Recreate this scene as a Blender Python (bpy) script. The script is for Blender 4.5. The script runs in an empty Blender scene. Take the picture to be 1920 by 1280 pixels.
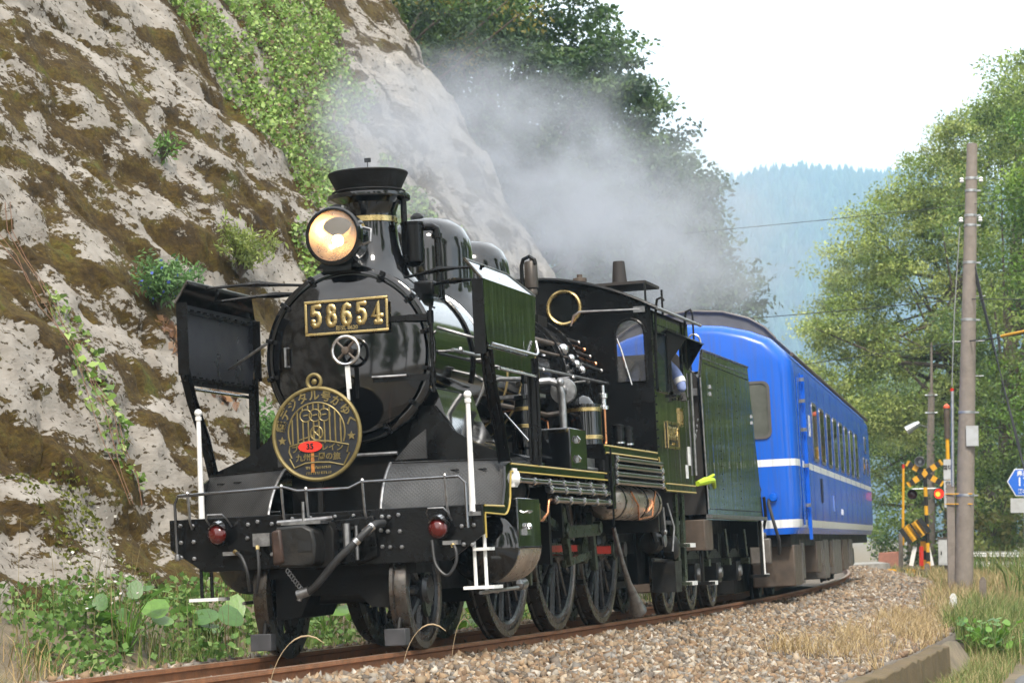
import bpy, bmesh, math, random
import numpy as np
from mathutils import Vector, Matrix, Euler, noise
PI = math.pi
rad = math.radians
rng = np.random.default_rng(7)
random.seed(7)
scene = bpy.context.scene
C = scene.collection
# ------------------------------------------------------------------ camera
cam_data = bpy.data.cameras.new('camera')
cam = bpy.data.objects.new('camera', cam_data)
C.objects.link(cam)
cam.location = (6.548, -18.191, 0.912)
cam.rotation_euler = (PI / 2 + 0.0777, 0.0, 0.2728)
cam_data.sensor_width = 36.0
cam_data.lens = 87.85
cam_data.clip_start = 0.1
cam_data.clip_end = 6000.0
cam_data.dof.use_dof = True
cam_data.dof.focus_distance = 20.5
cam_data.dof.aperture_fstop = 6.3
scene.camera = cam
# ------------------------------------------------------------------ sky, sun, exposure
SUN_EL, SUN_AZ = rad(50), rad(158)          # azimuth clockwise from +Y
world = bpy.data.worlds.new('World')
scene.world = world
world.use_nodes = True
wn, wl = world.node_tree.nodes, world.node_tree.links
wn.clear()
w_out = wn.new('ShaderNodeOutputWorld')
w_bg = wn.new('ShaderNodeBackground')
w_sky = wn.new('ShaderNodeTexSky')
w_sky.sky_type = 'NISHITA'
w_sky.sun_disc = False
w_sky.sun_elevation = SUN_EL
w_sky.sun_rotation = SUN_AZ
w_sky.air_density = 1.0
w_sky.dust_density = 4.0
w_sky.ozone_density = 1.0
w_tc = wn.new('ShaderNodeTexCoord')
w_map = wn.new('ShaderNodeMapping')
w_map.inputs['Scale'].default_value = (1.0, 1.0, 2.6)
w_noise = wn.new('ShaderNodeTexNoise')
w_noise.inputs['Scale'].default_value = 2.2
w_noise.inputs['Detail'].default_value = 6.0
w_ramp = wn.new('ShaderNodeValToRGB')
w_ramp.color_ramp.elements[0].position = 0.22
w_ramp.color_ramp.elements[0].color = (0.55, 0.55, 0.55, 1)
w_ramp.color_ramp.elements[1].position = 0.50
w_ramp.color_ramp.elements[1].color = (0.97, 0.97, 0.97, 1)
w_mix = wn.new('ShaderNodeMix')
w_mix.data_type = 'RGBA'
w_mix.inputs[7].default_value = (16.6, 16.4, 16.3, 1.0)      # bright thin cloud
wl.new(w_tc.outputs['Generated'], w_map.inputs['Vector'])
wl.new(w_map.outputs['Vector'], w_noise.inputs['Vector'])
wl.new(w_noise.outputs['Fac'], w_ramp.inputs['Fac'])
wl.new(w_ramp.outputs['Color'], w_mix.inputs[0])
wl.new(w_sky.outputs['Color'], w_mix.inputs[6])
wl.new(w_mix.outputs[2], w_bg.inputs['Color'])
w_bg.inputs['Strength'].default_value = 0.10
wl.new(w_bg.outputs['Background'], w_out.inputs['Surface'])
sun_data = bpy.data.lights.new('sun', 'SUN')
sun_data.energy = 2.9
sun_data.angle = rad(8)
sun_data.color = (1.0, 0.93, 0.82)
sun = bpy.data.objects.new('sun', sun_data)
C.objects.link(sun)
sun_dir = Vector((math.sin(SUN_AZ) * math.cos(SUN_EL), math.cos(SUN_AZ) * math.cos(SUN_EL), math.sin(SUN_EL)))
sun.rotation_euler = sun_dir.to_track_quat('Z', 'Y').to_euler()
sun.location = (0, 0, 40)
scene.view_settings.view_transform = 'Standard'
scene.view_settings.look = 'None'
scene.view_settings.exposure = 0.50
scene.view_settings.gamma = 1.0
scene.view_settings.use_curve_mapping = False
scene.cycles.max_bounces = 8
scene.cycles.transparent_max_bounces = 12
scene.cycles.volume_bounces = 2
scene.cycles.use_denoising = True
scene.cycles.adaptive_threshold = 0.015
# ------------------------------------------------------------------ helpers
CANT = 0.0489
RC = 277.0
def xc(y):
    return -(y - 5.0) ** 2 / (2 * RC)
def head(y):
    return -(y - 5.0) / RC
def trk(t, y, z):
    """track frame (lateral, along, up from rail plane) -> world"""
    h = head(y)
    a = t * math.cos(CANT) - z * math.sin(CANT)
    return (xc(y) + a * math.cos(h), y - a * math.sin(h), t * math.sin(CANT) + z * math.cos(CANT))

def tag(o, label=None, cat=None, group=None, kind=None):
    if label: o['label'] = label
    if cat: o['category'] = cat
    if group: o['group'] = group
    if kind: o['kind'] = kind
    return o
def empty(name, loc=(0, 0, 0), rot=(0, 0, 0), label=None, cat=None, group=None):
    o = bpy.data.objects.new(name, None)
    C.objects.link(o)
    o.location = loc
    o.rotation_euler = rot
    o.empty_display_size = 0.2
    return tag(o, label, cat, group)
def copy_tree(o, parent=None):
    c = o.copy()
    C.objects.link(c)
    c.parent = parent
    for ch in list(o.children):
        copy_tree(ch, c)
    return c
def link_mesh(name, me, m, parent=None):
    o = bpy.data.objects.new(name, me)
    C.objects.link(o)
    if m is not None:
        me.materials.append(m)
    if parent is not None:
        o.parent = parent
    return o

class MB:
    def __init__(s):
        s.v = []; s.f = []
    def add(s, vs, fs):
        k = len(s.v)
        s.v.extend([tuple(p) for p in vs])
        s.f.extend([tuple(i + k for i in f) for f in fs])
        return s
    def box(s, x0, x1, y0, y1, z0, z1):
        vs = [(x, y, z) for x in (x0, x1) for y in (y0, y1) for z in (z0, z1)]
        return s.add(vs, [(0, 1, 3, 2), (4, 6, 7, 5), (0, 4, 5, 1), (2, 3, 7, 6), (0, 2, 6, 4), (1, 5, 7, 3)])
    def obox(s, c, size, rot=(0, 0, 0)):
        M = Matrix.Translation(c) @ Euler(rot).to_matrix().to_4x4()
        hx, hy, hz = size[0] / 2, size[1] / 2, size[2] / 2
        vs = [M @ Vector((x, y, z)) for x in (-hx, hx) for y in (-hy, hy) for z in (-hz, hz)]
        return s.add(vs, [(0, 1, 3, 2), (4, 6, 7, 5), (0, 4, 5, 1), (2, 3, 7, 6), (0, 2, 6, 4), (1, 5, 7, 3)])
    def bar(s, p, q, w, h, up=(0, 0, 1)):
        """rectangular bar from p to q, w across, h along up"""
        p, q = Vector(p), Vector(q)
        d = (q - p).normalized()
        sd = d.cross(Vector(up))
        if sd.length < 1e-4: sd = d.cross(Vector((1, 0, 0)))
        sd.normalize(); u = sd.cross(d)
        vs = []
        for e in (p, q):
            for a, b in ((-1, -1), (1, -1), (1, 1), (-1, 1)):
                vs.append(e + sd * (a * w / 2) + u * (b * h / 2))
        return s.add(vs, [(0, 3, 2, 1), (4, 5, 6, 7), (0, 1, 5, 4), (1, 2, 6, 5), (2, 3, 7, 6), (3, 0, 4, 7)])
    def tube(s, pts, r, n=8, cap=True, closed=False):
        pts = [Vector(p) for p in pts]
        m = len(pts)
        rs = r if hasattr(r, '__len__') else [r] * m
        vs, fs = [], []
        prev = None
        for i, p in enumerate(pts):
            if closed:
                d = pts[(i + 1) % m] - pts[i - 1]
            else:
                d = pts[min(i + 1, m - 1)] - pts[max(i - 1, 0)]
            d.normalize()
            if prev is None:
                a = Vector((0, 0, 1)) if abs(d.z) < 0.9 else Vector((1, 0, 0))
                u = d.cross(a).normalized()
            else:
                u = (prev - d * prev.dot(d))
                if u.length < 1e-5: u = d.orthogonal()
                u.normalize()
            prev = u
            w = d.cross(u)
            for k in range(n):
                a = 2 * PI * k / n
                vs.append(p + (u * math.cos(a) + w * math.sin(a)) * rs[i])
        for i in range(m if closed else m - 1):
            j = (i + 1) % m
            for k in range(n):
                l = (k + 1) % n
                fs.append((i * n + k, i * n + l, j * n + l, j * n + k))
        if cap and not closed:
            fs.append(tuple(range(n))[::-1])
            fs.append(tuple((m - 1) * n + k for k in range(n)))
        return s.add(vs, fs)
    def lathe(s, o, axis, prof, n=24, a0=0.0, a1=2 * PI, cap=True):
        """prof: (radius, height along axis)"""
        full = abs(a1 - a0 - 2 * PI) < 1e-6
        cnt = n if full else n + 1
        vs, fs = [], []
        o = Vector(o)
        for r, h in prof:
            for k in range(cnt):
                a = a0 + (a1 - a0) * k / n
                c, q = r * math.cos(a), r * math.sin(a)
                d = {'x': (h, c, q), 'y': (c, h, q), 'z': (c, q, h)}[axis]
                vs.append(o + Vector(d))
        for i in range(len(prof) - 1):
            for k in range(n):
                l = (k + 1) % cnt if full else k + 1
                fs.append((i * cnt + k, i * cnt + l, (i + 1) * cnt + l, (i + 1) * cnt + k))
        if cap and full:
            if prof[0][0] > 1e-4: fs.append(tuple(range(cnt)))
            if prof[-1][0] > 1e-4: fs.append(tuple((len(prof) - 1) * cnt + k for k in range(cnt))[::-1])
        return s.add(vs, fs)
    def cyl(s, p, q, r, n=16):
        return s.tube([p, q], r, n)
    def prism(s, poly, plane, d0, d1):
        m = {'xz': lambda a, b, d: (a, d, b), 'yz': lambda a, b, d: (d, a, b), 'xy': lambda a, b, d: (a, b, d)}[plane]
        n = len(poly)
        vs = [m(a, b, d0) for a, b in poly] + [m(a, b, d1) for a, b in poly]
        fs = [tuple(range(n)), tuple(range(n, 2 * n))[::-1]] + [(i, (i + 1) % n, n + (i + 1) % n, n + i) for i in range(n)]
        return s.add(vs, fs)
    def plate_holes(s, outer, holes, plane, d0, d1):
        """flat plate with holes (polygon outlines), thickness d0..d1"""
        m = {'xz': lambda a, b, d: (a, d, b), 'yz': lambda a, b, d: (d, a, b), 'xy': lambda a, b, d: (a, b, d)}[plane]
        bm = bmesh.new()
        edges = []
        for loop in [outer] + holes:
            vv = [bm.verts.new((a, b, 0)) for a, b in loop]
            edges += [bm.edges.new((vv[i], vv[(i + 1) % len(vv)])) for i in range(len(vv))]
        bmesh.ops.triangle_fill(bm, use_beauty=True, use_dissolve=False, edges=edges)
        bm.verts.ensure_lookup_table(); bm.verts.index_update()
        pts = [(v.co.x, v.co.y) for v in bm.verts]
        tris = [tuple(v.index for v in f.verts) for f in bm.faces]
        bm.free()
        n = len(pts)
        vs = [m(a, b, d0) for a, b in pts] + [m(a, b, d1) for a, b in pts]
        fs = tris + [tuple(i + n for i in t)[::-1] for t in tris]
        k = 0
        for loop in [outer] + holes:
            L = len(loop)
            fs += [(k + i, k + (i + 1) % L, n + k + (i + 1) % L, n + k + i) for i in range(L)]
            k += L
        return s.add(vs, fs)
    def sphere(s, c, r, n=12, sc=(1, 1, 1)):
        vs, fs = [], []
        c = Vector(c); h = n // 2
        vs.append(c + Vector((0, 0, r * sc[2])))
        for i in range(1, h):
            a = PI * i / h
            for k in range(n):
                b = 2 * PI * k / n
                vs.append(c + Vector((r * sc[0] * math.sin(a) * math.cos(b), r * sc[1] * math.sin(a) * math.sin(b), r * sc[2] * math.cos(a))))
        vs.append(c - Vector((0, 0, r * sc[2])))
        for k in range(n): fs.append((0, 1 + k, 1 + (k + 1) % n))
        for i in range(h - 2):
            for k in range(n):
                l = (k + 1) % n
                fs.append((1 + i * n + k, 1 + (i + 1) * n + k, 1 + (i + 1) * n + l, 1 + i * n + l))
        e = len(vs) - 1
        for k in range(n): fs.append((e, 1 + (h - 2) * n + (k + 1) % n, 1 + (h - 2) * n + k))
        return s.add(vs, fs)
    def mesh(s, name, smooth=True):
        me = bpy.data.meshes.new(name)
        me.from_pydata(s.v, [], s.f)
        bm = bmesh.new(); bm.from_mesh(me)
        bmesh.ops.recalc_face_normals(bm, faces=bm.faces)
        bm.to_mesh(me); bm.free()
        if smooth:
            me.shade_smooth()
            me.set_sharp_from_angle(angle=rad(38))
        return me
    def build(s, name, m, parent=None, smooth=True, bevel=0.0):
        o = link_mesh(name, s.mesh(name, smooth), m, parent)
        if bevel:
            b = o.modifiers.new('bevel', 'BEVEL')
            b.width = bevel; b.segments = 2; b.limit_method = 'ANGLE'; b.angle_limit = rad(40)
        return o
def circ(cx, cy, r, n=24, a0=0.0, a1=2 * PI, ry=None):
    ry = ry or r
    full = abs(a1 - a0 - 2 * PI) < 1e-6
    return [(cx + r * math.cos(a0 + (a1 - a0) * k / (n if full else n - 1)), cy + ry * math.sin(a0 + (a1 - a0) * k / (n if full else n - 1))) for k in range(n)]
def rrect(x0, x1, y0, y1, r, n=5):
    out = []
    for cx, cy, a in ((x1 - r, y1 - r, 0), (x0 + r, y1 - r, PI / 2), (x0 + r, y0 + r, PI), (x1 - r, y0 + r, 1.5 * PI)):
        out += [(cx + r * math.cos(a + PI / 2 * k / (n - 1)), cy + r * math.sin(a + PI / 2 * k / (n - 1))) for k in range(n)]
    return out
def spl(pts, n=5):
    """smooth curve through the points"""
    P = [Vector(p) for p in pts]; P = [P[0] * 2 - P[1]] + P + [P[-1] * 2 - P[-2]]
    out = []
    for i in range(1, len(P) - 2):
        a, b, c, d = P[i - 1:i + 3]
        for k in range(n):
            t = k / n
            out.append(.5 * ((2 * b) + (c - a) * t + (2 * a - 5 * b + 4 * c - d) * t * t + (3 * b - a - 3 * c + d) * t ** 3))
    return out + [P[-2]]
def text_mesh(body, size, ext, name='lettering', bold=0.0, align='CENTER'):
    cu = bpy.data.curves.new(name, 'FONT')
    cu.body = body; cu.size = size; cu.extrude = ext; cu.offset = bold
    cu.align_x = align; cu.align_y = 'CENTER'; cu.resolution_u = 3
    ob = bpy.data.objects.new(name, cu)
    C.objects.link(ob)
    dg = bpy.context.evaluated_depsgraph_get()
    me = bpy.data.meshes.new_from_object(ob.evaluated_get(dg))
    bpy.data.objects.remove(ob); bpy.data.curves.remove(cu)
    return [tuple(v.co) for v in me.vertices], [tuple(p.vertices) for p in me.polygons]
def add_text(mb, body, size, ext, M, bold=0.0):
    vs, fs = text_mesh(body, size, ext, bold=bold)
    mb.add([M @ Vector(v) for v in vs], fs)

# ------------------------------------------------------------------ materials
def new_mat(name):
    m = bpy.data.materials.new(name)
    m.use_nodes = True
    nt = m.node_tree
    return m, nt, nt.nodes, nt.links, nt.nodes['Principled BSDF']
def ramp(n, pts):
    r = n.new('ShaderNodeValToRGB')
    e = r.color_ramp.elements
    while len(e) < len(pts): e.new(0.5)
    for k, (p, c) in enumerate(pts):
        e[k].position = p
        e[k].color = (c[0], c[1], c[2], 1) if hasattr(c, '__len__') else (c, c, c, 1)
    return r
def M(name, col, rough=0.5, metal=0.0, var=0.18, scale=6.0, bump=0.0, bscale=60.0, coat=0.0, rvar=0.25, spec=0.5, dirt=None, dirt_amt=0.5):
    m, nt, n, l, b = new_mat(name)
    tc = n.new('ShaderNodeTexCoord')
    nz = n.new('ShaderNodeTexNoise'); nz.inputs['Scale'].default_value = scale; nz.inputs['Detail'].default_value = 8; nz.inputs['Roughness'].default_value = 0.62
    l.new(tc.outputs['Object'], nz.inputs['Vector'])
    lo = tuple(c * (1 - var) for c in col); hi = tuple(min(1, c * (1 + var)) for c in col)
    r = ramp(n, [(0.3, lo), (0.7, hi)])
    l.new(nz.outputs['Fac'], r.inputs['Fac'])
    src = r.outputs['Color']
    if dirt:
        n2 = n.new('ShaderNodeTexNoise'); n2.inputs['Scale'].default_value = scale * 0.6; n2.inputs['Detail'].default_value = 10; n2.inputs['Roughness'].default_value = 0.7
        l.new(tc.outputs['Object'], n2.inputs['Vector'])
        r2 = ramp(n, [(0.5, 0.0), (0.68, dirt_amt)])
        l.new(n2.outputs['Fac'], r2.inputs['Fac'])
        mx = n.new('ShaderNodeMix'); mx.data_type = 'RGBA'
        l.new(r2.outputs['Color'], mx.inputs[0]); l.new(src, mx.inputs[6]); mx.inputs[7].default_value = (*dirt, 1)
        src = mx.outputs[2]
    l.new(src, b.inputs['Base Color'])
    rr = ramp(n, [(0.3, max(0.02, rough * (1 - rvar))), (0.75, min(1, rough * (1 + rvar)))])
    l.new(nz.outputs['Fac'], rr.inputs['Fac'])
    l.new(rr.outputs['Color'], b.inputs['Roughness'])
    b.inputs['Metallic'].default_value = metal
    b.inputs['Specular IOR Level'].default_value = spec
    b.inputs['Coat Weight'].default_value = coat
    b.inputs['Coat Roughness'].default_value = 0.05
    if bump:
        n3 = n.new('ShaderNodeTexNoise'); n3.inputs['Scale'].default_value = bscale; n3.inputs['Detail'].default_value = 4
        l.new(tc.outputs['Object'], n3.inputs['Vector'])
        bp = n.new('ShaderNodeBump'); bp.inputs['Strength'].default_value = bump; bp.inputs['Distance'].default_value = 0.02
        l.new(n3.outputs['Fac'], bp.inputs['Height'])
        l.new(bp.outputs['Normal'], b.inputs['Normal'])
    return m
def emit_mat(name, col, strength):
    m, nt, n, l, b = new_mat(name)
    b.inputs['Base Color'].default_value = (*col, 1)
    b.inputs['Emission Color'].default_value = (*col, 1)
    b.inputs['Emission Strength'].default_value = strength
    return m
def glass_mat(name, col=(0.03, 0.035, 0.035), alpha=0.35):
    m, nt, n, l, b = new_mat(name)
    b.inputs['Base Color'].default_value = (*col, 1)
    b.inputs['Roughness'].default_value = 0.03
    b.inputs['Specular IOR Level'].default_value = 0.7
    b.inputs['Alpha'].default_value = alpha
    return m
def attr_mat(name, rough=0.6, translucent=0.0, bump=0.0, spec=0.3):
    """base colour from the per-face colour attribute 'tint'"""
    m, nt, n, l, b = new_mat(name)
    a = n.new('ShaderNodeAttribute'); a.attribute_name = 'tint'
    l.new(a.outputs['Color'], b.inputs['Base Color'])
    b.inputs['Roughness'].default_value = rough
    b.inputs['Specular IOR Level'].default_value = spec
    if translucent:
        t = n.new('ShaderNodeBsdfTranslucent')
        l.new(a.outputs['Color'], t.inputs['Color'])
        mx = n.new('ShaderNodeMixShader'); mx.inputs[0].default_value = translucent
        l.new(b.outputs[0], mx.inputs[1]); l.new(t.outputs[0], mx.inputs[2])
        l.new(mx.outputs[0], n['Material Output'].inputs['Surface'])
    return m
mBlack = M('gloss black enamel', (0.004, 0.0042, 0.005), 0.09, var=0.3, scale=3, bump=0.012, bscale=9, coat=0.7, rvar=0.5)
def panel_mat():
    m = M('wavy gloss black panel', (0.004, 0.0045, 0.0045), 0.06, var=0.3, scale=3, coat=1.0, rvar=0.4)
    nt = m.node_tree; n = nt.nodes; l = nt.links
    tc = n.new('ShaderNodeTexCoord'); mp = n.new('ShaderNodeMapping'); mp.inputs['Scale'].default_value = (5.0, 5.0, 0.55)
    nz = n.new('ShaderNodeTexNoise'); nz.inputs['Scale'].default_value = 1.6; nz.inputs['Detail'].default_value = 3
    m2 = n.new('ShaderNodeMapping'); m2.inputs['Scale'].default_value = (9.0, 9.0, 0.5)
    n2 = n.new('ShaderNodeTexNoise'); n2.inputs['Scale'].default_value = 1.3; n2.inputs['Detail'].default_value = 6; n2.inputs['Roughness'].default_value = .65
    l.new(tc.outputs['Object'], m2.inputs['Vector']); l.new(m2.outputs['Vector'], n2.inputs['Vector'])
    r2 = ramp(n, [(.42, .03), (.60, .10), (.72, .34)]); l.new(n2.outputs['Fac'], r2.inputs['Fac']); l.new(r2.outputs['Color'], n['Principled BSDF'].inputs['Roughness']); l.new(r2.outputs['Color'], n['Principled BSDF'].inputs['Coat Roughness'])
    bp = n.new('ShaderNodeBump'); bp.inputs['Strength'].default_value = 0.42; bp.inputs['Distance'].default_value = 0.03
    l.new(tc.outputs['Object'], mp.inputs['Vector']); l.new(mp.outputs['Vector'], nz.inputs['Vector'])
    l.new(nz.outputs['Fac'], bp.inputs['Height']); l.new(bp.outputs['Normal'], n['Principled BSDF'].inputs['Normal'])
    return m
mPanel = panel_mat()
mBlackS = M('satin black paint', (0.0045, 0.0045, 0.005), 0.26, var=0.35, scale=5, bump=0.06, bscale=40, rvar=0.5, spec=0.26, dirt=(0.012, 0.011, 0.010), dirt_amt=0.5)
mBlackM = M('sooty black iron', (0.006, 0.0057, 0.0056), 0.6, var=0.4, scale=5, bump=0.1, bscale=60, dirt=(0.02, 0.017, 0.015), dirt_amt=0.4, spec=0.25)
mGrime = M('greasy running gear', (0.012, 0.0115, 0.011), 0.42, var=0.4, scale=9, bump=0.1, dirt=(0.05, 0.042, 0.034), dirt_amt=0.5, spec=0.35)
mWheel = M('wheel iron', (0.022, 0.023, 0.026), 0.28, var=0.3, scale=8, bump=0.06, dirt=(0.05, 0.044, 0.038), dirt_amt=0.4)
mTyre = M('steel tyre', (0.115, 0.105, 0.095), 0.3, metal=0.85, var=0.35, scale=12, dirt=(0.10, 0.06, 0.035), dirt_amt=0.7)
mSteel = M('bright steel', (0.62, 0.62, 0.63), 0.22, metal=1.0, var=0.2, scale=20)
mDull = M('dull steel', (0.33, 0.33, 0.335), 0.38, metal=0.9, var=0.3, scale=18, dirt=(0.06, 0.05, 0.045), dirt_amt=0.5)
mRod = M('oily olive steel rod', (0.055, 0.066, 0.046), 0.3, metal=0.5, var=0.3, scale=10, dirt=(0.05, 0.045, 0.035), dirt_amt=0.6)
mPipe = M('polished pipe lagging', (0.20, 0.205, 0.215), 0.16, metal=0.95, var=0.25, scale=14)
mBrass = M('polished brass', (0.58, 0.44, 0.20), 0.30, metal=1.0, var=0.15, scale=14)
mGold = M('gold lining paint', (0.46, 0.34, 0.08), 0.35, var=0.12, scale=14)
mCopper = M('copper pipe', (0.72, 0.32, 0.16), 0.3, metal=1.0, var=0.2, scale=16)
mWhite = M('white gloss paint', (0.80, 0.80, 0.79), 0.3, var=0.06, scale=8, dirt=(0.45, 0.42, 0.38), dirt_amt=0.35)
mRed = M('red signal paint', (0.55, 0.03, 0.015), 0.35, var=0.15, scale=12)
mTank = M('unpainted cylinder cladding', (0.42, 0.36, 0.31), 0.30, metal=0.7, var=0.25, scale=6, dirt=(0.10, 0.075, 0.06), dirt_amt=0.6)
mRubber = M('black rubber hose', (0.025, 0.025, 0.026), 0.5, var=0.3, scale=10, bump=0.1)
mLensRed = M('red lamp glass', (0.085, 0.004, 0.003), 0.06, var=0.1, coat=1.0)
mDark = M('dark void', (0.006, 0.006, 0.006), 0.8, var=0.2)
mBrownMetal = M('brake dust brown steel', (0.085, 0.062, 0.046), 0.55, var=0.3, scale=7, dirt=(0.05, 0.04, 0.035), dirt_amt=0.5)
mGreyEq = M('grey underframe paint', (0.105, 0.093, 0.082), 0.5, var=0.25, scale=8, dirt=(0.06, 0.05, 0.04), dirt_amt=0.6)
mGlass = glass_mat('window glass')
mGlassD = glass_mat('dark tinted coach glass', (0.02, 0.03, 0.03), 0.88)
# ------------------------------------------------------------------ setting
def smooth01(a, b, x):
    t = np.clip((x - a) / (b - a), 0, 1)
    return t * t * (3 - 2 * t)
def grid_mesh(name, X, Y, Z, uv=None, attrs=None):
    nu, nv = X.shape
    co = np.stack([X, Y, Z], -1).reshape(-1, 3)
    idx = np.arange(nu * nv).reshape(nu, nv)
    q = np.stack([idx[:-1, :-1], idx[1:, :-1], idx[1:, 1:], idx[:-1, 1:]], -1).reshape(-1, 4)
    me = bpy.data.meshes.new(name)
    me.vertices.add(len(co)); me.vertices.foreach_set('co', co.ravel().astype(np.float32))
    me.loops.add(q.size); me.loops.foreach_set('vertex_index', q.ravel().astype(np.int32))
    me.polygons.add(len(q)); me.polygons.foreach_set('loop_start', np.arange(0, q.size, 4, dtype=np.int32))
    me.update(calc_edges=True)
    me.shade_smooth()
    for k, a in (attrs or {}).items():
        at = me.attributes.new(k, 'FLOAT_VECTOR' if a.ndim == 3 else 'FLOAT', 'POINT')
        at.data.foreach_set('vector' if a.ndim == 3 else 'value', a.reshape(-1).astype(np.float32))
    return me
def tri_mesh(name, co, tris, cols=None, smooth=False):
    """co (N,3), tris (M,3); cols (N,3) per vertex"""
    me = bpy.data.meshes.new(name)
    me.vertices.add(len(co)); me.vertices.foreach_set('co', np.ascontiguousarray(co, dtype=np.float32).ravel())
    me.loops.add(tris.size); me.loops.foreach_set('vertex_index', np.ascontiguousarray(tris, dtype=np.int32).ravel())
    me.polygons.add(len(tris)); me.polygons.foreach_set('loop_start', np.arange(0, tris.size, 3, dtype=np.int32))
    me.update(calc_edges=True)
    if smooth: me.shade_smooth()
    if cols is not None:
        a = me.color_attributes.new('tint', 'FLOAT_COLOR', 'POINT')
        a.data.foreach_set('color', np.concatenate([cols, np.ones((len(cols), 1))], 1).astype(np.float32).ravel())
    return me

# --- materials of the setting
def rock_mat():
    m, nt, n, l, b = new_mat('mossy sprayed rock face')
    at = n.new('ShaderNodeAttribute'); at.attribute_name = 'uvs'
    dp = n.new('ShaderNodeAttribute'); dp.attribute_name = 'relief'
    def nz(sc, scale, detail, rough, dist=0.0):
        mp = n.new('ShaderNodeMapping'); mp.inputs['Scale'].default_value = sc
        l.new(at.outputs['Vector'], mp.inputs['Vector'])
        t = n.new('ShaderNodeTexNoise'); t.inputs['Scale'].default_value = scale; t.inputs['Detail'].default_value = detail
        t.inputs['Roughness'].default_value = rough; t.inputs['Distortion'].default_value = dist
        l.new(mp.outputs['Vector'], t.inputs['Vector'])
        return t.outputs['Fac']
    def math_(op, a, bb):
        k = n.new('ShaderNodeMath'); k.operation = op
        for i, v in enumerate((a, bb)):
            if isinstance(v, (int, float)): k.inputs[i].default_value = v
            else: l.new(v, k.inputs[i])
        return k.outputs[0]
    big = nz((0.50, 1.15, 1), 1.0, 4, 0.55, 0.9)
    fine = nz((0.7, 1.5, 1), 3.2, 10, 0.74, 0.4)
    speck = nz((0.9, 1.5, 1), 13.0, 4, 0.6)
    s = math_('ADD', math_('MULTIPLY', big, 1.35), math_('MULTIPLY', fine, 0.70))
    s = math_('ADD', s, math_('MULTIPLY', dp.outputs['Fac'], -0.22))
    s = math_('ADD', s, math_('MULTIPLY', speck, 0.36))
    mask = ramp(n, [(1.195 / 1.7, 0.0), (1.225 / 1.7, 1.0)])
    l.new(math_('MULTIPLY', s, 1 / 1.7), mask.inputs['Fac'])
    # rock colour
    rn = nz((0.8, 1.0, 1), 2.2, 10, 0.7)
    rc = ramp(n, [(0.25, (0.18, 0.155, 0.127)), (0.5, (0.285, 0.256, 0.22)), (0.75, (0.37, 0.34, 0.30))])
    l.new(rn, rc.inputs['Fac'])
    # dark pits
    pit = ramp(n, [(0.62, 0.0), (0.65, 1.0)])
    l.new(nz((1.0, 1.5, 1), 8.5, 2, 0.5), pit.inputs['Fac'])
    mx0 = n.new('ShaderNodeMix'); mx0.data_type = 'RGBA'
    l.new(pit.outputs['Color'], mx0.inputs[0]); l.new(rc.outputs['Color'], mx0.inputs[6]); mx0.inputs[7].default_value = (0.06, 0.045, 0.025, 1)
    # moss colour
    mn = nz((0.6, 1.0, 1), 2.0, 10, 0.78, 0.5)
    mc = ramp(n, [(0.32, (0.016, 0.010, 0.003)), (0.46, (0.048, 0.028, 0.006)), (0.56, (0.072, 0.048, 0.009)), (0.68, (0.070, 0.080, 0.011))])
    l.new(mn, mc.inputs['Fac'])
    gn = nz((0.8, 1.2, 1), 15.0, 6, 0.75)
    gr = ramp(n, [(0.32, 0.35), (0.68, 1.6)])
    l.new(gn, gr.inputs['Fac'])
    mm = n.new('ShaderNodeMix'); mm.data_type = 'RGBA'; mm.blend_type = 'MULTIPLY'; mm.inputs[0].default_value = 1.0
    l.new(mc.outputs['Color'], mm.inputs[6]); l.new(gr.outputs['Color'], mm.inputs[7])
    mx = n.new('ShaderNodeMix'); mx.data_type = 'RGBA'
    l.new(mask.outputs['Color'], mx.inputs[0]); l.new(mx0.outputs[2], mx.inputs[6]); l.new(mm.outputs[2], mx.inputs[7])
    l.new(mx.outputs[2], b.inputs['Base Color'])
    b.inputs['Roughness'].default_value = 0.9
    b.inputs['Specular IOR Level'].default_value = 0.2
    h = math_('ADD', math_('MULTIPLY', mask.outputs['Color'], 0.9), math_('MULTIPLY', fine, 1.1))
    h = math_('ADD', h, math_('MULTIPLY', speck, 0.7))
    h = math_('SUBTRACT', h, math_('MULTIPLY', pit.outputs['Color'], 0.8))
    bp = n.new('ShaderNodeBump'); bp.inputs['Strength'].default_value = 0.5; bp.inputs['Distance'].default_value = 0.05
    l.new(h, bp.inputs['Height']); l.new(bp.outputs['Normal'], b.inputs['Normal'])
    return m
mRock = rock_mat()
mSoil = M('dry earth and leaf litter', (0.16, 0.125, 0.08), 0.95, var=0.45, scale=3.5, bump=0.8, bscale=25, dirt=(0.10, 0.11, 0.045), dirt_amt=0.6)
mAsphalt = M('grey asphalt', (0.14, 0.14, 0.145), 0.9, var=0.2, scale=30, bump=0.35, bscale=150)
mConcrete = M('weathered concrete', (0.33, 0.315, 0.29), 0.9, var=0.2, scale=5, bump=0.25, bscale=50, dirt=(0.13, 0.10, 0.06), dirt_amt=0.6)
mWallC = M('moss stained retaining wall', (0.13, 0.09, 0.042), 0.95, var=0.35, scale=4, bump=0.5, bscale=30, dirt=(0.075, 0.06, 0.02), dirt_amt=0.8)
mRail = M('rusty rail web', (0.27, 0.115, 0.052), 0.6, var=0.35, scale=9, bump=0.15, dirt=(0.09, 0.05, 0.03), dirt_amt=0.5)
mRailTop = M('worn rail head', (0.36, 0.22, 0.15), 0.35, metal=0.55, var=0.25, scale=14)
mSleeper = M('tarred timber sleeper', (0.055, 0.042, 0.032), 0.85, var=0.35, scale=12, bump=0.4)
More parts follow.
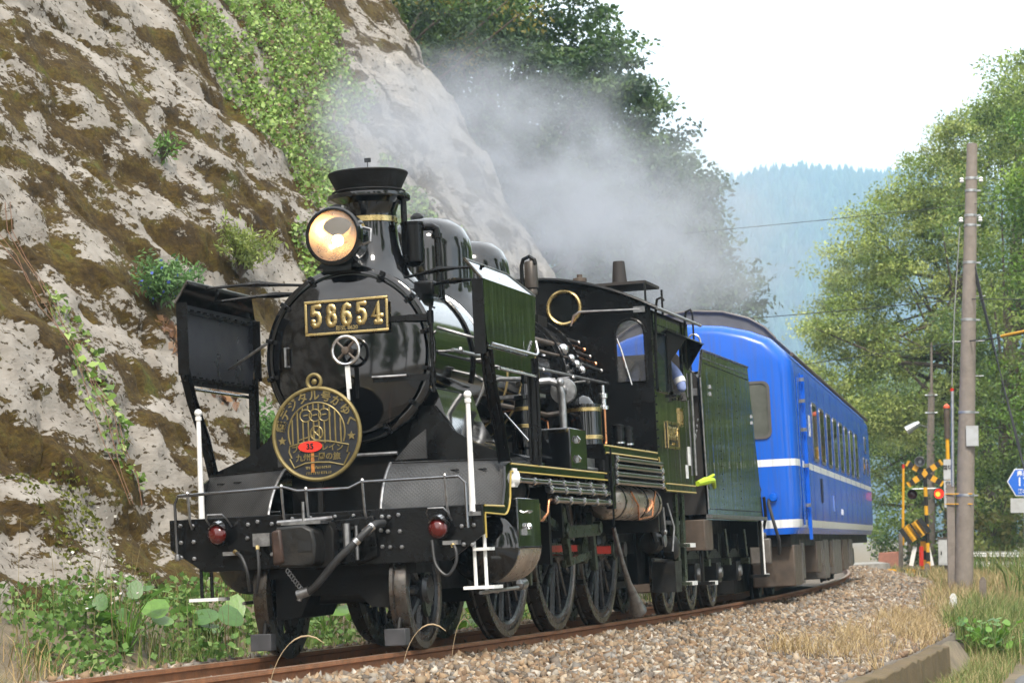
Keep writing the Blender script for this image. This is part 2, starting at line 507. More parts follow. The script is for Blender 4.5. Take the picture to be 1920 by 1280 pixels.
mGravelBase = M('ballast bed', (0.15, 0.125, 0.10), 0.95, var=0.5, scale=26, bump=1.0, bscale=35)
mStone = attr_mat('ballast stone', 0.85)
mGrass = attr_mat('grass blade', 0.6, 0.3)
mLeaf = attr_mat('leaf', 0.45, 0.32, spec=0.4)
mBark = M('grey brown bark', (0.10, 0.075, 0.055), 0.9, var=0.4, scale=10, bump=0.5, bscale=35)

# --- ground sheet
def gz(x, y):
    """ground height, arrays"""
    x = np.asarray(x, float); y = np.asarray(y, float)
    t = x - xc(y)
    near = 1 - smooth01(14.2, 17.0, y)
    right_low = -0.80 + 0.45 * smooth01(22, 42, y)
    shoulder = -0.42 + 0.1 * smooth01(25, 45, y)
    r_sharp = np.where(t > 3.55, right_low, shoulder)
    r_soft = shoulder + (right_low - shoulder) * smooth01(3.3, 5.2, t)
    zr = r_sharp * near + r_soft * (1 - near)
    zl = -0.42 + 0.62 * smooth01(2.4, 3.9, -t)
    z = np.where(t > 0, zr, zl)
    return z
gxs = np.unique(np.concatenate([np.linspace(-2100, -60, 14), np.linspace(-60, -12, 25), np.arange(-12, 12, 0.22), np.linspace(12, 60, 25), np.linspace(60, 2300, 14)]))
gys = np.unique(np.concatenate([np.linspace(-110, -40, 8), np.linspace(-40, -10, 16), np.arange(-10, 66, 0.5), np.linspace(66, 260, 30), np.linspace(260, 4000, 14)]))
GX, GY = np.meshgrid(gxs, gys, indexing='ij')
GZ = gz(GX, GY) + 0.03 * np.sin(GX * 1.7 + GY * 0.9) * np.sin(GY * 1.3)
ground = link_mesh('ground', grid_mesh('ground', GX, GY, GZ), mSoil)
tag(ground, kind='structure')
# road on the right, its left edge parallel to the track
ys = np.concatenate([np.arange(-60, 90, 1.0)])
EX = np.array([4.38, 4.46, 7.2, 9.9])
RX = xc(ys)[None, :] + EX[:, None] + 1.1 * smooth01(22, 40, ys)[None, :] + 0.05 * np.sin(ys * 1.9)[None, :] * (EX[:, None] < 5)
RY = np.repeat(ys[None, :], 4, 0)
RZ = (-0.80 + 0.45 * smooth01(22, 42, RY)) + np.array([0.012, 0.05, 0.09, 0.05])[:, None]
road = link_mesh('road', grid_mesh('road', RX, RY, RZ), mAsphalt)
tag(road, kind='structure')
# --- ballast bed
BP = [(-2.5, -0.47), (-1.75, -0.25), (-1.4, -0.13), (-0.85, -0.125), (-0.45, -0.15), (0.0, -0.15), (0.45, -0.12), (0.72, -0.085), (0.95, -0.045), (1.35, -0.05), (2.0, -0.15), (2.8, -0.27), (3.44, -0.36), (3.46, -0.55)]
bt = np.array([p[0] for p in BP]); bzv = np.array([p[1] for p in BP])
def ballast_z(t):
    return np.interp(t, bt, bzv)
bys = np.arange(-14, 74, 0.6)
bts = np.unique(np.concatenate([bt, np.arange(-2.5, 3.44, 0.12)]))
BT, BY = np.meshgrid(bts, bys, indexing='ij')
BX = xc(BY) + BT
BZ = ballast_z(BT) + 0.02 * np.sin(BT * 9 + BY * 7) * np.sin(BY * 5.1)
ballast = link_mesh('ballast_bed', grid_mesh('ballast_bed', BX, BY, BZ), mGravelBase)
tag(ballast, kind='structure')
# loose stones, far too many to count
def stones(N, tlo, thi, ylo, yhi, smin, smax, power=1.0):
    y = ylo + (yhi - ylo) * rng.random(N) ** power
    t = tlo + (thi - tlo) * rng.random(N)
    s = smin + (smax - smin) * rng.random(N) ** 1.6
    base = np.array([[0, 0, 1], [1, 0, .1], [.2, 1, -.1], [-1, .1, .05], [-.1, -1, 0], [0, 0, -1.]])
    tri = np.array([[0, 1, 2], [0, 2, 3], [0, 3, 4], [0, 4, 1], [5, 2, 1], [5, 3, 2], [5, 4, 3], [5, 1, 4]])
    v = base[None] * (0.65 + 0.7 * rng.random((N, 6, 1))) + 0.25 * (rng.random((N, 6, 3)) - .5)
    v = v * (np.array([1, .8, .62])[None, None] * s[:, None, None])
    q = rng.normal(size=(N, 4)); q /= np.linalg.norm(q, axis=1)[:, None]
    w, a, b, c = q.T
    R = np.stack([np.stack([1 - 2 * (b * b + c * c), 2 * (a * b - c * w), 2 * (a * c + b * w)], -1),
                  np.stack([2 * (a * b + c * w), 1 - 2 * (a * a + c * c), 2 * (b * c - a * w)], -1),
                  np.stack([2 * (a * c - b * w), 2 * (b * c + a * w), 1 - 2 * (a * a + b * b)], -1)], 1)
    v = np.einsum('nij,nkj->nki', R, v)
    p = np.stack([xc(y) + t, y, ballast_z(t) + s * (0.05 + 0.4 * rng.random(N))], -1)
    v = v + p[:, None]
    T = (tri[None] + (np.arange(N) * 6)[:, None, None]).reshape(-1, 3)
    pal = np.array([[.34, .26, .18], [.24, .19, .145], [.40, .33, .25], [.17, .145, .125], [.28, .26, .24], [.46, .42, .37], [.29, .20, .13], [.22, .15, .10], [.33, .235, .15]])
    c = pal[rng.integers(0, len(pal), N)] * (0.48 + 0.58 * rng.random((N, 1))) * np.array([1.0, .965, .91])
    return v.reshape(-1, 3), T, np.repeat(c, 6, 0)
def join(parts):
    vs, ts, cs, k = [], [], [], 0
    for v, t, c in parts:
        vs.append(v); ts.append(t + k); cs.append(c); k += len(v)
    return np.concatenate(vs), np.concatenate(ts), np.concatenate(cs)
sv, st, sc = join([stones(17000, 0.66, 3.4, -4, 12, 0.024, 0.058), stones(12000, 0.66, 3.4, 12, 30, 0.036, 0.075), stones(6000, 0.66, 3.4, 30, 62, 0.05, 0.09),
                   stones(5000, -2.4, -0.68, -4, 16, 0.025, 0.055), stones(4000, -0.5, 0.5, -4, 22, 0.025, 0.05), stones(2500, -2.4, -0.68, 16, 45, 0.04, 0.07)])
so = link_mesh('ballast_stones', tri_mesh('ballast_stones', sv, st, sc), mStone)
tag(so, 'loose brown and grey ballast stones heaped along the curved track', 'gravel', kind='stuff')
# --- track
track = empty('railway_track')
tag(track, kind='structure')
rail_prof = [(-.0325, 0), (.0325, 0), (.0335, -.028), (.009, -.042), (.009, -.125), (.06, -.142), (.06, -.153), (-.06, -.153), (-.06, -.142), (-.009, -.125), (-.009, -.042), (-.0335, -.028)]
ry = list(np.arange(-13, 73, 0.8))
for side in (-1, 1):
    mb = MB(); mt = MB()
    n = len(rail_prof)
    for i, y in enumerate(ry):
        for a, z in rail_prof: mb.v.append(trk(side * 0.566 + a, y, z))
        if i:
            for k in range(n):
                if k == 0: continue
                mb.f.append(((i - 1) * n + k, (i - 1) * n + (k + 1) % n, i * n + (k + 1) % n, i * n + k))
        for a, z in ((-.0335, -.012), (-.028, .003), (.028, .003), (.0335, -.012)): mt.v.append(trk(side * 0.566 + a, y, z))
        if i:
            for k in range(3): mt.f.append(((i - 1) * 4 + k, (i - 1) * 4 + k + 1, i * 4 + k + 1, i * 4 + k))
    ro = mb.build('rail', mRail, track)
    mt.build('running_surface', mRailTop, ro)
# rusty check rail piece beside the near end of the far rail
mb = MB()
for i, y in enumerate(np.arange(-13, -2.9, 0.8)):
    for a, z in rail_prof: mb.v.append(trk(-0.42 + a, y, z - .01))
    if i:
        for k in range(12): mb.f.append(((i - 1) * 12 + k, (i - 1) * 12 + (k + 1) % 12, i * 12 + (k + 1) % 12, i * 12 + k))
mb.build('guard_rail_end', mRail, track)
sl = MB().box(-1.05, 1.05, -.11, .11, -.15, 0).mesh('sleeper')
sl.materials.append(mSleeper)
for k in range(92):
    y = -8 + k * 0.62
    o = bpy.data.objects.new('sleeper', sl); C.objects.link(o); o.parent = track
    p = trk(0, y, -.158); o.location = p; o.rotation_euler = (0, -CANT, -head(y))
# --- retaining wall at the ballast edge
wall = empty('retaining_wall', (3.5, 15, -.9), label='low brown moss-stained concrete wall holding the ballast above the grass verge', cat='wall')
wl_ys = list(np.arange(-20, 15.2, 3.52))
for i in range(len(wl_ys) - 1):
    mb = MB()
    seg = np.linspace(wl_ys[i] + .006, wl_ys[i + 1] - .006, 15)
    for y in seg:
        jit = 0.006 * (i % 3 - 1)
        for a, z in ((3.44, -1.2), (3.66, -1.2), (3.62 + jit + random.uniform(-.02, .008), -.35 + random.uniform(-.025, .008)), (3.44, -.345 + random.uniform(-.02, .01))):
            mb.v.append((xc(y) + a - 3.5, y - 15, z + .9))
    for j in range(14):
        for k in range(4): mb.f.append((j * 4 + k, j * 4 + (k + 1) % 4, j * 4 + 4 + (k + 1) % 4, j * 4 + 4 + k))
    mb.f.append((0, 1, 2, 3)); mb.f.append((56, 57, 58, 59))
    mb.build('wall_panel', mWallC, wall, bevel=0.015)
# --- cliff
us = np.arange(-14, 47, 0.085)
vs_ = np.concatenate([np.arange(-0.6, 17.5, 0.085)])
CU, CV = np.meshgrid(us, vs_, indexing='ij')
rel = np.empty(CU.shape)
fr = noise.fractal
for i in range(CU.shape[0]):
    u = float(us[i])
    for j in range(CU.shape[1]):
        v = float(vs_[j])
        a = noise.noise((u * 0.16, v * 0.30, 3.1)) * 0.36
        b = fr((u * 0.50, v * 0.85, 7.7), 0.9, 2.1, 4) * 0.12
        r = noise.noise((u * 0.33 + v * .12, v * 0.5, 21.0))
        c = fr((u * 1.7, v * 2.9, 1.3), 0.8, 2.2, 2) * 0.050
        k = abs(noise.noise((u * 0.85 + v * 0.30, v * 0.42, 33.0)))
        rel[i, j] = a + b + c - 0.30 * max(0.0, 0.25 - abs(r)) * 2 - (0.10 * (1 - k / 0.06) if k < 0.06 else 0.0)
hf = rng.random(CU.shape) * 0.030
foot = -4.25 - 0.10 * np.maximum(0, CU - 38.0) ** 2.1
sl_a = rad(60)
d = rel + hf
d = d * smooth01(-0.6, 1.0, CV) + 0.35 * np.exp(-((CV - 0.0) / 0.7) ** 2)
CX = foot - CV * math.cos(sl_a) + d * math.sin(sl_a) * 0.9
CY = CU + 0.0 * CV
CZ = CV * math.sin(sl_a) + d * math.cos(sl_a) * 0.9
uv3 = np.stack([CU, CV, np.zeros_like(CU)], -1)
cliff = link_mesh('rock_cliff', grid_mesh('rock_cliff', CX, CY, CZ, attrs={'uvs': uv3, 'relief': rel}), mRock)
tag(cliff, kind='structure')
def on_cliff(y, z, off=0.0):
    i = int(np.clip((y - us[0]) / 0.085, 0, CU.shape[0] - 1)); j = int(np.clip((z / math.sin(sl_a) - vs_[0]) / 0.085, 0, CU.shape[1] - 1))
    return np.array([CX[i, j] + off * math.sin(sl_a), CY[i, j], CZ[i, j] + off * math.cos(sl_a)])
# --- far forested hill
hx = np.arange(-420, 520, 14.0); hy = np.arange(300, 900, 14.0)
HX, HY = np.meshgrid(hx, hy, indexing='ij')
def hill_z(x, y):
    s = smooth01(300, 560, y)
    base = 77 + 0.22 * np.clip(-x - 72, -40, 60) + 7 * np.sin(x * 0.021 + 1.0) + 4 * np.sin(x * 0.063)
    gul = 5 * np.sin(x * 0.05 + y * 0.02) + 4 * np.sin(x * 0.11 - y * 0.035)
    return -2 + s * (base + gul * (1 - s * .5))
hills = link_mesh('hills', grid_mesh('hills', HX * 4.4, HY * 4.4, hill_z(HX, HY) * 4.4), M('hillside undergrowth', (0.03, 0.055, 0.025), 0.95, var=0.4, scale=0.05))
tag(hills, kind='structure')
# conifer plantation on that hill: a far wood that reads as one mass
def conifers(N):
    parts = []
    x = -200 + 250 * rng.random(N); y = 315 + 255 * rng.random(N)
    z = hill_z(x, y) - 1
    h = 5.0 + 3.2 * rng.random(N); r = 1.2 + .8 * rng.random(N)
    lv = []
    n = 7
    rows = [(0.10, 1.0), (0.38, .62), (0.36, .86), (0.66, .34), (0.64, .56), (1.0, 0.02)]
    k = np.arange(n) * 2 * PI / n
    V = []
    for hh, rr in rows:
        jr = rr * (0.7 + 0.6 * rng.random((N, n)))
        V.append(np.stack([x[:, None] + np.cos(k)[None] * r[:, None] * jr, y[:, None] + np.sin(k)[None] * r[:, None] * jr,
                           z[:, None] + h[:, None] * (hh + 0.05 * (rng.random((N, n)) - .5))], -1))
    V = np.concatenate(V, 1)
    T = []
    for a in range(len(rows) - 1):
        for q in range(n):
            w = (q + 1) % n
            T += [[a * n + q, a * n + w, (a + 1) * n + w], [a * n + q, (a + 1) * n + w, (a + 1) * n + q]]
    T = np.array(T)
    T = (T[None] + (np.arange(N) * V.shape[1])[:, None, None]).reshape(-1, 3)
    c = np.array([.030, .062, .030]) * (0.6 + 0.9 * rng.random((N, 1))) + np.array([.02, .02, 0]) * (rng.random((N, 1)) > .85)
    return V.reshape(-1, 3) * 4.4, T, np.repeat(c, V.shape[1], 0)
cv, ct, cc = conifers(13000)
co_ = link_mesh('conifer_forest', tri_mesh('conifer_forest', cv, ct, cc), attr_mat('conifer needles', 0.8))
tag(co_, 'blue hazy conifer forest covering the far hillside', 'forest', kind='stuff')
# ------------------------------------------------------------------ vegetation
def unit(a):
    return a / np.maximum(1e-9, np.linalg.norm(a, axis=-1, keepdims=True))
def leaf_cloud(P, size, col, up=0.5, aspect=0.55, svar=0.5, droop=0.0):
    N = len(P)
    nrm = unit(rng.normal(size=(N, 3)) + np.array([0, 0, up]))
    tg = rng.normal(size=(N, 3)); tg = unit(tg - nrm * (tg * nrm).sum(-1, keepdims=True)) + np.array([0, 0, -droop])
    tg = unit(tg)
    bi = unit(np.cross(nrm, tg))
    s = (size * (1 - svar / 2 + svar * rng.random(N)))[:, None]
    v = np.stack([P, P + tg * s * .45 + bi * s * aspect * .5 + nrm * s * .06, P + tg * s, P + tg * s * .45 - bi * s * aspect * .5 + nrm * s * .06], 1)
    T = np.array([[0, 1, 2], [0, 2, 3]])
    T = (T[None] + (np.arange(N) * 4)[:, None, None]).reshape(-1, 3)
    return v.reshape(-1, 3), T, np.repeat(col, 4, 0)
def pal_pick(pal, N, var=0.35):
    pal = np.array(pal)
    return pal[rng.integers(0, len(pal), N)] * (1 - var / 2 + var * rng.random((N, 1)))
def grass_blades(P, h, w, pal, lean=0.35):
    N = len(P)
    a = rng.random(N) * 2 * PI
    d = np.stack([np.cos(a), np.sin(a), np.zeros(N)], -1)
    side = np.stack([-np.sin(a), np.cos(a), np.zeros(N)], -1)
    hh = (h * (0.45 + 0.8 * rng.random(N)))[:, None]
    ln = (lean * (0.3 + rng.random(N)))[:, None] * hh
    ww = (w * (0.6 + 0.8 * rng.random(N)))[:, None]
    z = np.array([0, 0, 1.0])
    v = np.stack([P - side * ww, P + side * ww, P + z * hh * .6 + d * ln * .35 + side * ww * .75, P + z * hh * .6 + d * ln * .35 - side * ww * .75, P + z * hh + d * ln * 1.25], 1)
    T = np.array([[0, 1, 2], [0, 2, 3], [3, 2, 4]])
    T = (T[None] + (np.arange(N) * 5)[:, None, None]).reshape(-1, 3)
    c = pal_pick(pal, N)
    return v.reshape(-1, 3), T, np.repeat(c, 5, 0)
def patch(N, tlo, thi, ylo, yhi, clump=0.0, zf=None, power=1.0):
    """points beside the track, gathered in clumps"""
    y = ylo + (yhi - ylo) * rng.random(N) ** power; t = tlo + (thi - tlo) * rng.random(N)
    if clump:
        K = max(4, N // 45)
        cy = ylo + (yhi - ylo) * rng.random(K) ** power; ct = tlo + (thi - tlo) * rng.random(K)
        k = rng.integers(0, K, N)
        y = cy[k] + rng.normal(size=N) * clump; t = np.clip(ct[k] + rng.normal(size=N) * clump * .6, tlo, thi)
    x = xc(y) + t
    z = gz(x, y) if zf is None else zf(t)
    return np.stack([x, y, z], -1)
TAN = [(.46, .34, .17), (.52, .40, .22), (.40, .28, .13), (.34, .25, .12)]
GRN = [(.10, .17, .035), (.15, .22, .05), (.20, .26, .07), (.08, .13, .03)]
MIX = [(.16, .21, .06), (.24, .26, .09), (.34, .30, .13), (.12, .18, .04), (.42, .34, .17)]
bzf = lambda t: ballast_z(t)
def grass_obj(name, label, parts):
    v, t, c = join(parts)
    o = link_mesh(name, tri_mesh(name, v, t, c), mGrass)
    tag(o, label, 'grass', kind='stuff')
grass_obj('dry_grass', 'straw coloured dry grass spilling over the ballast edge', [
    grass_blades(patch(2800, 2.45, 3.42, 5, 19, .20, bzf), .24, .0032, TAN, 1.3),
    grass_blades(patch(1100, 2.4, 3.42, 17, 34, .35, bzf), .26, .0045, TAN, .8)])
grass_obj('roadside_meadow', 'mixed green and straw meadow grass between the wall and the road', [
    grass_blades(patch(5500, 3.75, 4.22, -2, 15.2, .22), .22, .005, MIX, .6),
    grass_blades(patch(9000, 3.3, 4.42, 15.2, 27, .35), .40, .0055, MIX + GRN, .55),
    grass_blades(patch(8000, 2.6, 4.8, 22, 46, .6), .42, .009, TAN + TAN + MIX, .45),
    grass_blades(patch(3500, 4.0, 8.0, 28, 60, .8), .95, .014, GRN + MIX, .5),
    grass_blades(patch(3500, 2.2, 6.0, 44, 66, .6), .34, .012, TAN + MIX, .4)])
grass_obj('cliff_foot_weeds', 'tangled green weeds growing along the foot of the cliff', [
    grass_blades(patch(7000, -4.3, -2.35, 0.5, 34, .35), .27, .006, GRN + [(.30, .28, .11)], .55),
    grass_blades(patch(1300, -4.0, -2.2, -6, 2.2, .3), .26, .005, TAN, .8),
    grass_blades(patch(420, -4.1, -2.6, 1.5, 16, .4), .85, .003, [(.22, .22, .09), (.30, .24, .12)], .25),
    leaf_cloud(patch(7500, -4.2, -2.4, 1.0, 24, .16) + np.array([0, 0, .04]) + np.stack([np.zeros(7500), np.zeros(7500), .30 * rng.random(7500) ** 1.5], -1), .075, pal_pick([(.14, .26, .06), (.10, .20, .045), (.22, .33, .10)], 7500), .9, .8)])
# seed heads on the tall stalks and pale flower dots
p = patch(500, -4.1, -2.6, 1.5, 16, .4) + np.stack([np.zeros(500), np.zeros(500), .45 + .55 * rng.random(500)], -1)
v, t, c = leaf_cloud(p, .035, pal_pick([(.62, .58, .52), (.7, .67, .62)], 500), 1.2, .9)
o = link_mesh('weed_seed_heads', tri_mesh('weed_seed_heads', v, t, c), mGrass)
tag(o, 'pale fluffy seed heads above the weeds at the cliff foot', 'flowers', kind='stuff')

# ivy and creepers hugging the cliff
def inside(poly, P):
    x, y = P[:, 0], P[:, 1]
    r = np.zeros(len(P), bool); n = len(poly); j = n - 1
    for i in range(n):
        xi, yi = poly[i]; xj, yj = poly[j]
        r ^= ((yi > y) != (yj > y)) & (x < (xj - xi) * (y - yi) / (yj - yi + 1e-12) + xi)
        j = i
    return r
def creeper(name, label, cat, poly, N, size, pal, thick=.18, up=.6, kind='stuff', aspect=.75, gap=0.0, edge=1.0):
    poly = np.array(poly)
    lo, hi = poly.min(0) - edge, poly.max(0) + edge
    Q = lo + (hi - lo) * rng.random((N * 5, 2))
    jit = edge * np.array([[noise.noise((q[0] * .8, q[1] * 1.6, 5.0)), noise.noise((q[0] * .8, q[1] * 1.6, 9.0))] for q in Q])
    ok = inside(poly, Q + jit)
    if gap:
        g = np.array([noise.noise((q[0] * .5, q[1] * .5 + q[0] * .25, 15.0)) + .5 * noise.noise((q[0] * 1.7, q[1] * 2.6, 11.0)) for q in Q])
        ok &= g > gap - 0.6
    Q = Q[ok][:N]
    P = np.array([on_cliff(q[0], q[1], .01 + thick * rng.random() ** 2) for q in Q])
    v, t, c = leaf_cloud(P, size, pal_pick(pal, len(P), .7), up, aspect, svar=1.1, droop=.5)
    o = link_mesh(name, tri_mesh(name, v, t, c), mLeaf)
    return tag(o, label, cat, kind=kind)
IVY = [(.23, .36, .075), (.18, .31, .055), (.30, .42, .11), (.36, .47, .15), (.13, .21, .045), (.18, .13, .07)]
creeper('ivy_creeper', 'bright green ivy sheet hanging down the upper cliff', 'ivy',
        [(18.6, 10.6), (20.6, 9.0), (20.4, 7.6), (21.2, 6.9), (20.3, 5.2), (23.6, 6.6), (26.4, 8.7), (30.3, 9.8), (29.3, 10.3), (30.5, 11.4), (31.5, 14.0), (21, 14.0)], 36000, .078, IVY, .24, gap=.36, edge=.8)
creeper('ivy_creeper', 'thin ivy veil behind the smoke beside the sand dome', 'ivy',
        [(25.0, 7.8), (29.4, 8.2), (31.2, 6.9), (28.3, 6.4), (24.8, 6.6), (22.0, 6.6)], 7000, .08, IVY, .15, gap=.3)
creeper('ivy_creeper', 'narrow strip of creeper running down beside the headlamp', 'ivy',
        [(19.4, 6.2), (20.6, 6.2), (20.6, 4.6), (19.8, 3.6), (18.6, 4.2)], 2400, .075, IVY, .12, gap=.2, edge=.5)
creeper('hanging_vine', 'slim green vine hanging at the left edge of the cliff', 'vine',
        [(8.4, 3.9), (8.8, 3.7), (8.3, 2.7), (8.1, 1.5), (7.6, 1.5), (7.4, 2.6)], 420, .10, IVY, .08, edge=.25)
creeper('moss_tufts', 'yellow green moss tufts low on the left cliff', 'moss',
        [(4.6, 1.3), (6.5, 1.6), (6.6, 0.4), (3.9, 0.3)], 1500, .05, [(.16, .18, .02), (.12, .13, .02)], .03, gap=.3)
def shrub(name, label, y, z, rx, rz, N, size, pal, depth=.35, flowers=None):
    c0 = on_cliff(y, z, .05)
    e = empty(name, c0, label=label, cat='shrub')
    ns = 34
    A = rng.random(ns) * 2 * PI; E2 = rng.random(ns) ** .7
    tips = np.stack([depth * (.5 + .7 * np.cos(A) * .6), rx * 1.1 * np.sin(A) * (.25 + .8 * E2), rz * (1.25 - .75 * E2 * rng.random(ns)) * (.55 + .6 * rng.random(ns))], -1)
    k = rng.integers(0, ns, N); f = (.25 + .75 * rng.random(N) ** .7)[:, None]
    P = tips[k] * np.concatenate([f, f ** 1.3, f ** .8], 1) + rng.normal(size=(N, 3)) * np.array([.05, .07, .045])
    v, t, c = leaf_cloud(P, size * .8, pal_pick(pal, N, .7), .3, .34, svar=1.0, droop=.0)
    link_mesh('foliage', tri_mesh('foliage', v, t, c), mLeaf, e)
    mb = MB()
    for q in tips:
        mb.tube([(0, 0, -.05), (q[0] * .5, q[1] * .41, q[2] * .57), tuple(q)], [.009, .006, .003], 5)
    mb.build('stem', mBark, e)
    if flowers:
        Q = P[rng.integers(0, N, 60)] * 1.06
        v, t, c = leaf_cloud(Q, .05, pal_pick([flowers], 60), .5, .9)
        tag(link_mesh('flowers', tri_mesh('flowers', v, t, c), mLeaf, e), kind='stuff')
    return e
shrub('flowering_shrub', 'feathery green shrub with blue flowers growing on the cliff', 11.6, 3.95, 1.0, .46, 2600, .10, [(.13, .25, .07), (.18, .32, .11), (.10, .2, .06)], flowers=(.10, .14, .55))
shrub('cliff_shrub', 'thin pale yellow green shrub on the rock beside the headlamp', 15.3, 4.7, 1.1, .6, 1300, .11, [(.22, .28, .06), (.27, .32, .09)], .25)
shrub('cliff_shrub', 'bushy green weed on the rock seen below the left deflector', 12.8, 2.1, .85, .42, 2000, .10, [(.10, .22, .05), (.14, .27, .07)], .3)
shrub('cliff_shrub', 'tiny green sprig high on the bare grey rock', 14.6, 6.3, .35, .28, 160, .13, [(.14, .26, .06)], .15)
# hanging brown roots at the left
roots = MB()
for k in range(4):
    y0 = 8.0 + .5 * rng.random()
    pts = [on_cliff(y0 - .07 * i - .02 * k, 4.9 - .33 * i, .06 + .03 * rng.random()) for i in range(12)]
    roots.tube(pts, .0045, 5)
tag(roots.build('hanging_roots', M('brown root', (.19, .10, .06), .9, var=.3)), 'bundle of thin brown roots hanging down the left cliff', 'roots')
# leaf litter under the blue shrub
creeper('leaf_litter', 'patch of dry brown leaves caught below the blue flowered shrub', 'leaves', [(11.2, 3.7), (12.6, 3.6), (13.0, 2.9), (12.0, 2.6), (11.4, 3.1)], 700, .11, [(.30, .17, .09), (.38, .25, .16), (.22, .12, .07)], .05, edge=.3)

# --- trees
def tree(name, label, base, blobs, n_cl, per, size, pal, trunk_r, trunk_top, branches=26, group=None, cl_r=.75, up=.5, droop=.2, seed=1, limb=0.0):
    """trunk with limbs, and a crown of many leaf clumps filling the blobs (centre, radii; relative to base)"""
    e = empty(name, base, label=label, cat='tree', group=group)
    w = np.array([b[3] * b[4] * b[5] for b in blobs]) ** .75; w /= w.sum()
    cen = []
    for k in range(n_cl):
        b = blobs[rng.choice(len(blobs), p=w)]
        d = unit(rng.normal(size=3)) * (0.45 + 0.58 * rng.random() ** .7)
        cen.append((b[0] + d[0] * b[3], b[1] + d[1] * b[4], b[2] + d[2] * b[5]))
    cen = np.array(cen)
    rr = cl_r * (0.55 + 0.9 * rng.random(n_cl))
    tone = 0.72 + 0.56 * rng.random((n_cl, 1))
    col0 = np.array(pal)[rng.integers(0, len(pal), n_cl)] * tone
    P = np.repeat(cen, per, 0) + unit(rng.normal(size=(n_cl * per, 3))) * (rng.random((n_cl * per, 1)) ** .5) * np.repeat(rr, per)[:, None] * np.array([1.15, 1.15, .6])
    col = np.repeat(col0, per, 0) * (0.7 + 0.6 * rng.random((n_cl * per, 1)))
    v, t, c = leaf_cloud(P, size, col, up, .5, droop=droop)
    link_mesh('crown', tri_mesh('crown', v, t, c), mLeaf, e)
    mb = MB()
    tt = Vector(trunk_top)
    mb.tube([(0, 0, -.4), (tt.x * .2, tt.y * .2, tt.z * .35), (tt.x * .6, tt.y * .6, tt.z * .7), tuple(tt)], [trunk_r * 1.25, trunk_r, trunk_r * .75, trunk_r * .4], 9)
    mb.build('trunk', mBark, e)
    lb = MB()
    order = rng.permutation(n_cl)[:branches]
    for k in order:
        q = Vector(cen[k]); f = .35 + .6 * random.random()
        s = Vector((tt.x * f, tt.y * f, tt.z * f))
        mid = s.lerp(q, .5) + Vector((0, 0, -.16 * (q - s).length * (random.random() * .8 + .2)))
        lb.tube([s, s.lerp(mid, .5) + Vector((random.uniform(-.1, .1), 0, .06)), mid, q], [trunk_r * .42 + limb, trunk_r * .3 + limb, trunk_r * .2 + limb * .6, .02], 6)
    lb.build('limbs', mBark, e)
    return e
DK = [(.055, .105, .030), (.075, .135, .038), (.040, .080, .026), (.100, .165, .048), (.06, .11, .045)]
MD = [(.15, .22, .045), (.20, .28, .06), (.10, .165, .036), (.26, .33, .08)]
LT = [(.25, .32, .07), (.33, .39, .10), (.18, .25, .055), (.38, .43, .13)]
BR = [(.13, .23, .030), (.17, .29, .042), (.085, .165, .025), (.24, .35, .06)]
tree('broadleaf_tree', 'tall dark evergreen tree rising behind the cliff above the smoke', (-12.3, 47, 0),
     [(0.4, 0, 12.6, 3.9, 3.6, 3.2), (2.6, 0, 11.3, 3.1, 3.2, 2.6), (-2.8, -1, 13.2, 3.6, 3, 3.2), (3.9, .5, 9.6, 2.8, 3, 2.3), (0, 0, 16.6, 3.6, 3.4, 2.8), (4.6, .5, 8.0, 2.3, 2.6, 1.6)], 860, 120, .18, DK, .38, (.8, 0, 13.5), 46, seed=2, limb=.03, cl_r=.62)
tree('broadleaf_tree', 'dark tree whose lower crown hangs behind the cab roof in the smoke', (-10.4, 52, 0),
     [(1.6, 0, 7.2, 3.0, 2.6, 2.6), (2.2, 0, 4.6, 2.8, 2.6, 2.4), (-.6, 0, 9.4, 3.2, 2.6, 2.4), (-1.5, 0, 5.6, 3.2, 2.6, 2.6)], 520, 110, .18, DK, .3, (.5, 0, 8), 26, seed=3, cl_r=.62)
tree('broadleaf_tree', 'yellow tinged tree crown overhanging the cliff top edge', (-15.5, 42, 9),
     [(1.2, 0, 4.6, 3.2, 2.4, 1.7), (3.6, .5, 5.4, 2.6, 2.2, 1.5), (-1, 0, 6.6, 3, 2.6, 2.2)], 200, 100, .14, [(.07, .13, .025), (.11, .17, .03), (.22, .19, .03), (.05, .09, .03)], .26, (.6, 0, 5), 22, seed=4)
tree('broadleaf_tree', 'dark evergreen tree mostly hidden behind the cliff edge', (-19.6, 58, 4),
     [(0, 0, 9, 4, 3, 4), (4.5, 0, 6, 4.5, 3, 4.5), (8.5, 0, 3, 3.4, 3, 4)], 420, 90, .19, DK, .4, (0, 0, 9), 24, seed=5)
tree('open_crowned_tree', 'airy light green tree with forked limbs rising beyond the coach', (-1.6, 79, -.3),
     [(-6.0, 0, 7.4, 1.7, 2, 1.0), (-5.3, 0, 9.4, 1.9, 2, 1.3), (-4.9, 0, 11.4, 1.8, 2, 1.3), (-3.6, 0, 13.2, 2.0, 2, 1.4), (-2.0, 0, 14.9, 1.9, 2, 1.4), (-.4, 0, 16.4, 1.9, 2, 1.4), (1.4, 0, 17.2, 2.0, 2, 1.4), (-2.8, 0, 11.2, 1.7, 2, 1.1), (-1.0, 0, 12.9, 1.7, 2, 1.2), (-3.6, 0, 8.4, 1.5, 2, 1.0), (-4.6, 0, 5.9, 1.9, 2, .8), (-2.6, 0, 5.6, 1.9, 2, 1.0), (-.6, 0, 6.6, 1.8, 2, 1.3), (.6, 0, 10.2, 1.6, 2, 1.2), (-1.4, 0, 9.0, 1.4, 2, 1.0)], 1050, 105, .14, LT, .28, (-1.0, 0, 13.5), 34, cl_r=.66, seed=6, limb=.02)
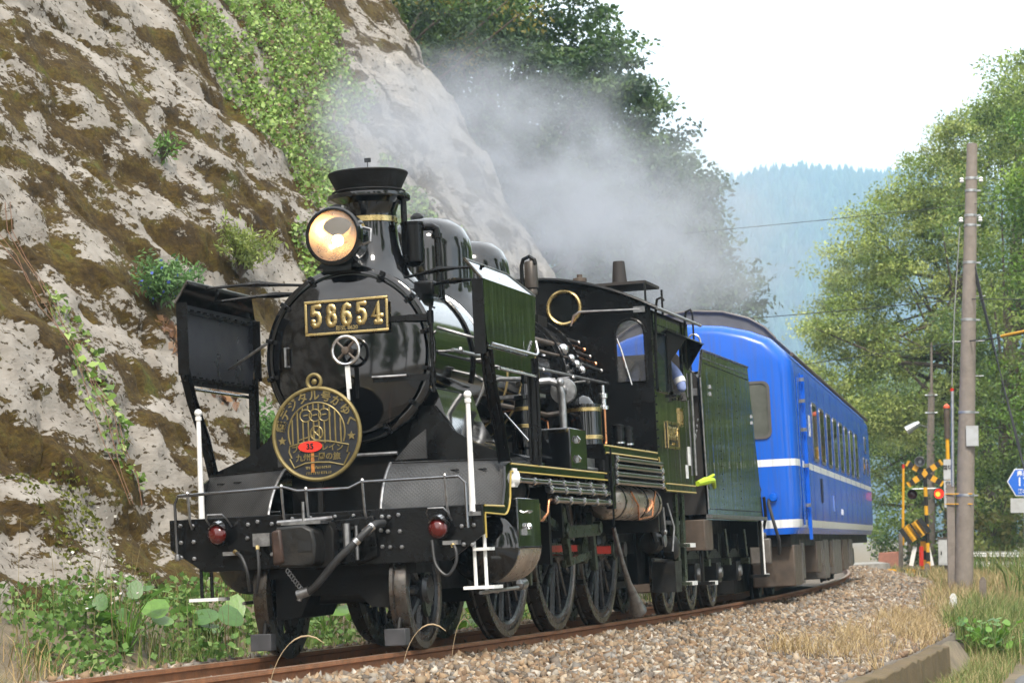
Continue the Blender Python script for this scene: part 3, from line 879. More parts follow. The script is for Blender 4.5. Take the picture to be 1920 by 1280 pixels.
tree('roadside_tree', 'dense bright green tree directly behind the utility pole', (3.6, 58, -.4),
     [(0, 0, 9.5, 2.9, 3, 2.6), (.5, 0, 6.5, 2.8, 3, 2.6), (-.4, 0, 12.5, 2.6, 3, 2.4), (1.5, 0, 3.4, 2.8, 3, 2.4), (-1.0, -.5, 5.2, 1.8, 2, 1.8)], 560, 110, .155, BR, .3, (0, 0, 11), 26, seed=7)
tree('roadside_tree', 'taller pale green tree towering over the tree behind the utility pole', (-.4, 70, -.3),
     [(.6, 0, 12.2, 2.6, 2.6, 2.2), (2.0, 0, 14.8, 2.6, 2.6, 2.2), (.3, 0, 8.5, 2.4, 2.6, 2.2), (1.2, 0, 16.6, 2.2, 2.4, 1.6), (1.6, 0, 5.5, 2.6, 2.6, 2.4)], 400, 110, .15, MD, .3, (.5, 0, 12), 26, seed=8)
tree('broadleaf_tree', 'rounded light green tree beyond the rear of the coach', (-5.2, 88, -.4),
     [(0, 0, 5.4, 2.8, 2.6, 2.4), (-2.0, 0, 4.0, 2.2, 2.4, 2.0), (2.0, 0, 3.6, 2.2, 2.4, 2.2), (3.0, -1, 5.8, 1.8, 2.2, 1.8)], 320, 110, .14, LT + MD, .25, (0, 0, 5.4), 16, seed=9)
tree('bush', 'pale leafy bush in the sunlight just behind the coach roof', (-6.6, 96, -.4),
     [(0, 0, 8.2, 2.4, 2.4, 1.8), (-1.8, 0, 6.4, 2.0, 2.0, 1.8), (1.8, 0, 6.8, 2.2, 2.2, 2.0)], 190, 90, .17, [(.26, .33, .12), (.20, .28, .08)], .2, (0, 0, 7), 12, seed=10)
tree('bush', 'dark green bushes behind the crossing signal', (-2.2, 68, -.35),
     [(0, 0, 1.9, 1.9, 1.6, 1.8), (-1.6, .5, 1.2, 1.4, 1.4, 1.2), (2.0, .5, 2.1, 2.0, 1.6, 2.0), (.6, .5, 3.8, 1.6, 1.6, 1.3)], 220, 90, .13, MD + DK[:2], .12, (0, 0, 2.2), 10, cl_r=.5, seed=11)
tree('bush', 'yellow green reedy bush beside the grey control cabinet', (0.0, 60.5, -.35),
     [(0, 0, 1.5, .9, .9, 1.4), (.9, .5, 1.2, .9, .9, 1.2), (-1.0, 1.0, 1.4, .8, .8, 1.3)], 80, 36, .2, [(.24, .27, .07), (.30, .28, .10), (.15, .21, .05)], .06, (0, 0, 1.6), 8, cl_r=.4, droop=.0, up=.1, seed=12)
# more of the same wood to the right of the view, mirrored in the enamel
src = [o for o in C.objects if o.name.startswith('roadside_tree')]
for k, (x, y, r, s) in enumerate([(-26, -58, .4, 1.6), (-14, -66, 1.4, 1.7), (-3, -60, 2.4, 1.5), (8, -64, 3.4, 1.7), (18, -52, 4.4, 1.5), (27, -40, 5.4, 1.5), (24, -22, .9, 1.3), (20, -8, 1.9, 1.1), (-34, -44, 2.9, 1.5),(9, 46, 1, .95), (13, 54, 2.2, 1.1), (10.5, 66, 3.1, 1.05), (17, 40, 4, 1.1), (15, 30, .6, .95), (20, 60, 5, 1.2), (23, 48, 2.6, 1.15), (19, 22, 1.7, 1.0), (22, 10, 3.4, 1.05), (16, 72, .3, 1.3), (24, 74, 1.3, 1.5), (30, 62, 2.3, 1.5), (14, 86, 4.3, 1.5), (22, 92, 5.3, 1.6), (31, 84, .9, 1.6), (12, 38, 2.9, .8), (27, 36, 3.7, 1.3), (29, 22, 4.9, 1.3)]):
    c = copy_tree(src[k % 2])
    c.location = (x, y, -.4); c.rotation_euler = (0, 0, r); c.scale = (s, s, s)
    c['label'] = 'leafy tree of the surrounding roadside wood standing outside the view'
    c['group'] = 'roadside wood'

# broad-leaved weeds at the cliff foot and by the wall: every leaf its own piece
def heart_leaf():
    out = []
    for k in range(12):
        a = PI * 2 * k / 12
        r = .5 * (1 - .35 * math.sin(a)) * (1 + .18 * abs(math.cos(a)))
        r *= 1 + .45 * max(0.0, -math.sin(a)) ** 6
        out.append((r * math.cos(a) * .88, -r * math.sin(a) * 1.05))
    mb = MB()
    vs = [(0, 0, .02)] + [(x, y, -.10 * (x * x + .6 * y * y)) for x, y in out]
    mb.add(vs, [(0, 1 + k, 1 + (k + 1) % 12) for k in range(12)])
    return mb.mesh('leaf')
def leaf_plain(name, col):
    m = M(name, col, .4, var=.3, scale=3, bump=.2, bscale=8)
    nt = m.node_tree; b = nt.nodes['Principled BSDF']
    t = nt.nodes.new('ShaderNodeBsdfTranslucent'); t.inputs['Color'].default_value = (col[0] * 1.5, col[1] * 1.5, col[2], 1)
    mx = nt.nodes.new('ShaderNodeMixShader'); mx.inputs[0].default_value = .3
    nt.links.new(b.outputs[0], mx.inputs[1]); nt.links.new(t.outputs[0], mx.inputs[2])
    nt.links.new(mx.outputs[0], nt.nodes['Material Output'].inputs['Surface'])
    return m
leafA = heart_leaf(); leafA.materials.append(leaf_plain('fresh broad leaf', (.15, .30, .045)))
leafB = heart_leaf(); leafB.materials.append(leaf_plain('deep broad leaf', (.085, .19, .045)))
leafC = heart_leaf(); leafC.materials.append(leaf_plain('yellowing broad leaf', (.36, .32, .05)))
def broad_weed(label, loc, n, spread, h, lsz, meshes):
    e = empty('broadleaf_weed', loc, label=label, cat='weed', group='broad-leaved weeds')
    for k in range(n):
        a = random.uniform(0, 2 * PI); r = spread * math.sqrt(random.random()); z = h * (.3 + .7 * random.random())
        tip = Vector((r * math.cos(a), r * math.sin(a), z))
        st = MB().tube([(0, 0, -.03), (tip.x * .4, tip.y * .4, z * .6), tuple(tip)], [.009, .007, .005], 5).build('stem', meshes[0].materials[0], e)
        o = bpy.data.objects.new('leaf', random.choice(meshes)); C.objects.link(o); o.parent = e
        s = lsz * random.uniform(.65, 1.2)
        o.location = tip; o.scale = (s, s, s)
        o.rotation_euler = (random.uniform(-.3, 1.2), random.uniform(-.4, .4), random.uniform(-.9, .9) + PI * (random.random() < .3))
    return e
def gp(t, y):
    x = xc(y) + t
    return (x, y, float(gz(x, y)))
broad_weed('cluster of the largest fresh green leaves at the cliff foot', gp(-3.05, 3.0), 14, .38, .62, .19, [leafA, leafB])
broad_weed('low broad leaves in the weeds left of the marker post', gp(-3.0, 5.0), 11, .45, .42, .22, [leafA, leafB])
broad_weed('tall bright leaves standing beside the left leading wheel', gp(-2.9, 8.0), 12, .4, .70, .20, [leafA])
broad_weed('green and yellow leaves seen through the gap under the front beam', gp(-2.5, 11.5), 16, .8, .62, .24, [leafA, leafA, leafC])
broad_weed('bright green spreading weed beside the end of the retaining wall', gp(3.95, 15.5), 90, .55, .50, .085, [leafA, leafA, leafB])
# ------------------------------------------------------------------ steam locomotive
def checker_mat():
    m, nt, n, l, b = new_mat('worn chequer plate')
    tc = n.new('ShaderNodeTexCoord')
    mp = n.new('ShaderNodeMapping'); mp.inputs['Rotation'].default_value = (0, rad(45), 0); mp.inputs['Scale'].default_value = (52, 0.01, 52)
    l.new(tc.outputs['Object'], mp.inputs['Vector'])
    w = n.new('ShaderNodeTexVoronoi'); w.feature = 'F1'; w.inputs['Randomness'].default_value = 0.0; w.inputs['Scale'].default_value = 1.0
    l.new(mp.outputs['Vector'], w.inputs['Vector'])
    r = ramp(n, [(.25, 1.0), (.42, 0.0)]); l.new(w.outputs['Distance'], r.inputs['Fac'])
    bp = n.new('ShaderNodeBump'); bp.inputs['Strength'].default_value = .3; bp.inputs['Distance'].default_value = .008
    l.new(r.outputs['Color'], bp.inputs['Height']); l.new(bp.outputs['Normal'], b.inputs['Normal'])
    nz = n.new('ShaderNodeTexNoise'); nz.inputs['Scale'].default_value = 6; nz.inputs['Detail'].default_value = 8
    l.new(tc.outputs['Object'], nz.inputs['Vector'])
    c = ramp(n, [(.3, (.016, .016, .017)), (.7, (.040, .040, .041))]); l.new(nz.outputs['Fac'], c.inputs['Fac'])
    l.new(c.outputs['Color'], b.inputs['Base Color'])
    b.inputs['Roughness'].default_value = .42
    return m
mChecker = checker_mat()
def lens_mat():
    m, nt, n, l, b = new_mat('fluted headlamp glass')
    tc = n.new('ShaderNodeTexCoord')
    w = n.new('ShaderNodeTexWave'); w.wave_type = 'BANDS'; w.bands_direction = 'X'; w.inputs['Scale'].default_value = 22; w.inputs['Distortion'].default_value = 0.2
    l.new(tc.outputs['Object'], w.inputs['Vector'])
    bp = n.new('ShaderNodeBump'); bp.inputs['Strength'].default_value = .35; bp.inputs['Distance'].default_value = .006
    l.new(w.outputs['Fac'], bp.inputs['Height']); l.new(bp.outputs['Normal'], b.inputs['Normal'])
    b.inputs['Base Color'].default_value = (1, .96, .9, 1); b.inputs['Roughness'].default_value = .04
    b.inputs['Alpha'].default_value = .10
    return m
Rl = Matrix.Rotation(-CANT, 4, 'Y')
def Lw(x, y, z):
    return tuple(Rl @ Vector((x, y, z)))
L = empty('steam_locomotive', (0, 0, 0), (0, -CANT, 0), 'gleaming black steam locomotive with brass number plate and lit headlamp heading the train', 'locomotive')
ZB = 2.368
def both(fn):
    for s in (-1, 1): fn(s)

# frames and saddle
MB().box(-.44, .44, .95, 8.1, .46, 1.32).build('main_frame', mBlackM, L)  # deepened to stop light passing under the engine
MB().box(-.62, .62, 1.0, 2.05, 1.02, 1.80).build('cylinder_saddle', mBlackM, L)
MB().box(-.46, .46, 2.4, 8.3, .34, 1.75).build('ash_pan_and_fill', mBlackM, L)  # lowered block that also shuts out light beneath the engine
# buffer beam
beam = MB().prism([(-1.28, 1.098), (1.28, 1.098), (1.28, .87), (1.0, .68), (-1.0, .68), (-1.28, .87)], 'xz', 0, .05).build('buffer_beam', mBlackS, L, bevel=.006)
bolts = MB()
for x in (-1.18, -1.08, -.62, -.53, -.42, .33, .47, .53, .62, 1.12, 1.20):
    for z in (1.04, .93, .80):
        if random.random() < .8: bolts.lathe((x + random.uniform(-.01, .01), 0, z + random.uniform(-.012, .012)), 'y', [(.017, 0), (.017, -.016), (.010, -.022)], 6)
for x in (-.25, -.1, .1, .25): bolts.lathe((x, 0, 1.06), 'y', [(.015, 0), (.015, -.016), (.009, -.022)], 6)
tag(bolts.build('bolt_heads', mDull, beam), kind='stuff')
MB().box(-1.27, 1.27, .05, .80, 1.066, 1.094).build('front_deck', mBlackS, L)
MB().box(-.7, .7, .1, .5, .60, .68).build('drag_box', mBlackM, L)
# swept ramp plates at both sides of the front deck
for s in (-1, 1):
    mb = MB(); nu, nv = 9, 7
    def wp(u, v, off=0.0):
        yb = .03 + .65 * u; yt = .38 + .47 * u
        k = v + .10 * math.sin(PI * v)
        x = s * (.46 + .82 * u - .02 * v * (1 - u))
        return (x, yb + (yt - yb) * (v ** 1.25) + off, 1.10 + .362 * k + off * .2)
    for off in (0, .022):
        for i in range(nu):
            for j in range(nv): mb.v.append(wp(i / (nu - 1), j / (nv - 1), off))
    N = nu * nv
    for i in range(nu - 1):
        for j in range(nv - 1):
            a = i * nv + j
            mb.f.append((a, a + nv, a + nv + 1, a + 1)); mb.f.append((N + a, N + a + 1, N + a + nv + 1, N + a + nv))
    for i in range(nu - 1):
        for j in (0, nv - 1):
            a = i * nv + j; mb.f.append((a, a + nv, N + a + nv, N + a))
    for j in range(nv - 1):
        for i in (0, nu - 1):
            a = i * nv + j; mb.f.append((a, a + 1, N + a + 1, N + a))
    w = mb.build('running_board_ramp', mChecker, L)
    MB().tube([wp(0, j / 8, -.004) for j in range(9)], .013, 6).build('edge_strip', mDull, w)
    MB().tube([wp(j / 8, 1, 0) for j in range(9)], .010, 6).build('top_edge', mBlackS, w)
    for k in (.55, .78): MB().obox(wp(k, .72, -.012), (.08, .012, .012)).build('cleat', mBlackS, w)
    # upright sheet behind the ramp up to the smokebox
    MB().prism([(s * .40, 1.44), (s * 1.27, 1.44), (s * 1.24, 1.50), (s * .98, 1.60), (s * .80, 1.72), (s * .64, 1.93), (s * .5, 1.93), (s * .40, 1.66)], 'xz', .93, .955).build('saddle_apron', mBlackS, L)
    MB().prism([(s * .36, 1.50), (s * .63, 1.50), (s * .63, 1.73), (s * .50, 1.64)], 'xz', .72, .735).build('bracket_plate', mChecker, L)
    # polished flared skirt between smokebox and running board
    MB().prism([(s * .50, 2.02), (s * .66, 2.06), (s * .72, 1.86), (s * .82, 1.69), (s * .96, 1.57), (s * 1.14, 1.50), (s * 1.20, 1.45), (s * .45, 1.45)], 'xz', .97, 1.98).build('saddle_skirt', mBlack, L)
MB().tube([(-.40, .62, 1.55), (.42, .62, 1.55)], .016, 8).build('cross_rod', mDull, L)
MB().box(-.34, .36, .66, .72, 1.10, 1.52).build('front_frame_plate', mBlackM, L)
# white marker posts
for x, y, z in ((-1.2, .47, 1.16), (1.2, .01, 1.13)):
    p = MB().tube([(x, y, z - .10), (x, y, z + .03), (x, y, z + .75)], [.027, .024, .018], 12).sphere((x, y, z + .80), .032, 12).tube([(x, y, z + .74), (x, y, z + .77)], .026, 12)
    pp = p.build('marker_post', mWhite, L)
    MB().box(x - .05, x + .07, y - .03, y + .05, z - .12, z - .09).build('post_foot', mDull, pp)
# front hand rail
def frail():
    pts = [(-1.19, -.07, .80), (-1.19, -.09, 1.22), (-1.16, -.09, 1.28), (-.28, -.09, 1.305), (-.17, -.09, 1.27), (.25, -.09, 1.268), (.35, -.09, 1.31), (1.13, -.09, 1.312), (1.18, -.09, 1.26), (1.18, -.08, .92)]
    h = MB().tube(pts, .0125, 8).build('front_handrail', mPipe, L)
    for x, zt in ((-1.08, 1.285), (-.30, 1.30), (-.10, 1.27), (.36, 1.31), (1.02, 1.312)):
        MB().tube([(x, -.02, 1.02), (x, -.06, 1.08), (x, -.09, zt)], .011, 6).sphere((x, -.09, zt + .012), .017, 8).build('stanchion', mDull, h)
    MB().lathe((-1.19, -.07, .80), 'z', [(.02, -.02), (.026, 0), (.02, .03)], 10).build('rail_foot', mDull, h)
frail()
# tail lamps under hoop guards
for x, z in ((-.835, .965), (.955, .925)):
    t = MB().lathe((x, 0, z), 'y', [(.075, .0), (.085, -.06), (.085, -.10), (.078, -.115)], 20).build('tail_lamp', mBlackS, L)
    MB().lathe((x, 0, z), 'y', [(.077, -.105), (.068, -.130), (.040, -.148), (0.0, -.155)], 20).build('lens', mLensRed, t)
    MB().lathe((x, 0, z), 'y', [(.083, -.155), (.088, -.112), (.078, -.106)], 20, .55, PI - .55, cap=False).lathe((x, 0, z + .045), 'y', [(.05, -.16), (.065, -.09)], 14, .2, PI - .2, cap=False).build('hood', mSteel, t)
    MB().tube([(x - .085, -.02, z + .06), (x - .085, -.12, z + .12), (x - .06, -.15, z + .155), (x + .06, -.15, z + .155), (x + .085, -.12, z + .12), (x + .085, -.02, z + .06)], .007, 6).build('hoop_guard', mDull, t)
# knuckle coupler
cp = MB().prism([(-.26, 1.0), (.10, 1.02), (.14, .96), (.14, .70), (.06, .665), (-.24, .67)], 'xz', -.18, .0).build('coupler', mBlackM, L, bevel=.012)
MB().prism([(-.24, .99), (-.02, 1.0), (.06, .96), (.08, .84), (.06, .70), (-.03, .68), (-.22, .69)], 'xz', -.42, -.18).build('knuckle', mGrime, cp, bevel=.02)
MB().prism([(-.27, .96), (-.19, .98), (-.17, .72), (-.26, .70)], 'xz', -.44, -.20).build('guard_arm', M('rubbed rusty iron', (.035, .018, .012), .5, var=.6, scale=9), cp, bevel=.02)
MB().box(-.06, .05, -.425, -.30, .80, .88).build('pin_slot', mDark, cp)
MB().tube([(-.30, -.20, 1.03), (.15, -.20, 1.045)], .018, 8).tube([(-.08, -.22, 1.03), (-.08, -.22, 1.18)], .012, 6).box(-.22, .10, -.34, -.10, 1.005, 1.03).build('lifting_lever', mDull, cp)
MB().prism([(.10, 1.03), (.42, 1.05), (.44, .74), (.34, .70), (.10, .70)], 'xz', -.035, 0).build('striker_plate', mBlackS, cp, bevel=.008)
for z in (.78, .86, .95): MB().box(.12, .40, -.09, -.035, z, z + .03).build('rib', mBlackS, cp)
MB().tube([(.22, -.10, .82), (.22, -.10, 1.0)], .03, 10).tube([(.30, -.10, .72), (.30, -.10, .98)], .014, 8).build('release_gear', mDull, cp)
# brake hose hanging across the beam, with chain
hs = MB().tube(spl([(.50, -.05, .99), (.47, -.20, .97), (.36, -.27, .86), (.20, -.29, .72), (.03, -.27, .55), (-.06, -.25, .49)]), .030, 10).build('brake_hose', mRubber, L)
MB().tube([(.47, -.20, .97), (.41, -.235, .915)], .036, 10).tube([(.50, -.02, .99), (.48, -.17, .985)], .028, 10).tube([(.37, -.262, .87), (.345, -.27, .845)], .035, 10).build('hose_fitting', mSteel, hs)
MB().tube([(-.05, -.25, .50), (-.14, -.25, .475)], .038, 10).tube([(-.10, -.25, .52), (-.13, -.25, .43)], .02, 8).build('hose_coupling', mDull, hs)
ch = MB()
for k in range(9):
    q = Vector((-.27, -.1, .66)).lerp(Vector((-.10, -.24, .50)), k / 8)
    ch.tube([q + Vector((.014 * math.cos(a), .010 * math.sin(a) * (k % 2), .018 * math.sin(a))) for a in [PI * 2 * i / 8 for i in range(8)]], .005, 5, closed=True)
ch.build('safety_chain', mDull, hs)
for xs, c0 in ((-1, (-.70, -.10, .83)), (-1, (-.52, -.08, .86)), (1, (1.06, -.10, .80))):
    if c0[0] < -.6: pts = [c0, (-.62, -.16, .78), (-.57, -.18, .66), (-.58, -.12, .52)]
    elif c0[0] < 0: pts = [c0, (-.49, -.14, .76), (-.485, -.16, .64), (-.53, -.12, .50)]
    else: pts = [(.90, -.10, .84), (.93, -.13, .66), (1.02, -.14, .57), (1.09, -.13, .66), (1.09, -.12, .76), c0]
    cab_ = MB().tube(spl(pts), .013, 8).build('jumper_cable', mRubber, L)
    MB().tube([c0, tuple(Vector(c0).lerp(Vector(pts[1] if c0 == pts[0] else pts[-2]), .3))], .018, 8).build('brass_collar', mBrass, cab_)
for q in ((-.80, -.70, -.10, 0, .80, .83), (-.56, -.42, -.07, 0, .86, .96), (.98, 1.10, -.09, 0, .80, .83)): MB().box(*q).build('cable_socket', mDull, L)
# front steps
for s, x0 in ((1, 1.17), (-1, -.985)):
    x1 = x0 + s * .085
    a = MB().tube([(x0, .10, .98), (x0 + .004, .10, .47)], .014, 6).tube([(x1, .10, .95), (x1 + .003, .10, .47)], .014, 6)
    ld = a.build('front_step', mWhite if s > 0 else mBlackS, L)
    MB().box(min(x0, x1) - .075, max(x0, x1) + .085, .02, .26, .455, .480).build('tread', mWhite, ld)
    MB().box(min(x0, x1) + .005, max(x0, x1) + .05, .05, .20, .745, .768).build('tread', mWhite if s > 0 else mBlackS, ld)
# guard irons ahead of the leading wheels
for s in (-1, 1):
    g = MB().tube([(s * .60, .30, .70), (s * .57, .22, .45), (s * .55, .12, .28), (s * .545, .06, .16)], .020, 8).build('guard_iron', mBlackM, L)
    MB().box(s * .545 - .085, s * .545 + .085, -.02, .10, .055, .185).build('shoe', M('scuffed guard shoe', (.05, .05, .055), .5, var=.3) if s < 0 else bpy.data.materials['scuffed guard shoe'], g, bevel=.006)
# wheels
def wheel(r, width, nsp, hub, x_in, cw=True, crank=0.0, ang=0.0, name='driving_wheel', y=0, s=1):
    """wheel on axis x; outer face towards s"""
    e = empty(name, (0, y, r)); e.parent = L
    h0, h1 = s * x_in, s * (x_in + width)
    MB().lathe((0, 0, 0), 'x', [(r - .075, h0), (r + .028, h0), (r + .026, h0 + s * .026), (r + .002, h0 + s * .036), (r - .003, h1 - s * .012), (r - .012, h1), (r - .062, h1 + s * .001), (r - .078, h1 - s * .02), (r - .075, h0)], 56, cap=False).build('tyre', mTyre, e)
    sp = MB()
    sp.lathe((0, 0, 0), 'x', [(r - .155, h0 + s * .02), (r - .07, h0 + s * .01), (r - .07, h1 - s * .012), (r - .115, h1 - s * .004), (r - .14, h1 - s * .02), (r - .155, h0 + s * .02)], 48, cap=False)
    hx = (h0 + h1) / 2
    for k in range(nsp):
        a = ang + 2 * PI * (k + .5) / nsp
        d = Vector((0, math.cos(a), math.sin(a)))
        sp.tube([Vector((hx + s * .02, 0, 0)) + d * hub * .7, Vector((hx + s * .012, 0, 0)) + d * (r * .55), Vector((hx, 0, 0)) + d * (r - .10)], [.044, .033, .036], 8)
    sp.lathe((0, 0, 0), 'x', [(hub * .9, h0), (hub, h0 + s * .02), (hub, h1 + s * .02), (hub * .75, h1 + s * .05), (hub * .3, h1 + s * .052), (0, h1 + s * .05)], 24)
    sp.build('spokes', mWheel, e)
    if cw:
        pts = circ(0, 0, r - .11, 12, ang + PI - .75, ang + PI + .75)
        MB().prism(pts, 'yz', h1 - s * .05, h1 + s * .004).build('counterweight', mWheel, e)
    if crank:
        c = Vector((0, math.cos(ang) * crank, math.sin(ang) * crank))
        MB().tube([c + Vector((h1 - s * .02, 0, 0)), c + Vector((h1 + s * .20, 0, 0))], .075, 16).build('crank_pin', mDull, e)
    return e
YD = (2.89, 4.64, 6.39)
PINA = -.19
for s in (1, -1):
    lw = wheel(.47, .125, 9, .13, .50, cw=False, name='leading_wheel', y=.52, s=s)
    MB().prism([(.17 * math.cos(a) * .55, .17 * math.sin(a) * 1.25) for a in [2 * PI * k / 20 for k in range(20)]], 'yz', s * .625, s * .655).build('hub_cover', mRod, lw)
    for y in YD: wheel(.80, .13, 15, .17, .495, crank=.305, ang=PINA if s > 0 else PINA + PI / 2, y=y, s=s)
ax = MB()
for y, r in [(.52, .47)] + [(y, .8) for y in YD]: ax.cyl((-.5, y, r), (.5, y, r), .085, 14)
ax.build('axles', mGrime, L)
tf = MB().prism([(-.48, .78), (.48, .78), (.48, .34), (.30, .36), (.20, .46), (-.20, .46), (-.28, .30), (-.48, .28)], 'xz', .18, .92).build('leading_truck', mBlackM, L)
# rods, right side and left side
for s in (1, -1):
    a = PINA if s > 0 else PINA + PI / 2
    py, pz = .305 * math.cos(a), .8 + .305 * math.sin(a)
    xr = s * .685
    cr = MB()
    for i in range(2): cr.bar((xr, YD[i] + py, pz), (xr, YD[i + 1] + py, pz), .045, .115)
    for y in YD: cr.lathe((xr - s * .035, y + py, pz), 'x', [(.0, 0), (.105, 0), (.105, s * .07), (.05, s * .085), (0, s * .085)], 18)
    rd = cr.build('coupling_rod', mRod, L, bevel=.006)
    for i in range(2):
        MB().box(min(xr + s * .022, xr + s * .026), max(xr + s * .022, xr + s * .026), YD[i] + py + .17, YD[i + 1] + py - .17, pz - .038, pz + .038).build('red_flute', mRed, rd)
    xm = s * .80
    chy, chz = 2.35, .79
    mr = MB().bar((xm, chy, chz), (xm, YD[1] + py, pz), .05, .10).lathe((xm - s * .045, YD[1] + py, pz), 'x', [(0, 0), (.13, 0), (.13, s * .09), (0, s * .1)], 18)
    m_ = mr.build('connecting_rod', mRod, L, bevel=.006)
    MB().box(min(xm + s * .026, xm + s * .030), max(xm + s * .026, xm + s * .030), chy + .35, YD[1] + py - .28, .73, .79).build('red_flute', mRed, m_)
    MB().box(min(s * .72, s * .92), max(s * .72, s * .92), 2.18, 2.52, .66, .94).tube([(s * .82, 1.6, .77), (s * .82, 2.3, .77)], .03, 10).build('crosshead', mDull, L, bevel=.01)
    MB().box(min(s * .76, s * .88), max(s * .76, s * .88), 1.64, 3.0, .96, 1.01).box(min(s * .76, s * .88), max(s * .76, s * .88), 1.64, 3.0, .60, .64).build('slide_bars', mDull, L)
    vg = MB().bar((s * .98, 2.25, 1.16), (s * .95, 3.70, .90), .05, .075)
    vg.bar((s * .95, 3.65, 1.12), (s * .95, 3.85, .62), .06, .10, up=(0, 1, 0))
    vg.bar((s * .98, 2.3, 1.18), (s * .98, 2.35, .45), .04, .06, up=(0, 1, 0)).bar((s * .98, 2.35, .47), (s * .86, 2.55, .66), .035, .05)
    vg.bar((s * .92, 3.78, .62), (s * .90, 4.90, .70), .04, .07)
    vg.bar((s * .98, 3.7, .90), (s * .98, 4.9, .93), .05, .11)
    vg.bar((s * .92, 4.86, 1.10), (s * .92, 4.92, .55), .06, .09, up=(0, 1, 0))
    vg.lathe((s * .95, 3.72, .92), 'x', [(0, -.05), (.07, -.05), (.07, .05), (0, .06)], 12).lathe((s * .95, 4.88, .95), 'x', [(0, -.05), (.06, -.05), (.06, .07), (0, .07)], 12)
    vg.build('valve_gear', mRod, L, bevel=.005)
    MB().box(min(s * .72, s * 1.0), max(s * .72, s * 1.0), 3.0, 3.08, .62, 1.3).box(min(s * .60, s * 1.02), max(s * .60, s * 1.02), 3.4, 3.46, .85, 1.3).build('motion_bracket', mBlackM, L)
    # brake gear
    for y in YD:
        k = MB().prism([(y + .82, .52), (y + .90, .50), (y + .93, .80), (y + .90, 1.05), (y + .83, 1.03), (y + .845, .8)], 'yz', s * .53, s * .62)
        k.bar((s * .575, y + .90, 1.25), (s * .575, y + .90, .42), .05, .05, up=(0, 1, 0)).tube([(s * .3, y + .90, .44), (s * .66, y + .90, .44)], .028, 8)
        k.build('brake_block', mGrime, L)
    # cylinder
    cy = MB().lathe((s * 1.0, 0, .775), 'y', [(.275, .975), (.283, .985), (.283, 1.665), (.27, 1.69), (.1, 1.70), (0, 1.70)], 32).build('cylinder', mTank, L)
    MB().lathe((s * 1.0, 0, .775), 'y', [(.287, 1.0), (.287, .955), (.25, .915), (.20, .895), (.12, .87), (.05, .86), (0, .858)], 32).build('front_cover', mBlack, cy)
    lo, hi = min(s * .72, s * 1.285), max(s * .72, s * 1.285)
    cs = MB().prism([(s * .72, 1.16), (s * 1.285, 1.16), (s * 1.285, .745), (s * .72, .745)], 'xz', .98, 1.665).build('casing', mPanel, cy, bevel=.012)
    rv = MB()
    for k in range(13): rv.sphere((s * 1.287, 1.0 + k * .054, .765), .008, 6)
    tag(rv.build('rivets', mBlackS, cs), kind='stuff')
    MB().tube([(s * 1.29, 1.17, 1.04), (s * 1.315, 1.17, 1.05), (s * 1.315, 1.30, 1.05), (s * 1.29, 1.30, 1.04)], .008, 6).box(min(s * 1.28, s * 1.31), max(s * 1.28, s * 1.31), 1.15, 1.27, .86, .91).sphere((s * 1.30, 1.24, .93), .03, 8).build('drain_cock', mSteel, cs)
    st = MB().lathe((s * 1.02, 0, 1.24), 'y', [(0, .86), (.07, .86), (.09, .90), (.12, .92), (.12, 1.80), (.09, 1.84), (.05, 1.95), (0, 1.96)], 20)
    for k in (.90, 1.80): st.lathe((s * 1.02, 0, 1.24), 'y', [(0, k), (.14, k), (.14, k + .035), (0, k + .035)], 20)
    st.build('valve_chest', mBlackM, L)
    MB().tube([(s * .98, 2.0, .46), (s * .98, 2.15, .47)], .05, 10).tube([(s * 1.0, .8, .42), (s * 1.0, 1.9, .44)], .016, 6).sphere((s * .98, 1.98, .47), .05, 8).sphere((s * .98, 1.02, .43), .032, 8).sphere((s * .98, 1.32, .43), .032, 8).build('cylinder_drains', mDull, L)
    # valances and footplate
    xo = s * 1.28; xi = s * 1.262
    a_, b_ = min(xo, xi), max(xo, xi)
    fp = MB().box(min(s * .60, s * 1.27), max(s * .60, s * 1.27), .86, 4.12, 1.41, 1.435).box(min(s * .60, s * 1.27), max(s * .60, s * 1.27), 4.12, 6.40, 1.672, 1.70).box(min(s * .60, s * 1.27), max(s * .60, s * 1.27), 4.10, 4.125, 1.41, 1.70).build('footplate', mBlackS, L)
    arc = [(.64 + .18 * math.sin(t), 1.20 - .18 * math.cos(t)) for t in [PI / 2 * k / 6 for k in range(7)]]
    low = [(.055, 1.02)] + [(.60, 1.02)] + [(.60 + .20 * math.sin(t), 1.22 - .20 * math.cos(t)) for t in [PI / 2 * k / 6 for k in range(1, 7)]] + [(.82, 1.355), (4.12, 1.355), (4.12, 1.608), (6.36, 1.608)]
    top = [(6.36, 1.69), (4.05, 1.69), (4.05, 1.432), (.80, 1.432), (.70, 1.40), (.68, 1.24), (.60, 1.095), (.055, 1.095)]
    va = MB().prism(low + top, 'yz', xi, xo).build('valance', mBlack, L)
    def gold(pts): MB().tube([(s * 1.282, y, z) for y, z in pts], .0075, 5).build('gold_line', mGold, va)
    gold([(.06, .84), (.06, 1.03)] + low[1:8] + [(.84, 1.363), (4.12, 1.363)])
    gold([(.06, 1.085), (.60, 1.085)]); gold([(.86, 1.424), (4.10, 1.424)])
    gold([(4.13, 1.616), (6.34, 1.616)]); gold([(4.08, 1.682), (6.34, 1.682)])
    # pipe bundles under the valance
    def pipe(x, z, y0, y1, r, step=.48, m=mPipe, nm='pipe'):
        q = MB().cyl((s * x, y0, z), (s * x, y1, z), r, 12).build(nm, m, L)
        c = MB(); y = y0 + .05
        while y < y1: c.cyl((s * x, y, z), (s * x, y + .05, z), r * 1.38, 12); y += step
        tag(c.build('collars', mSteel, q), kind='stuff')
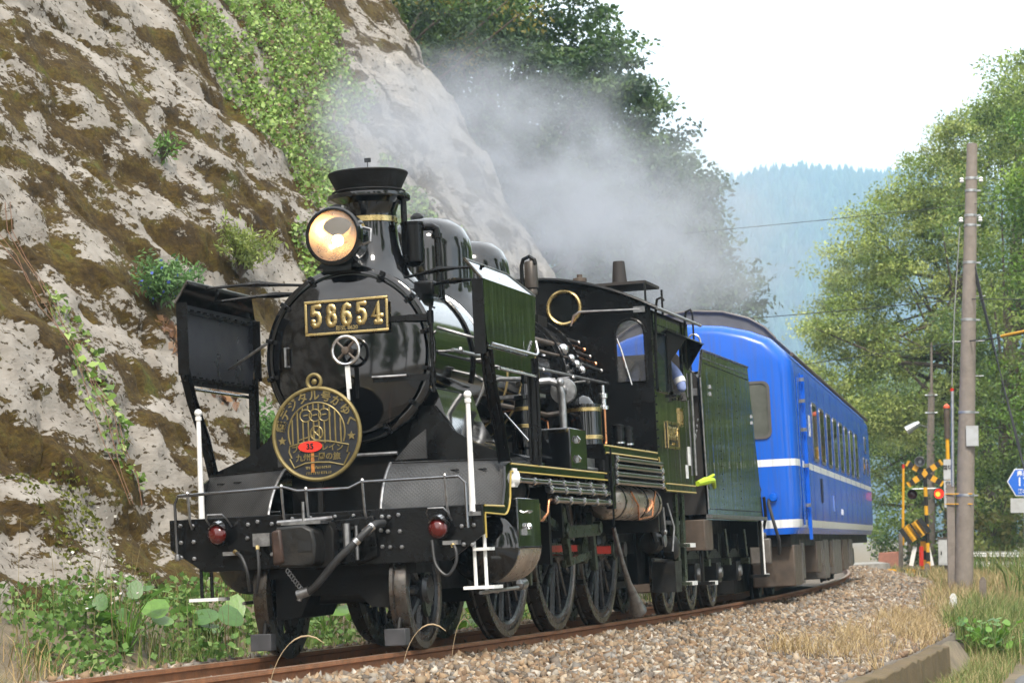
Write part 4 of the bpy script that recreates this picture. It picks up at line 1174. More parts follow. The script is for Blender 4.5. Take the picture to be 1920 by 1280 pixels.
    pipe(1.27, 1.300, .98, 4.10, .026); pipe(1.285, 1.240, 1.95, 4.12, .027); pipe(1.275, 1.158, 2.12, 4.25, .030)
    for z, y0 in ((1.572, 4.45), (1.502, 4.40), (1.430, 4.40), (1.356, 4.40)): pipe(1.275, z, y0, 6.52, .027, 2.02)
    MB().cyl((s * 1.24, .93, 1.31), (s * 1.30, .97, 1.31), .06, 10).box(min(s * 1.22, s * 1.29), max(s * 1.22, s * 1.29), .90, 1.0, 1.24, 1.39).build('pipe_flange', mWhite if s > 0 else mDull, L)
    MB().box(min(s * 1.26, s * 1.30), max(s * 1.26, s * 1.30), 4.12, 4.35, 1.10, 1.60).tube([(s * 1.31, 4.18, 1.66), (s * 1.31, 4.18, .95)], .010, 6).build('pipe_bracket', mBlackS, L)
    tk = MB().lathe((s * 1.08, 0, 1.185), 'y', [(0, 4.72), (.12, 4.74), (.165, 4.80), (.17, 4.86), (.17, 6.60), (.15, 6.68), (0, 6.72)], 28).build('air_tank', mTank, L)
    for y in (4.95, 5.9, 6.45): MB().lathe((s * 1.08, 0, 1.185), 'y', [(.173, y), (.175, y), (.175, y + .05), (.173, y + .05)], 28).build('strap', mBlackS, tk)
    MB().tube([(s * 1.08 + s * .17, 5.2, 1.28), (s * 1.27, 5.4, 1.15), (s * 1.20, 5.7, 1.02), (s * 1.25, 6.1, 1.05), (s * 1.26, 6.25, 1.30)], .010, 6).build('copper_pipe', mCopper, tk)
MB().tube([(1.27, 2.10, 1.158), (1.27, 2.02, 1.15), (1.27, 1.96, 1.04), (1.25, 1.86, .985), (1.2, 1.70, .985)], .013, 8).build('copper_pipe', mCopper, L)
MB().box(1.22, 1.28, 1.66, 1.70, .98, 1.12).build('lubricator', mBrass, L)

# boiler
sb = MB().lathe((0, 0, ZB), 'y', [(.69, 2.36), (.69, .86), (.722, .86), (.722, .80), (.70, .785), (.665, .785), (.66, .81), (0, .82)], 72).build('smokebox', mBlack, L)
door = MB().lathe((0, 0, ZB), 'y', [(.652, .80), (.645, .765), (.58, .738), (.46, .712), (.30, .692), (.15, .684), (0, .682)], 64).build('smokebox_door', mBlack, L)
for k in range(14):
    a = 2 * PI * (k + .5) / 14
    if abs(math.sin(a)) > .97 and math.sin(a) > 0: continue
    c = Vector((math.cos(a) * .675, .775, ZB + math.sin(a) * .675))
    MB().obox(c, (.10, .035, .035), (0, -a, 0)).lathe((c.x, c.y - .015, c.z), 'y', [(.018, 0), (.018, -.03), (.008, -.038)], 6).build('door_dog', mBlackS, sb)
for z, x0 in ((2.625, .30), (2.145, .22)):
    yy = .735
    MB().bar((x0, .690, z), (.52, .712, z), .012, .045).bar((.52, .712, z), (.70, .752, z), .014, .05).lathe((.70, .755, z), 'z', [(.028, -.05), (.028, .05)], 10).build('door_strap', mBlackS, door)
MB().tube([(.705, .75, 2.72), (.705, .75, 2.02)], .014, 8).build('hinge_pin', mBlackS, door)
MB().tube([(.22, .665, 2.165), (.50, .69, 2.165)], .012, 8).build('door_handrail', mDull, door)
MB().tube([(-.50, .735, 2.45), (-.515, .68, 2.45), (-.515, .68, 2.30), (-.50, .735, 2.30)], .012, 8).build('door_grip', mDull, door)
lev = MB().bar((.05, .565, 2.28), (.055, .575, 2.08), .04, .012, up=(0, 1, 0)).bar((.045, .575, 2.10), (.045, .585, 1.99), .022, .012, up=(0, 1, 0)).build('door_lever', mWhite, door)
hw = MB().tube([(.045 + .112 * math.cos(a), .56, 2.385 + .112 * math.sin(a)) for a in [2 * PI * k / 28 for k in range(28)]], .016, 8, closed=True).build('hand_wheel', mSteel, door)
mb = MB().lathe((.045, 0, 2.385), 'y', [(0, .53), (.03, .535), (.034, .57), (.022, .69)], 14)
for k in range(4):
    a = PI / 4 + PI / 2 * k
    mb.tube([(.045, .56, 2.385), (.045 + .105 * math.cos(a), .56, 2.385 + .105 * math.sin(a))], .011, 6)
mb.build('wheel_spokes', mBrownMetal, hw)
# number plate with cast digits
DIG = {'5': [[(.78, 1.36), (.24, 1.36), (.20, .84)], [(.20, .84), (.42, .93), (.66, .86), (.80, .62), (.78, .34), (.60, .10), (.34, .06), (.16, .22), (.22, .36)]],
       '8': [[(.5 + .25 * math.cos(a), 1.06 + .27 * math.sin(a)) for a in [2 * PI * k / 14 for k in range(15)]], [(.5 + .31 * math.cos(a), .42 + .36 * math.sin(a)) for a in [2 * PI * k / 14 for k in range(15)]]],
       '6': [[(.76, 1.22), (.58, 1.36), (.36, 1.24), (.22, .94), (.19, .55)], [(.5 + .30 * math.cos(a), .43 + .37 * math.sin(a)) for a in [2 * PI * k / 14 for k in range(15)]]],
       '4': [[(.62, .06), (.62, 1.38), (.14, .46), (.90, .46)], [(.42, .06), (.82, .06)]]}
def digits(mb, text, cx, cz, h, w, y, r, flat=.35):
    k = h / 1.42
    n = len(text); adv = w / n
    for i, ch_ in enumerate(text):
        x0 = cx - w / 2 + adv * (i + .5) - .5 * k * .78
        for st_ in DIG[ch_]:
            tmp = MB(); tmp.tube([(x0 + px * k * .78, 0, cz - h / 2 + pz * k) for px, pz in st_], r, 8)
            for e in (st_[0], st_[-1]): tmp.sphere((x0 + e[0] * k * .78, 0, cz - h / 2 + e[1] * k), r * 1.12, 8)
            mb.add([(a, y + b * flat, c) for a, b, c in tmp.v], tmp.f)
PX, PZ = .030, 2.668
plate = MB().box(PX - .345, PX + .345, .652, .668, PZ - .135, PZ + .135).build('number_plate', M('plate black enamel', (.008, .008, .009), .3, var=.3, scale=20, bump=.1), L)
fr_ = MB()
for a, b, c, d_ in ((-.355, .355, .118, .142), (-.355, .355, -.142, -.118), (-.355, -.331, -.118, .118), (.331, .355, -.118, .118)):
    fr_.box(PX + a, PX + b, .640, .665, PZ + c, PZ + d_)
fr_.build('frame', mBrass, plate, bevel=.006)
dg = MB(); digits(dg, '58654', PX, PZ + .016, .172, .640, .648, .0205); dg.build('digits', mBrass, plate)
tx = MB(); add_text(tx, '形式 8620', .044, .004, Matrix.Translation((PX, .650, PZ - .092)) @ Matrix.Rotation(PI / 2, 4, 'X'), .0006); tx.build('lettering', mBrass, plate)
# headlamp
LX, LZ = -.036, 3.318
hl = MB().lathe((LX, 0, LZ), 'y', [(.210, .60), (.215, .585), (.238, .60), (.240, .64), (.222, .66), (.215, .68), (.215, .83), (.19, .93), (.12, .98), (0, .99)], 40, cap=False).build('headlamp', mBlack, L)
MB().lathe((LX, 0, LZ), 'y', [(.214, .60), (.20, .585), (.14, .562), (.07, .551), (0, .548)], 36).build('lens', lens_mat(), hl)
MB().lathe((LX, 0, LZ), 'y', [(.208, .604), (.19, .66), (.15, .72), (.09, .765), (.03, .785), (0, .788)], 36, cap=False).build('reflector', M('gilt reflector', (.95, .60, .28), .30, metal=1.0, var=.15, scale=6, bump=.12, bscale=8), hl)
MB().sphere((LX + .01, .68, LZ - .03), .048, 12).build('bulb', emit_mat('glowing bulb', (1.0, .76, .46), 11.0), hl)
MB().lathe((LX, 0, LZ), 'y', [(.218, .59), (.222, .575), (.206, .575), (.206, .59)], 40, cap=False).build('rim', mBlackS, hl)
MB().box(LX - .12, LX + .12, .66, .92, 3.04, 3.13).prism([(LX - .2, 3.07), (LX + .2, 3.07), (LX + .12, 3.14), (LX - .12, 3.14)], 'xz', .70, .90).build('bracket', mBlackS, hl)
for a in (.4, 1.2, 2.2, 3.0): MB().obox((LX + .235 * math.cos(a), .63, LZ + .235 * math.sin(a)), (.04, .06, .02), (0, -a, 0)).build('clip', mDull, hl)
MB().tube([(LX + .17, .75, LZ - .08), (LX + .26, .75, LZ - .05), (LX + .26, .78, LZ + .05), (LX + .17, .78, LZ + .08)], .012, 6).build('handle', mDull, hl)
MB().lathe((LX, 0, LZ), 'y', [(.10, .70), (.13, .71), (.13, .80), (.10, .81)], 16).build('reflector_back', mBlackS, hl).location = (0, 0, .14)
# chimney
CY_ = 1.43
chm = MB().lathe((0, CY_, 0), 'z', [(.47, 2.80), (.44, 2.93), (.385, 3.02), (.32, 3.10), (.268, 3.22), (.238, 3.36), (.224, 3.50), (.226, 3.60), (.25, 3.665), (.31, 3.695), (.345, 3.705), (.350, 3.722), (.345, 3.742), (.25, 3.748), (.20, 3.748), (.19, 3.2)], 48).build('chimney', mBlack, L)
MB().lathe((0, CY_, 0), 'z', [(.254, 3.745), (.262, 3.775), (.336, 3.925), (.332, 3.935), (.322, 3.930), (.245, 3.77), (.245, 3.745)], 48).build('spark_arrester_cone', mBlackM, chm)
MB().lathe((0, CY_, 0), 'z', [(.229, 3.505), (.233, 3.508), (.232, 3.552), (.2285, 3.555)], 48).build('brass_band', mBrass, chm)
MB().tube([(.30 * math.cos(a), CY_ + .30 * math.sin(a), 3.77) for a in [2 * PI * k / 24 for k in range(24)]], .010, 6, closed=True).build('ring', mBlackM, chm)
MB().tube([(0, CY_, 3.9), (0, CY_, 4.04)], .004, 5).box(-.025, .03, CY_ - .006, CY_ + .006, 4.03, 4.065).build('vane', mBlackM, chm)
for k in range(10):
    a = 2 * PI * k / 10
    MB().lathe((.415 * math.cos(a), CY_ + .42 * math.sin(a), 2.97 - .12 * math.cos(a) ** 2), 'z', [(.018, 0), (.018, .03), (.008, .04)], 6).build('bolt', mBlackS, chm)
# exhaust cylinder beside the chimney with its pipe
ec = MB().lathe((.36, CY_ + .02, 0), 'z', [(0, 3.12), (.05, 3.13), (.088, 3.16), (.092, 3.19), (.092, 3.47), (.098, 3.475), (.098, 3.495), (.05, 3.50), (0, 3.50)], 24).build('exhaust_separator', mBlackS, L)
MB().tube([(.30, CY_ + .0, 3.50), (.30, CY_ + .0, 3.72)], .026, 10).build('uptake', mBlackS, ec)
MB().tube([(.44, CY_ + .06, 3.455), (.50, CY_ + .10, 3.46), (.535, CY_ + .12, 3.44), (.54, CY_ + .12, 3.38)], .034, 10).tube([(.54, CY_ + .12, 3.40), (.54, CY_ + .12, 3.36)], .044, 10).tube([(.54, CY_ + .12, 3.38), (.545, CY_ + .12, 2.86)], .024, 10).tube([(.56, CY_ + .13, 3.36), (.575, CY_ + .14, 2.84)], .012, 8).build('drop_pipe', mBlackS, ec)
MB().box(.30, .56, CY_ - .10, CY_ + .16, 2.86, 2.99).build('pipe_saddle', mBlackS, L, bevel=.02)
# barrel, bands, domes
MB().lathe((0, 0, ZB), 'y', [(.648, 2.34), (.648, 5.2)], 64, cap=False).build('boiler_barrel', mBlack, L)
for y in (2.40, 3.15, 3.62, 4.20): MB().lathe((0, 0, ZB), 'y', [(.648, y), (.655, y + .004), (.655, y + .04), (.648, y + .044)], 64, cap=False).build('boiler_band', mBrass, L)
MB().lathe((0, 0, ZB), 'y', [(.69, 2.30), (.70, 2.305), (.70, 2.35), (.66, 2.37)], 64, cap=False).build('smokebox_collar', mSteel, L)
MB().tube([(.70 * math.cos(a), 1.95, ZB + .70 * math.sin(a)) for a in [-.3 + (PI + .6) * k / 30 for k in range(31)]], .016, 6).build('smokebox_pipe', mBlackS, L)
fb = [( .70, 1.72), (.72, 2.2)] + [(.70 * math.cos(a), ZB + .70 * math.sin(a)) for a in [.05 + (PI - .1) * k / 24 for k in range(25)]] + [(-.72, 2.2), (-.70, 1.72)]
MB().prism(fb, 'xz', 4.92, 6.36).build('firebox', mBlackS, L)
MB().prism([(a * 1.03, (b - 2.0) * 1.03 + 2.0) for a, b in fb], 'xz', 5.02, 5.07).prism([(a * 1.045, (b - 2.0) * 1.045 + 2.0) for a, b in fb], 'xz', 5.62, 5.68).build('firebox_flange', mBlackS, L)
rv = MB()
for k in range(5):
    for z in (2.10, 1.95): rv.lathe((.715, 5.1 + k * .08 + (.6 if z < 2 else 0), z), 'x', [(.014, 0), (.014, .03), (0, .032)], 6)
for k in range(9):
    a = .15 + k * .12
    rv.sphere((.735 * math.cos(a), 5.65, ZB + .735 * math.sin(a)), .014, 6)
tag(rv.build('stay_bolts', mDull, L), kind='stuff')
for nm, y, r, zt in (('sand_dome', 3.0, .405, 3.745), ('steam_dome', 4.42, .355, 3.70)):
    dm = MB().lathe((0, y, 0), 'z', [(r + .14, 2.80), (r + .08, 2.93), (r + .02, 3.03), (r, 3.14), (r, zt - .32), (r * .96, zt - .21), (r * .84, zt - .11), (r * .60, zt - .035), (r * .3, zt - .006), (0, zt)], 48).build(nm, mBlack, L)
    MB().lathe((-.05, y - .1, zt - .02), 'z', [(.06, 0), (.06, .03), (.03, .06), (0, .07)], 12).build('dome_cap', mBlackM, dm)
MB().tube([(.34, 4.95, 2.95), (.34, 4.95, 3.50), (.36, 4.95, 3.56), (.42, 4.95, 3.585), (.47, 4.95, 3.55), (.48, 4.95, 3.50)], .02, 8).build('vent_hook', mBlackS, L)
wh = MB().lathe((.30, 5.45, 0), 'z', [(.03, 3.0), (.03, 3.26), (.055, 3.27), (.055, 3.31), (.045, 3.33), (.066, 3.335), (.066, 3.585), (.055, 3.60), (.012, 3.605), (.012, 3.64), (0, 3.64)], 18).build('whistle', M('dull bronze', (.06, .05, .042), .4, metal=.4), L)
MB().box(.22, .40, 5.25, 5.6, 2.95, 3.05).tube([(.1, 5.3, 3.0), (.1, 5.3, 3.25)], .03, 8).tube([(.18, 5.35, 3.0), (.18, 5.35, 3.2)], .03, 8).build('safety_valves', mGrime, L)
# side handrails, pipes on the boiler
for s in (1, -1):
    hr = MB().tube([(s * .80, 1.0, 2.37), (s * .80, 4.9, 2.40), (s * .84, 6.2, 2.40)], .016, 8).build('boiler_handrail', mDull, L)
    for y in (1.2, 2.2, 3.0, 3.8, 4.9, 5.5): MB().tube([(s * .66, y, 2.38), (s * .80, y, 2.385)], .014, 6).sphere((s * .805, y, 2.385), .026, 8).build('rail_knob', mDull, hr)
    MB().tube([(s * .69, 2.5, 2.02), (s * .72, 4.2, 2.0), (s * .74, 4.8, 2.05)], .022, 8).tube([(s * .67, 2.4, 2.58), (s * .64, 5.4, 2.62)], .016, 8).tube([(s * .60, 4.2, 2.72), (s * .58, 5.7, 2.74)], .028, 8).build('boiler_pipes', mBrownMetal, L)
    MB().tube([(s * .655, 4.05, 2.05), (s * .66, 4.05, 1.98), (s * .68, 4.35, 1.95), (s * .69, 4.36, 1.7)], .010, 6).build('copper_pipe', mCopper, L)
    for k in range(5): MB().tube([(s * (.50 + .05 * k), 5.7, 2.86 - .07 * k), (s * (.54 + .055 * k), 6.3, 2.84 - .075 * k)], .013, 6).sphere((s * (.54 + .055 * k), 6.28, 2.84 - .075 * k), .022, 8).build('regulator_pipe', mCopper if k % 2 else mDull, L)
    MB().sphere((s * .66, 5.15, 2.68), .06, 10).sphere((s * .70, 5.3, 2.60), .045, 10).sphere((s * .72, 5.42, 2.55), .045, 10).sphere((s * .74, 5.54, 2.50), .045, 10).build('clack_valves', mSteel, L)
# smoke deflectors
for s in (1, -1):
    x0, x1 = s * 1.266, s * 1.282
    y1 = 1.86 if s > 0 else 2.0
    poly = [(.30, 2.845), (.31, 2.5), (.36, 2.24), (.44, 2.19), (y1 - .22, 2.19), (y1 - .14, 2.24), (y1 - .11, 2.36), (y1, 2.845)]
    df = MB().prism(poly, 'yz', x0, x1).build('smoke_deflector', mPanel if s > 0 else M('inner deflector paint with sheen', (.022, .024, .031), .36, var=.35, scale=4, rvar=.4), L)  # left plate's base colour carries the bluish sheen of reflections
    fl = MB()
    f = [(.27, 0.0), (y1 - .02, 0.0), (y1 - .40, 1.0), (.23, 1.0)]
    q = [(s * (1.282 - .125 * v), y, 2.846 + .155 * v) for y, v in f]
    q2 = [(a - s * .012, b, c - .012) for a, b, c in q]
    fl.add(q + q2, [(0, 1, 2, 3), (4, 7, 6, 5), (0, 4, 5, 1), (1, 5, 6, 2), (2, 6, 7, 3), (3, 7, 4, 0)])
    fl.build('top_flap', mBlack, df)
    MB().tube([q[0], q[3], q[2], q[1]], .010, 6).build('flap_beading', mDull, df)
    MB().box(min(s * 1.19, x1), max(s * 1.19, x1), .288, .302, 2.26, 2.84).build('stiffener', mBlackS, df)
    MB().box(min(s * 1.20, x0), max(s * 1.20, x0), y1 - .10, y1 - .085, 2.3, 2.82).build('stiffener', mBlackS, df)
    for z in (2.80, 2.26):
        rv = MB()
        for k in range(11): rv.obox((s * 1.258, .42 + k * (y1 - .62) / 10, z + .0), (.014, .05, .012))
        rv.box(min(s * 1.25, s * 1.266), max(s * 1.25, s * 1.266), .36, y1 - .14, z - .035, z - .012)
        rv.build('rivet_strip', mBlackS, df)
    MB().tube([(s * 1.30, .40, 2.345), (s * 1.325, .43, 2.335), (s * 1.325, y1 - .24, 2.335), (s * 1.325, y1 - .17, 2.36), (s * 1.30, y1 - .13, 2.46)], .013, 8).build('grab_rail', mSteel, df)
    # posts: front one cranked backwards, rear one upright
    for pts in ([(.36, 2.30), (.42, 2.05), (.60, 1.72), (.72, 1.44)] if s > 0 else [(.36, 2.30), (.50, 2.05), (.74, 1.75), (.90, 1.44)], [(y1 - .14, 2.32), (y1 - .15, 1.9), (y1 - .18, 1.43)]):
        po = MB()
        for a, b in zip(pts[:-1], pts[1:]): po.bar((s * 1.235, a[0], a[1]), (s * 1.235, b[0], b[1]), .012, .085, up=(0, 1, 0)).bar((s * 1.274, a[0] + .02, a[1]), (s * 1.274, b[0] + .02, b[1]), .012, .075, up=(1, 0, 0))
        for a, b in zip(pts[:-1], pts[1:]): po.bar((s * 1.25, a[0], a[1]), (s * 1.25, b[0], b[1]), .07, .014, up=(0, 1, 0))
        po.build('post', mBlackS, df)
    MB().tube([(s * 1.29, .62, 2.165), (s * 1.29, y1 - .1, 2.165)], .014, 8).build('lower_rail', mSteel, df)
    # stays from the smokebox shoulder
    for ya, za, yb, zb, xb in ((1.0, 2.985, .62, 2.975, 1.20), (1.45, 2.95, .95, 2.90, 1.23)):
        MB().tube([(s * .42, ya, za), (s * .62, ya - .10, za + .01), (s * .78, (ya + yb) / 2, (za + zb) / 2 + .025), (s * .92, (ya + yb) / 2 - .05, (za + zb) / 2 + .02), (s * xb, yb, zb)], [.012, .014, .030, .014, .012], 6).build('stay_rod', mBlackS, df)
    MB().tube([(s * .68, 1.0, 2.56), (s * .80, .98, 2.52), (s * 1.24, 1.25, 2.36)], .013, 8).build('stay_rod', mDull, df)
# fittings on the right running board
c1 = MB().lathe((1.02, 2.38, 0), 'z', [(0, 1.44), (.13, 1.44), (.13, 1.48), (.085, 1.50), (.085, 1.60), (.105, 1.62), (.105, 2.02), (.12, 2.03), (.12, 2.06), (.05, 2.08), (.03, 2.16), (.04, 2.18), (.04, 2.24), (0, 2.26)], 24).build('air_compressor', mBlack, L)
for z in (1.78, 1.93): MB().lathe((1.02, 2.38, 0), 'z', [(.106, z), (.110, z + .004), (.110, z + .030), (.106, z + .034)], 24).build('brass_band', mBrass, c1)
MB().box(.80, 1.16, 2.3, 2.5, 2.04, 2.07).tube([(1.02, 2.38, 2.2), (.8, 2.4, 2.22), (.7, 2.4, 2.2)], .02, 8).build('compressor_flange', mDull, c1)
tb = MB().box(.72, 1.25, 2.93, 3.52, 1.436, 1.80).build('tool_box', mBlack, L, bevel=.012)
for z in (1.70, 1.53): MB().box(1.25, 1.268, 3.15, 3.22, z - .03, z + .03).tube([(1.262, 3.12, z + .03), (1.285, 3.14, z), (1.262, 3.16, z - .03)], .008, 6).build('latch', mSteel, tb)
c2 = MB().lathe((1.0, 4.50, 0), 'z', [(0, 1.70), (.16, 1.70), (.16, 2.07), (.165, 2.075), (.165, 2.09), (.10, 2.10), (.06, 2.16), (0, 2.18)], 28).build('air_pump', mBlack, L)
for z in (2.02, 1.76): MB().lathe((1.0, 4.50, 0), 'z', [(.161, z), (.166, z + .004), (.166, z + .036), (.161, z + .04)], 28).build('brass_band', mBrass, c2)
MB().lathe((.86, 4.3, 2.22), 'y', [(0, -.08), (.035, -.075), (.05, -.03), (.12, -.02), (.125, .02), (.05, .03), (0, .04)], 22).build('governor_disc', mDull, L)
MB().tube([(.66, 3.6, 2.26), (.90, 3.65, 2.27), (.98, 3.68, 2.24), (1.0, 3.70, 2.15), (1.0, 3.70, 1.80)], .036, 10).sphere((.99, 3.68, 2.25), .045, 10).build('steam_pipe', mDull, L)
MB().tube([(1.15, 4.70, 2.05), (1.15, 4.70, 1.74), (1.16, 4.62, 1.70)], .013, 8).build('copper_pipe', mCopper, L)
MB().lathe((1.13, 4.75, 0), 'z', [(.05, 2.05), (.05, 2.08), (.03, 2.09), (.03, 2.15), (.045, 2.16), (.045, 2.2), (.02, 2.21), (.02, 2.28), (0, 2.28)], 12).build('oil_cup', mSteel, L)
for y, z in ((5.35, 1.70), (5.75, 1.70)):
    cn = MB().lathe((1.12, y, 0), 'z', [(0, z), (.03, z), (.03, z + .06), (.055, z + .065), (.055, z + .21), (.062, z + .212), (.062, z + .225), (.02, z + .24), (0, z + .24)], 16).build('oil_canister', mBlackS, L)
    MB().lathe((1.12, y, 0), 'z', [(.063, z + .05), (.063, z + .065), (.056, z + .067)], 16).build('rim', mSteel, cn)
MB().box(.78, 1.02, 4.85, 5.1, 1.70, 2.0).build('valve_box', mBlack, L, bevel=.02)
MB().tube([(1.20, 3.1, 1.46), (1.20, 4.05, 1.46)], .02, 8).tube([(1.16, 3.6, 1.50), (1.16, 4.05, 1.52)], .025, 8).box(1.0, 1.2, 3.55, 4.0, 1.44, 1.56).build('reverser_rod', mDull, L)
MB().tube([(.75, 2.2, 1.6), (1.2, 1.95, 1.5)], .012, 6).tube([(.9, 2.1, 1.9), (1.15, 1.9, 1.65)], .010, 6).build('thin_rods', mSteel, L)

# cab
def roofz(x): return 3.50 - .2036 * x * x
outl = [(-1.28, 1.62), (1.28, 1.62)] + [(x, roofz(x)) for x in np.linspace(1.28, -1.28, 21)]
holes = []
for s in (1, -1):
    holes.append(circ(s * .391, 3.212, .165, 28))
    holes.append([(s * 1.06 - .145, 2.42), (s * 1.06 + .145, 2.42)] + circ(s * 1.06, 2.895, .145, 13, 0, PI))
cf = MB().plate_holes(outl, holes, 'xz', 6.35, 6.372).build('cab_front', mBlackS, L)
for s in (1, -1):
    MB().tube([(s * .391 + .168 * math.cos(a), 6.345, 3.212 + .168 * math.sin(a)) for a in [2 * PI * k / 36 for k in range(36)]], .020, 8, closed=True).build('round_window_frame', mBrass, cf)
    MB().prism(circ(s * .391, 3.212, .165, 28), 'xz', 6.358, 6.364).build('round_window_glass', glass_mat('porthole glass', (.008, .009, .009), .93) if s > 0 else bpy.data.materials['porthole glass'], cf)
    wf = [(s * 1.06 - .155, 2.41), (s * 1.06 + .155, 2.41)] + circ(s * 1.06, 2.895, .155, 13, 0, PI)
    fr = MB().tube([(a, 6.345, b) for a, b in wf], .016, 6, closed=True)
    for a, b in wf[::2]: fr.sphere((a, 6.335, b), .013, 6)
    for k in range(5):
        for q in (-.155, .155): fr.sphere((s * 1.06 + q, 6.335, 2.46 + k * .1), .012, 6)
    fr.build('arched_window_frame', mBlackS, cf)
    MB().prism([(s * 1.06 - .145, 2.42), (s * 1.06 + .145, 2.42)] + circ(s * 1.06, 2.895, .145, 13, 0, PI), 'xz', 6.358, 6.363).build('arched_window_glass', glass_mat('dusty cab glass', (.10, .10, .10), .28) if s > 0 else bpy.data.materials['dusty cab glass'], cf)
    MB().tube([(s * .93, 6.325, 2.86), (s * .97, 6.32, 2.74), (s * 1.06, 6.322, 2.38)], [.007, .010, .012], 6).build('wiper_arm', mSteel, cf)
    MB().tube([(s * .46, 6.32, 3.02), (s * .50, 6.30, 3.12), (s * .56, 6.30, 3.155), (s * 1.20, 6.30, 3.135)], .013, 8).build('cab_rail', mDull, cf)
    MB().box(min(s * 1.12, s * 1.24), max(s * 1.12, s * 1.24), 6.29, 6.33, 3.105, 3.165).build('rail_clamp', mDull, cf)
    # cab side
    so_ = [(6.372, 1.62), (6.50, 1.45), (6.56, 1.36), (6.68, 1.30), (8.20, 1.30), (8.20, 3.13), (6.372, 3.13)]
    hl_ = [rrect(6.50, 7.06, 2.32, 2.92, .05), rrect(7.18, 7.78, 2.32, 2.92, .05)]
    cs_ = MB().plate_holes(so_, hl_, 'yz', s * 1.262, s * 1.282).build('cab_side', mPanel, L)
    MB().tube([(s * 1.286, a, b) for a, b in rrect(6.50, 7.06, 2.32, 2.92, .05)], .014, 6, closed=True).build('window_frame', mBlackS, cs_)
    MB().prism(rrect(6.50, 7.06, 2.32, 2.92, .05), 'yz', s * 1.270, s * 1.275).build('window_glass', mGlassD, cs_)
    MB().tube([(s * 1.286, a, b) for a, b in rrect(7.18, 7.78, 2.32, 2.92, .05)], .014, 6, closed=True).build('window_frame', mBlackS, cs_)
    MB().box(min(s * 1.25, s * 1.34), max(s * 1.25, s * 1.34), 7.14, 7.80, 2.285, 2.315).build('arm_rest', mBlackS, cs_)
    aw = [(s * 1.282, 7.05, 2.99), (s * 1.282, 8.12, 2.99), (s * 1.47, 8.12, 2.90), (s * 1.47, 7.18, 2.90)]
    mb = MB().add(aw + [(a, b, c - .012) for a, b, c in aw], [(0, 1, 2, 3), (4, 7, 6, 5), (0, 4, 5, 1), (1, 5, 6, 2), (2, 6, 7, 3), (3, 7, 4, 0)])
    mb.add([(s * 1.284, 7.10, 2.98), (s * 1.284, 7.10, 2.62), (s * 1.46, 7.20, 2.89), (s * 1.284, 7.115, 2.98), (s * 1.284, 7.115, 2.62), (s * 1.46, 7.215, 2.89)], [(0, 1, 2), (3, 5, 4), (0, 3, 4, 1), (1, 4, 5, 2), (2, 5, 3, 0)])
    mb.add([(s * 1.284, 8.10, 2.98), (s * 1.284, 8.10, 2.62), (s * 1.46, 8.10, 2.89), (s * 1.284, 8.115, 2.98), (s * 1.284, 8.115, 2.62), (s * 1.46, 8.115, 2.89)], [(0, 1, 2), (3, 5, 4), (0, 3, 4, 1), (1, 4, 5, 2), (2, 5, 3, 0)])
    mb.build('window_awning', mBlackS, cs_)
    MB().tube([(s * 1.284, 6.385, 1.64), (s * 1.284, 6.51, 1.47), (s * 1.284, 6.57, 1.37), (s * 1.284, 6.69, 1.315), (s * 1.284, 8.19, 1.315)], .007, 5).tube([(s * 1.284, 6.70, 1.385), (s * 1.284, 8.19, 1.385)], .007, 5).build('gold_line', mGold, cs_)
    rv = MB()
    for k in range(16): rv.sphere((s * 1.284, 6.42, 1.75 + k * .085), .010, 6)
    for k in range(14): rv.sphere((s * 1.284, 6.48 + k * .10, 3.0), .008, 6)
    tag(rv.build('rivets', mBlackS, cs_), kind='stuff')
    # side number plate
    pl = MB().box(min(s * 1.282, s * 1.292), max(s * 1.282, s * 1.292), 6.84, 7.38, 1.765, 2.01).build('side_number_plate', bpy.data.materials['plate black enamel'], L)
    fr = MB()
    for a, b, c, d_ in ((6.83, 7.39, 2.0, 2.025), (6.83, 7.39, 1.75, 1.775), (6.83, 6.855, 1.775, 2.0), (7.365, 7.39, 1.775, 2.0)): fr.box(min(s * 1.29, s * 1.303), max(s * 1.29, s * 1.303), a, b, c, d_)
    fr.build('frame', mBrass, pl)
    tmp = MB(); digits(tmp, '58654', 0, 1.905, .12, .48, 0, .017)
    MB().add([(s * (1.296) - s * b, 7.11 + s * a, c) for a, b, c in tmp.v], tmp.f).build('digits', mBrass, pl)
    tmp = MB(); add_text(tmp, '形式 8620', .035, .003, Matrix.Identity(4))
    MB().add([(s * (1.294 + c), 7.11 + s * a, 1.80 + b) for a, b, c in tmp.v], tmp.f).build('lettering', mBrass, pl)
    mb = MB()
    for a, b, c, d_ in ((7.48, 7.66, 2.17, 2.19), (7.48, 7.66, 2.0, 2.02), (7.48, 7.50, 2.02, 2.17), (7.64, 7.66, 2.02, 2.17)): mb.box(min(s * 1.282, s * 1.30), max(s * 1.282, s * 1.30), a, b, c, d_)
    mb.build('builder_plate_frame', mBrass, L)
    MB().box(min(s * 1.282, s * 1.286), max(s * 1.282, s * 1.286), 7.88, 7.99, 1.60, 1.80).box(min(s * 1.282, s * 1.286), max(s * 1.282, s * 1.286), 7.72, 7.83, 1.46, 1.60).build('stencil_label', mWhite, L)
    for y in (6.50, 7.95): MB().tube([(s * 1.29, y, 2.70), (s * 1.30, y, 3.05), (s * 1.31, y, 3.16), (s * 1.33, y - .02, 3.24), (s * 1.38, y - .02, 3.26), (s * 1.40, y - .02, 3.22)], .014, 6).build('lamp_hook', mBlackM, cs_)
    MB().tube([(s * 1.30, 8.16, 1.5), (s * 1.30, 8.16, 2.6)], .014, 8).build('cab_grab_rail', mDull, cs_)
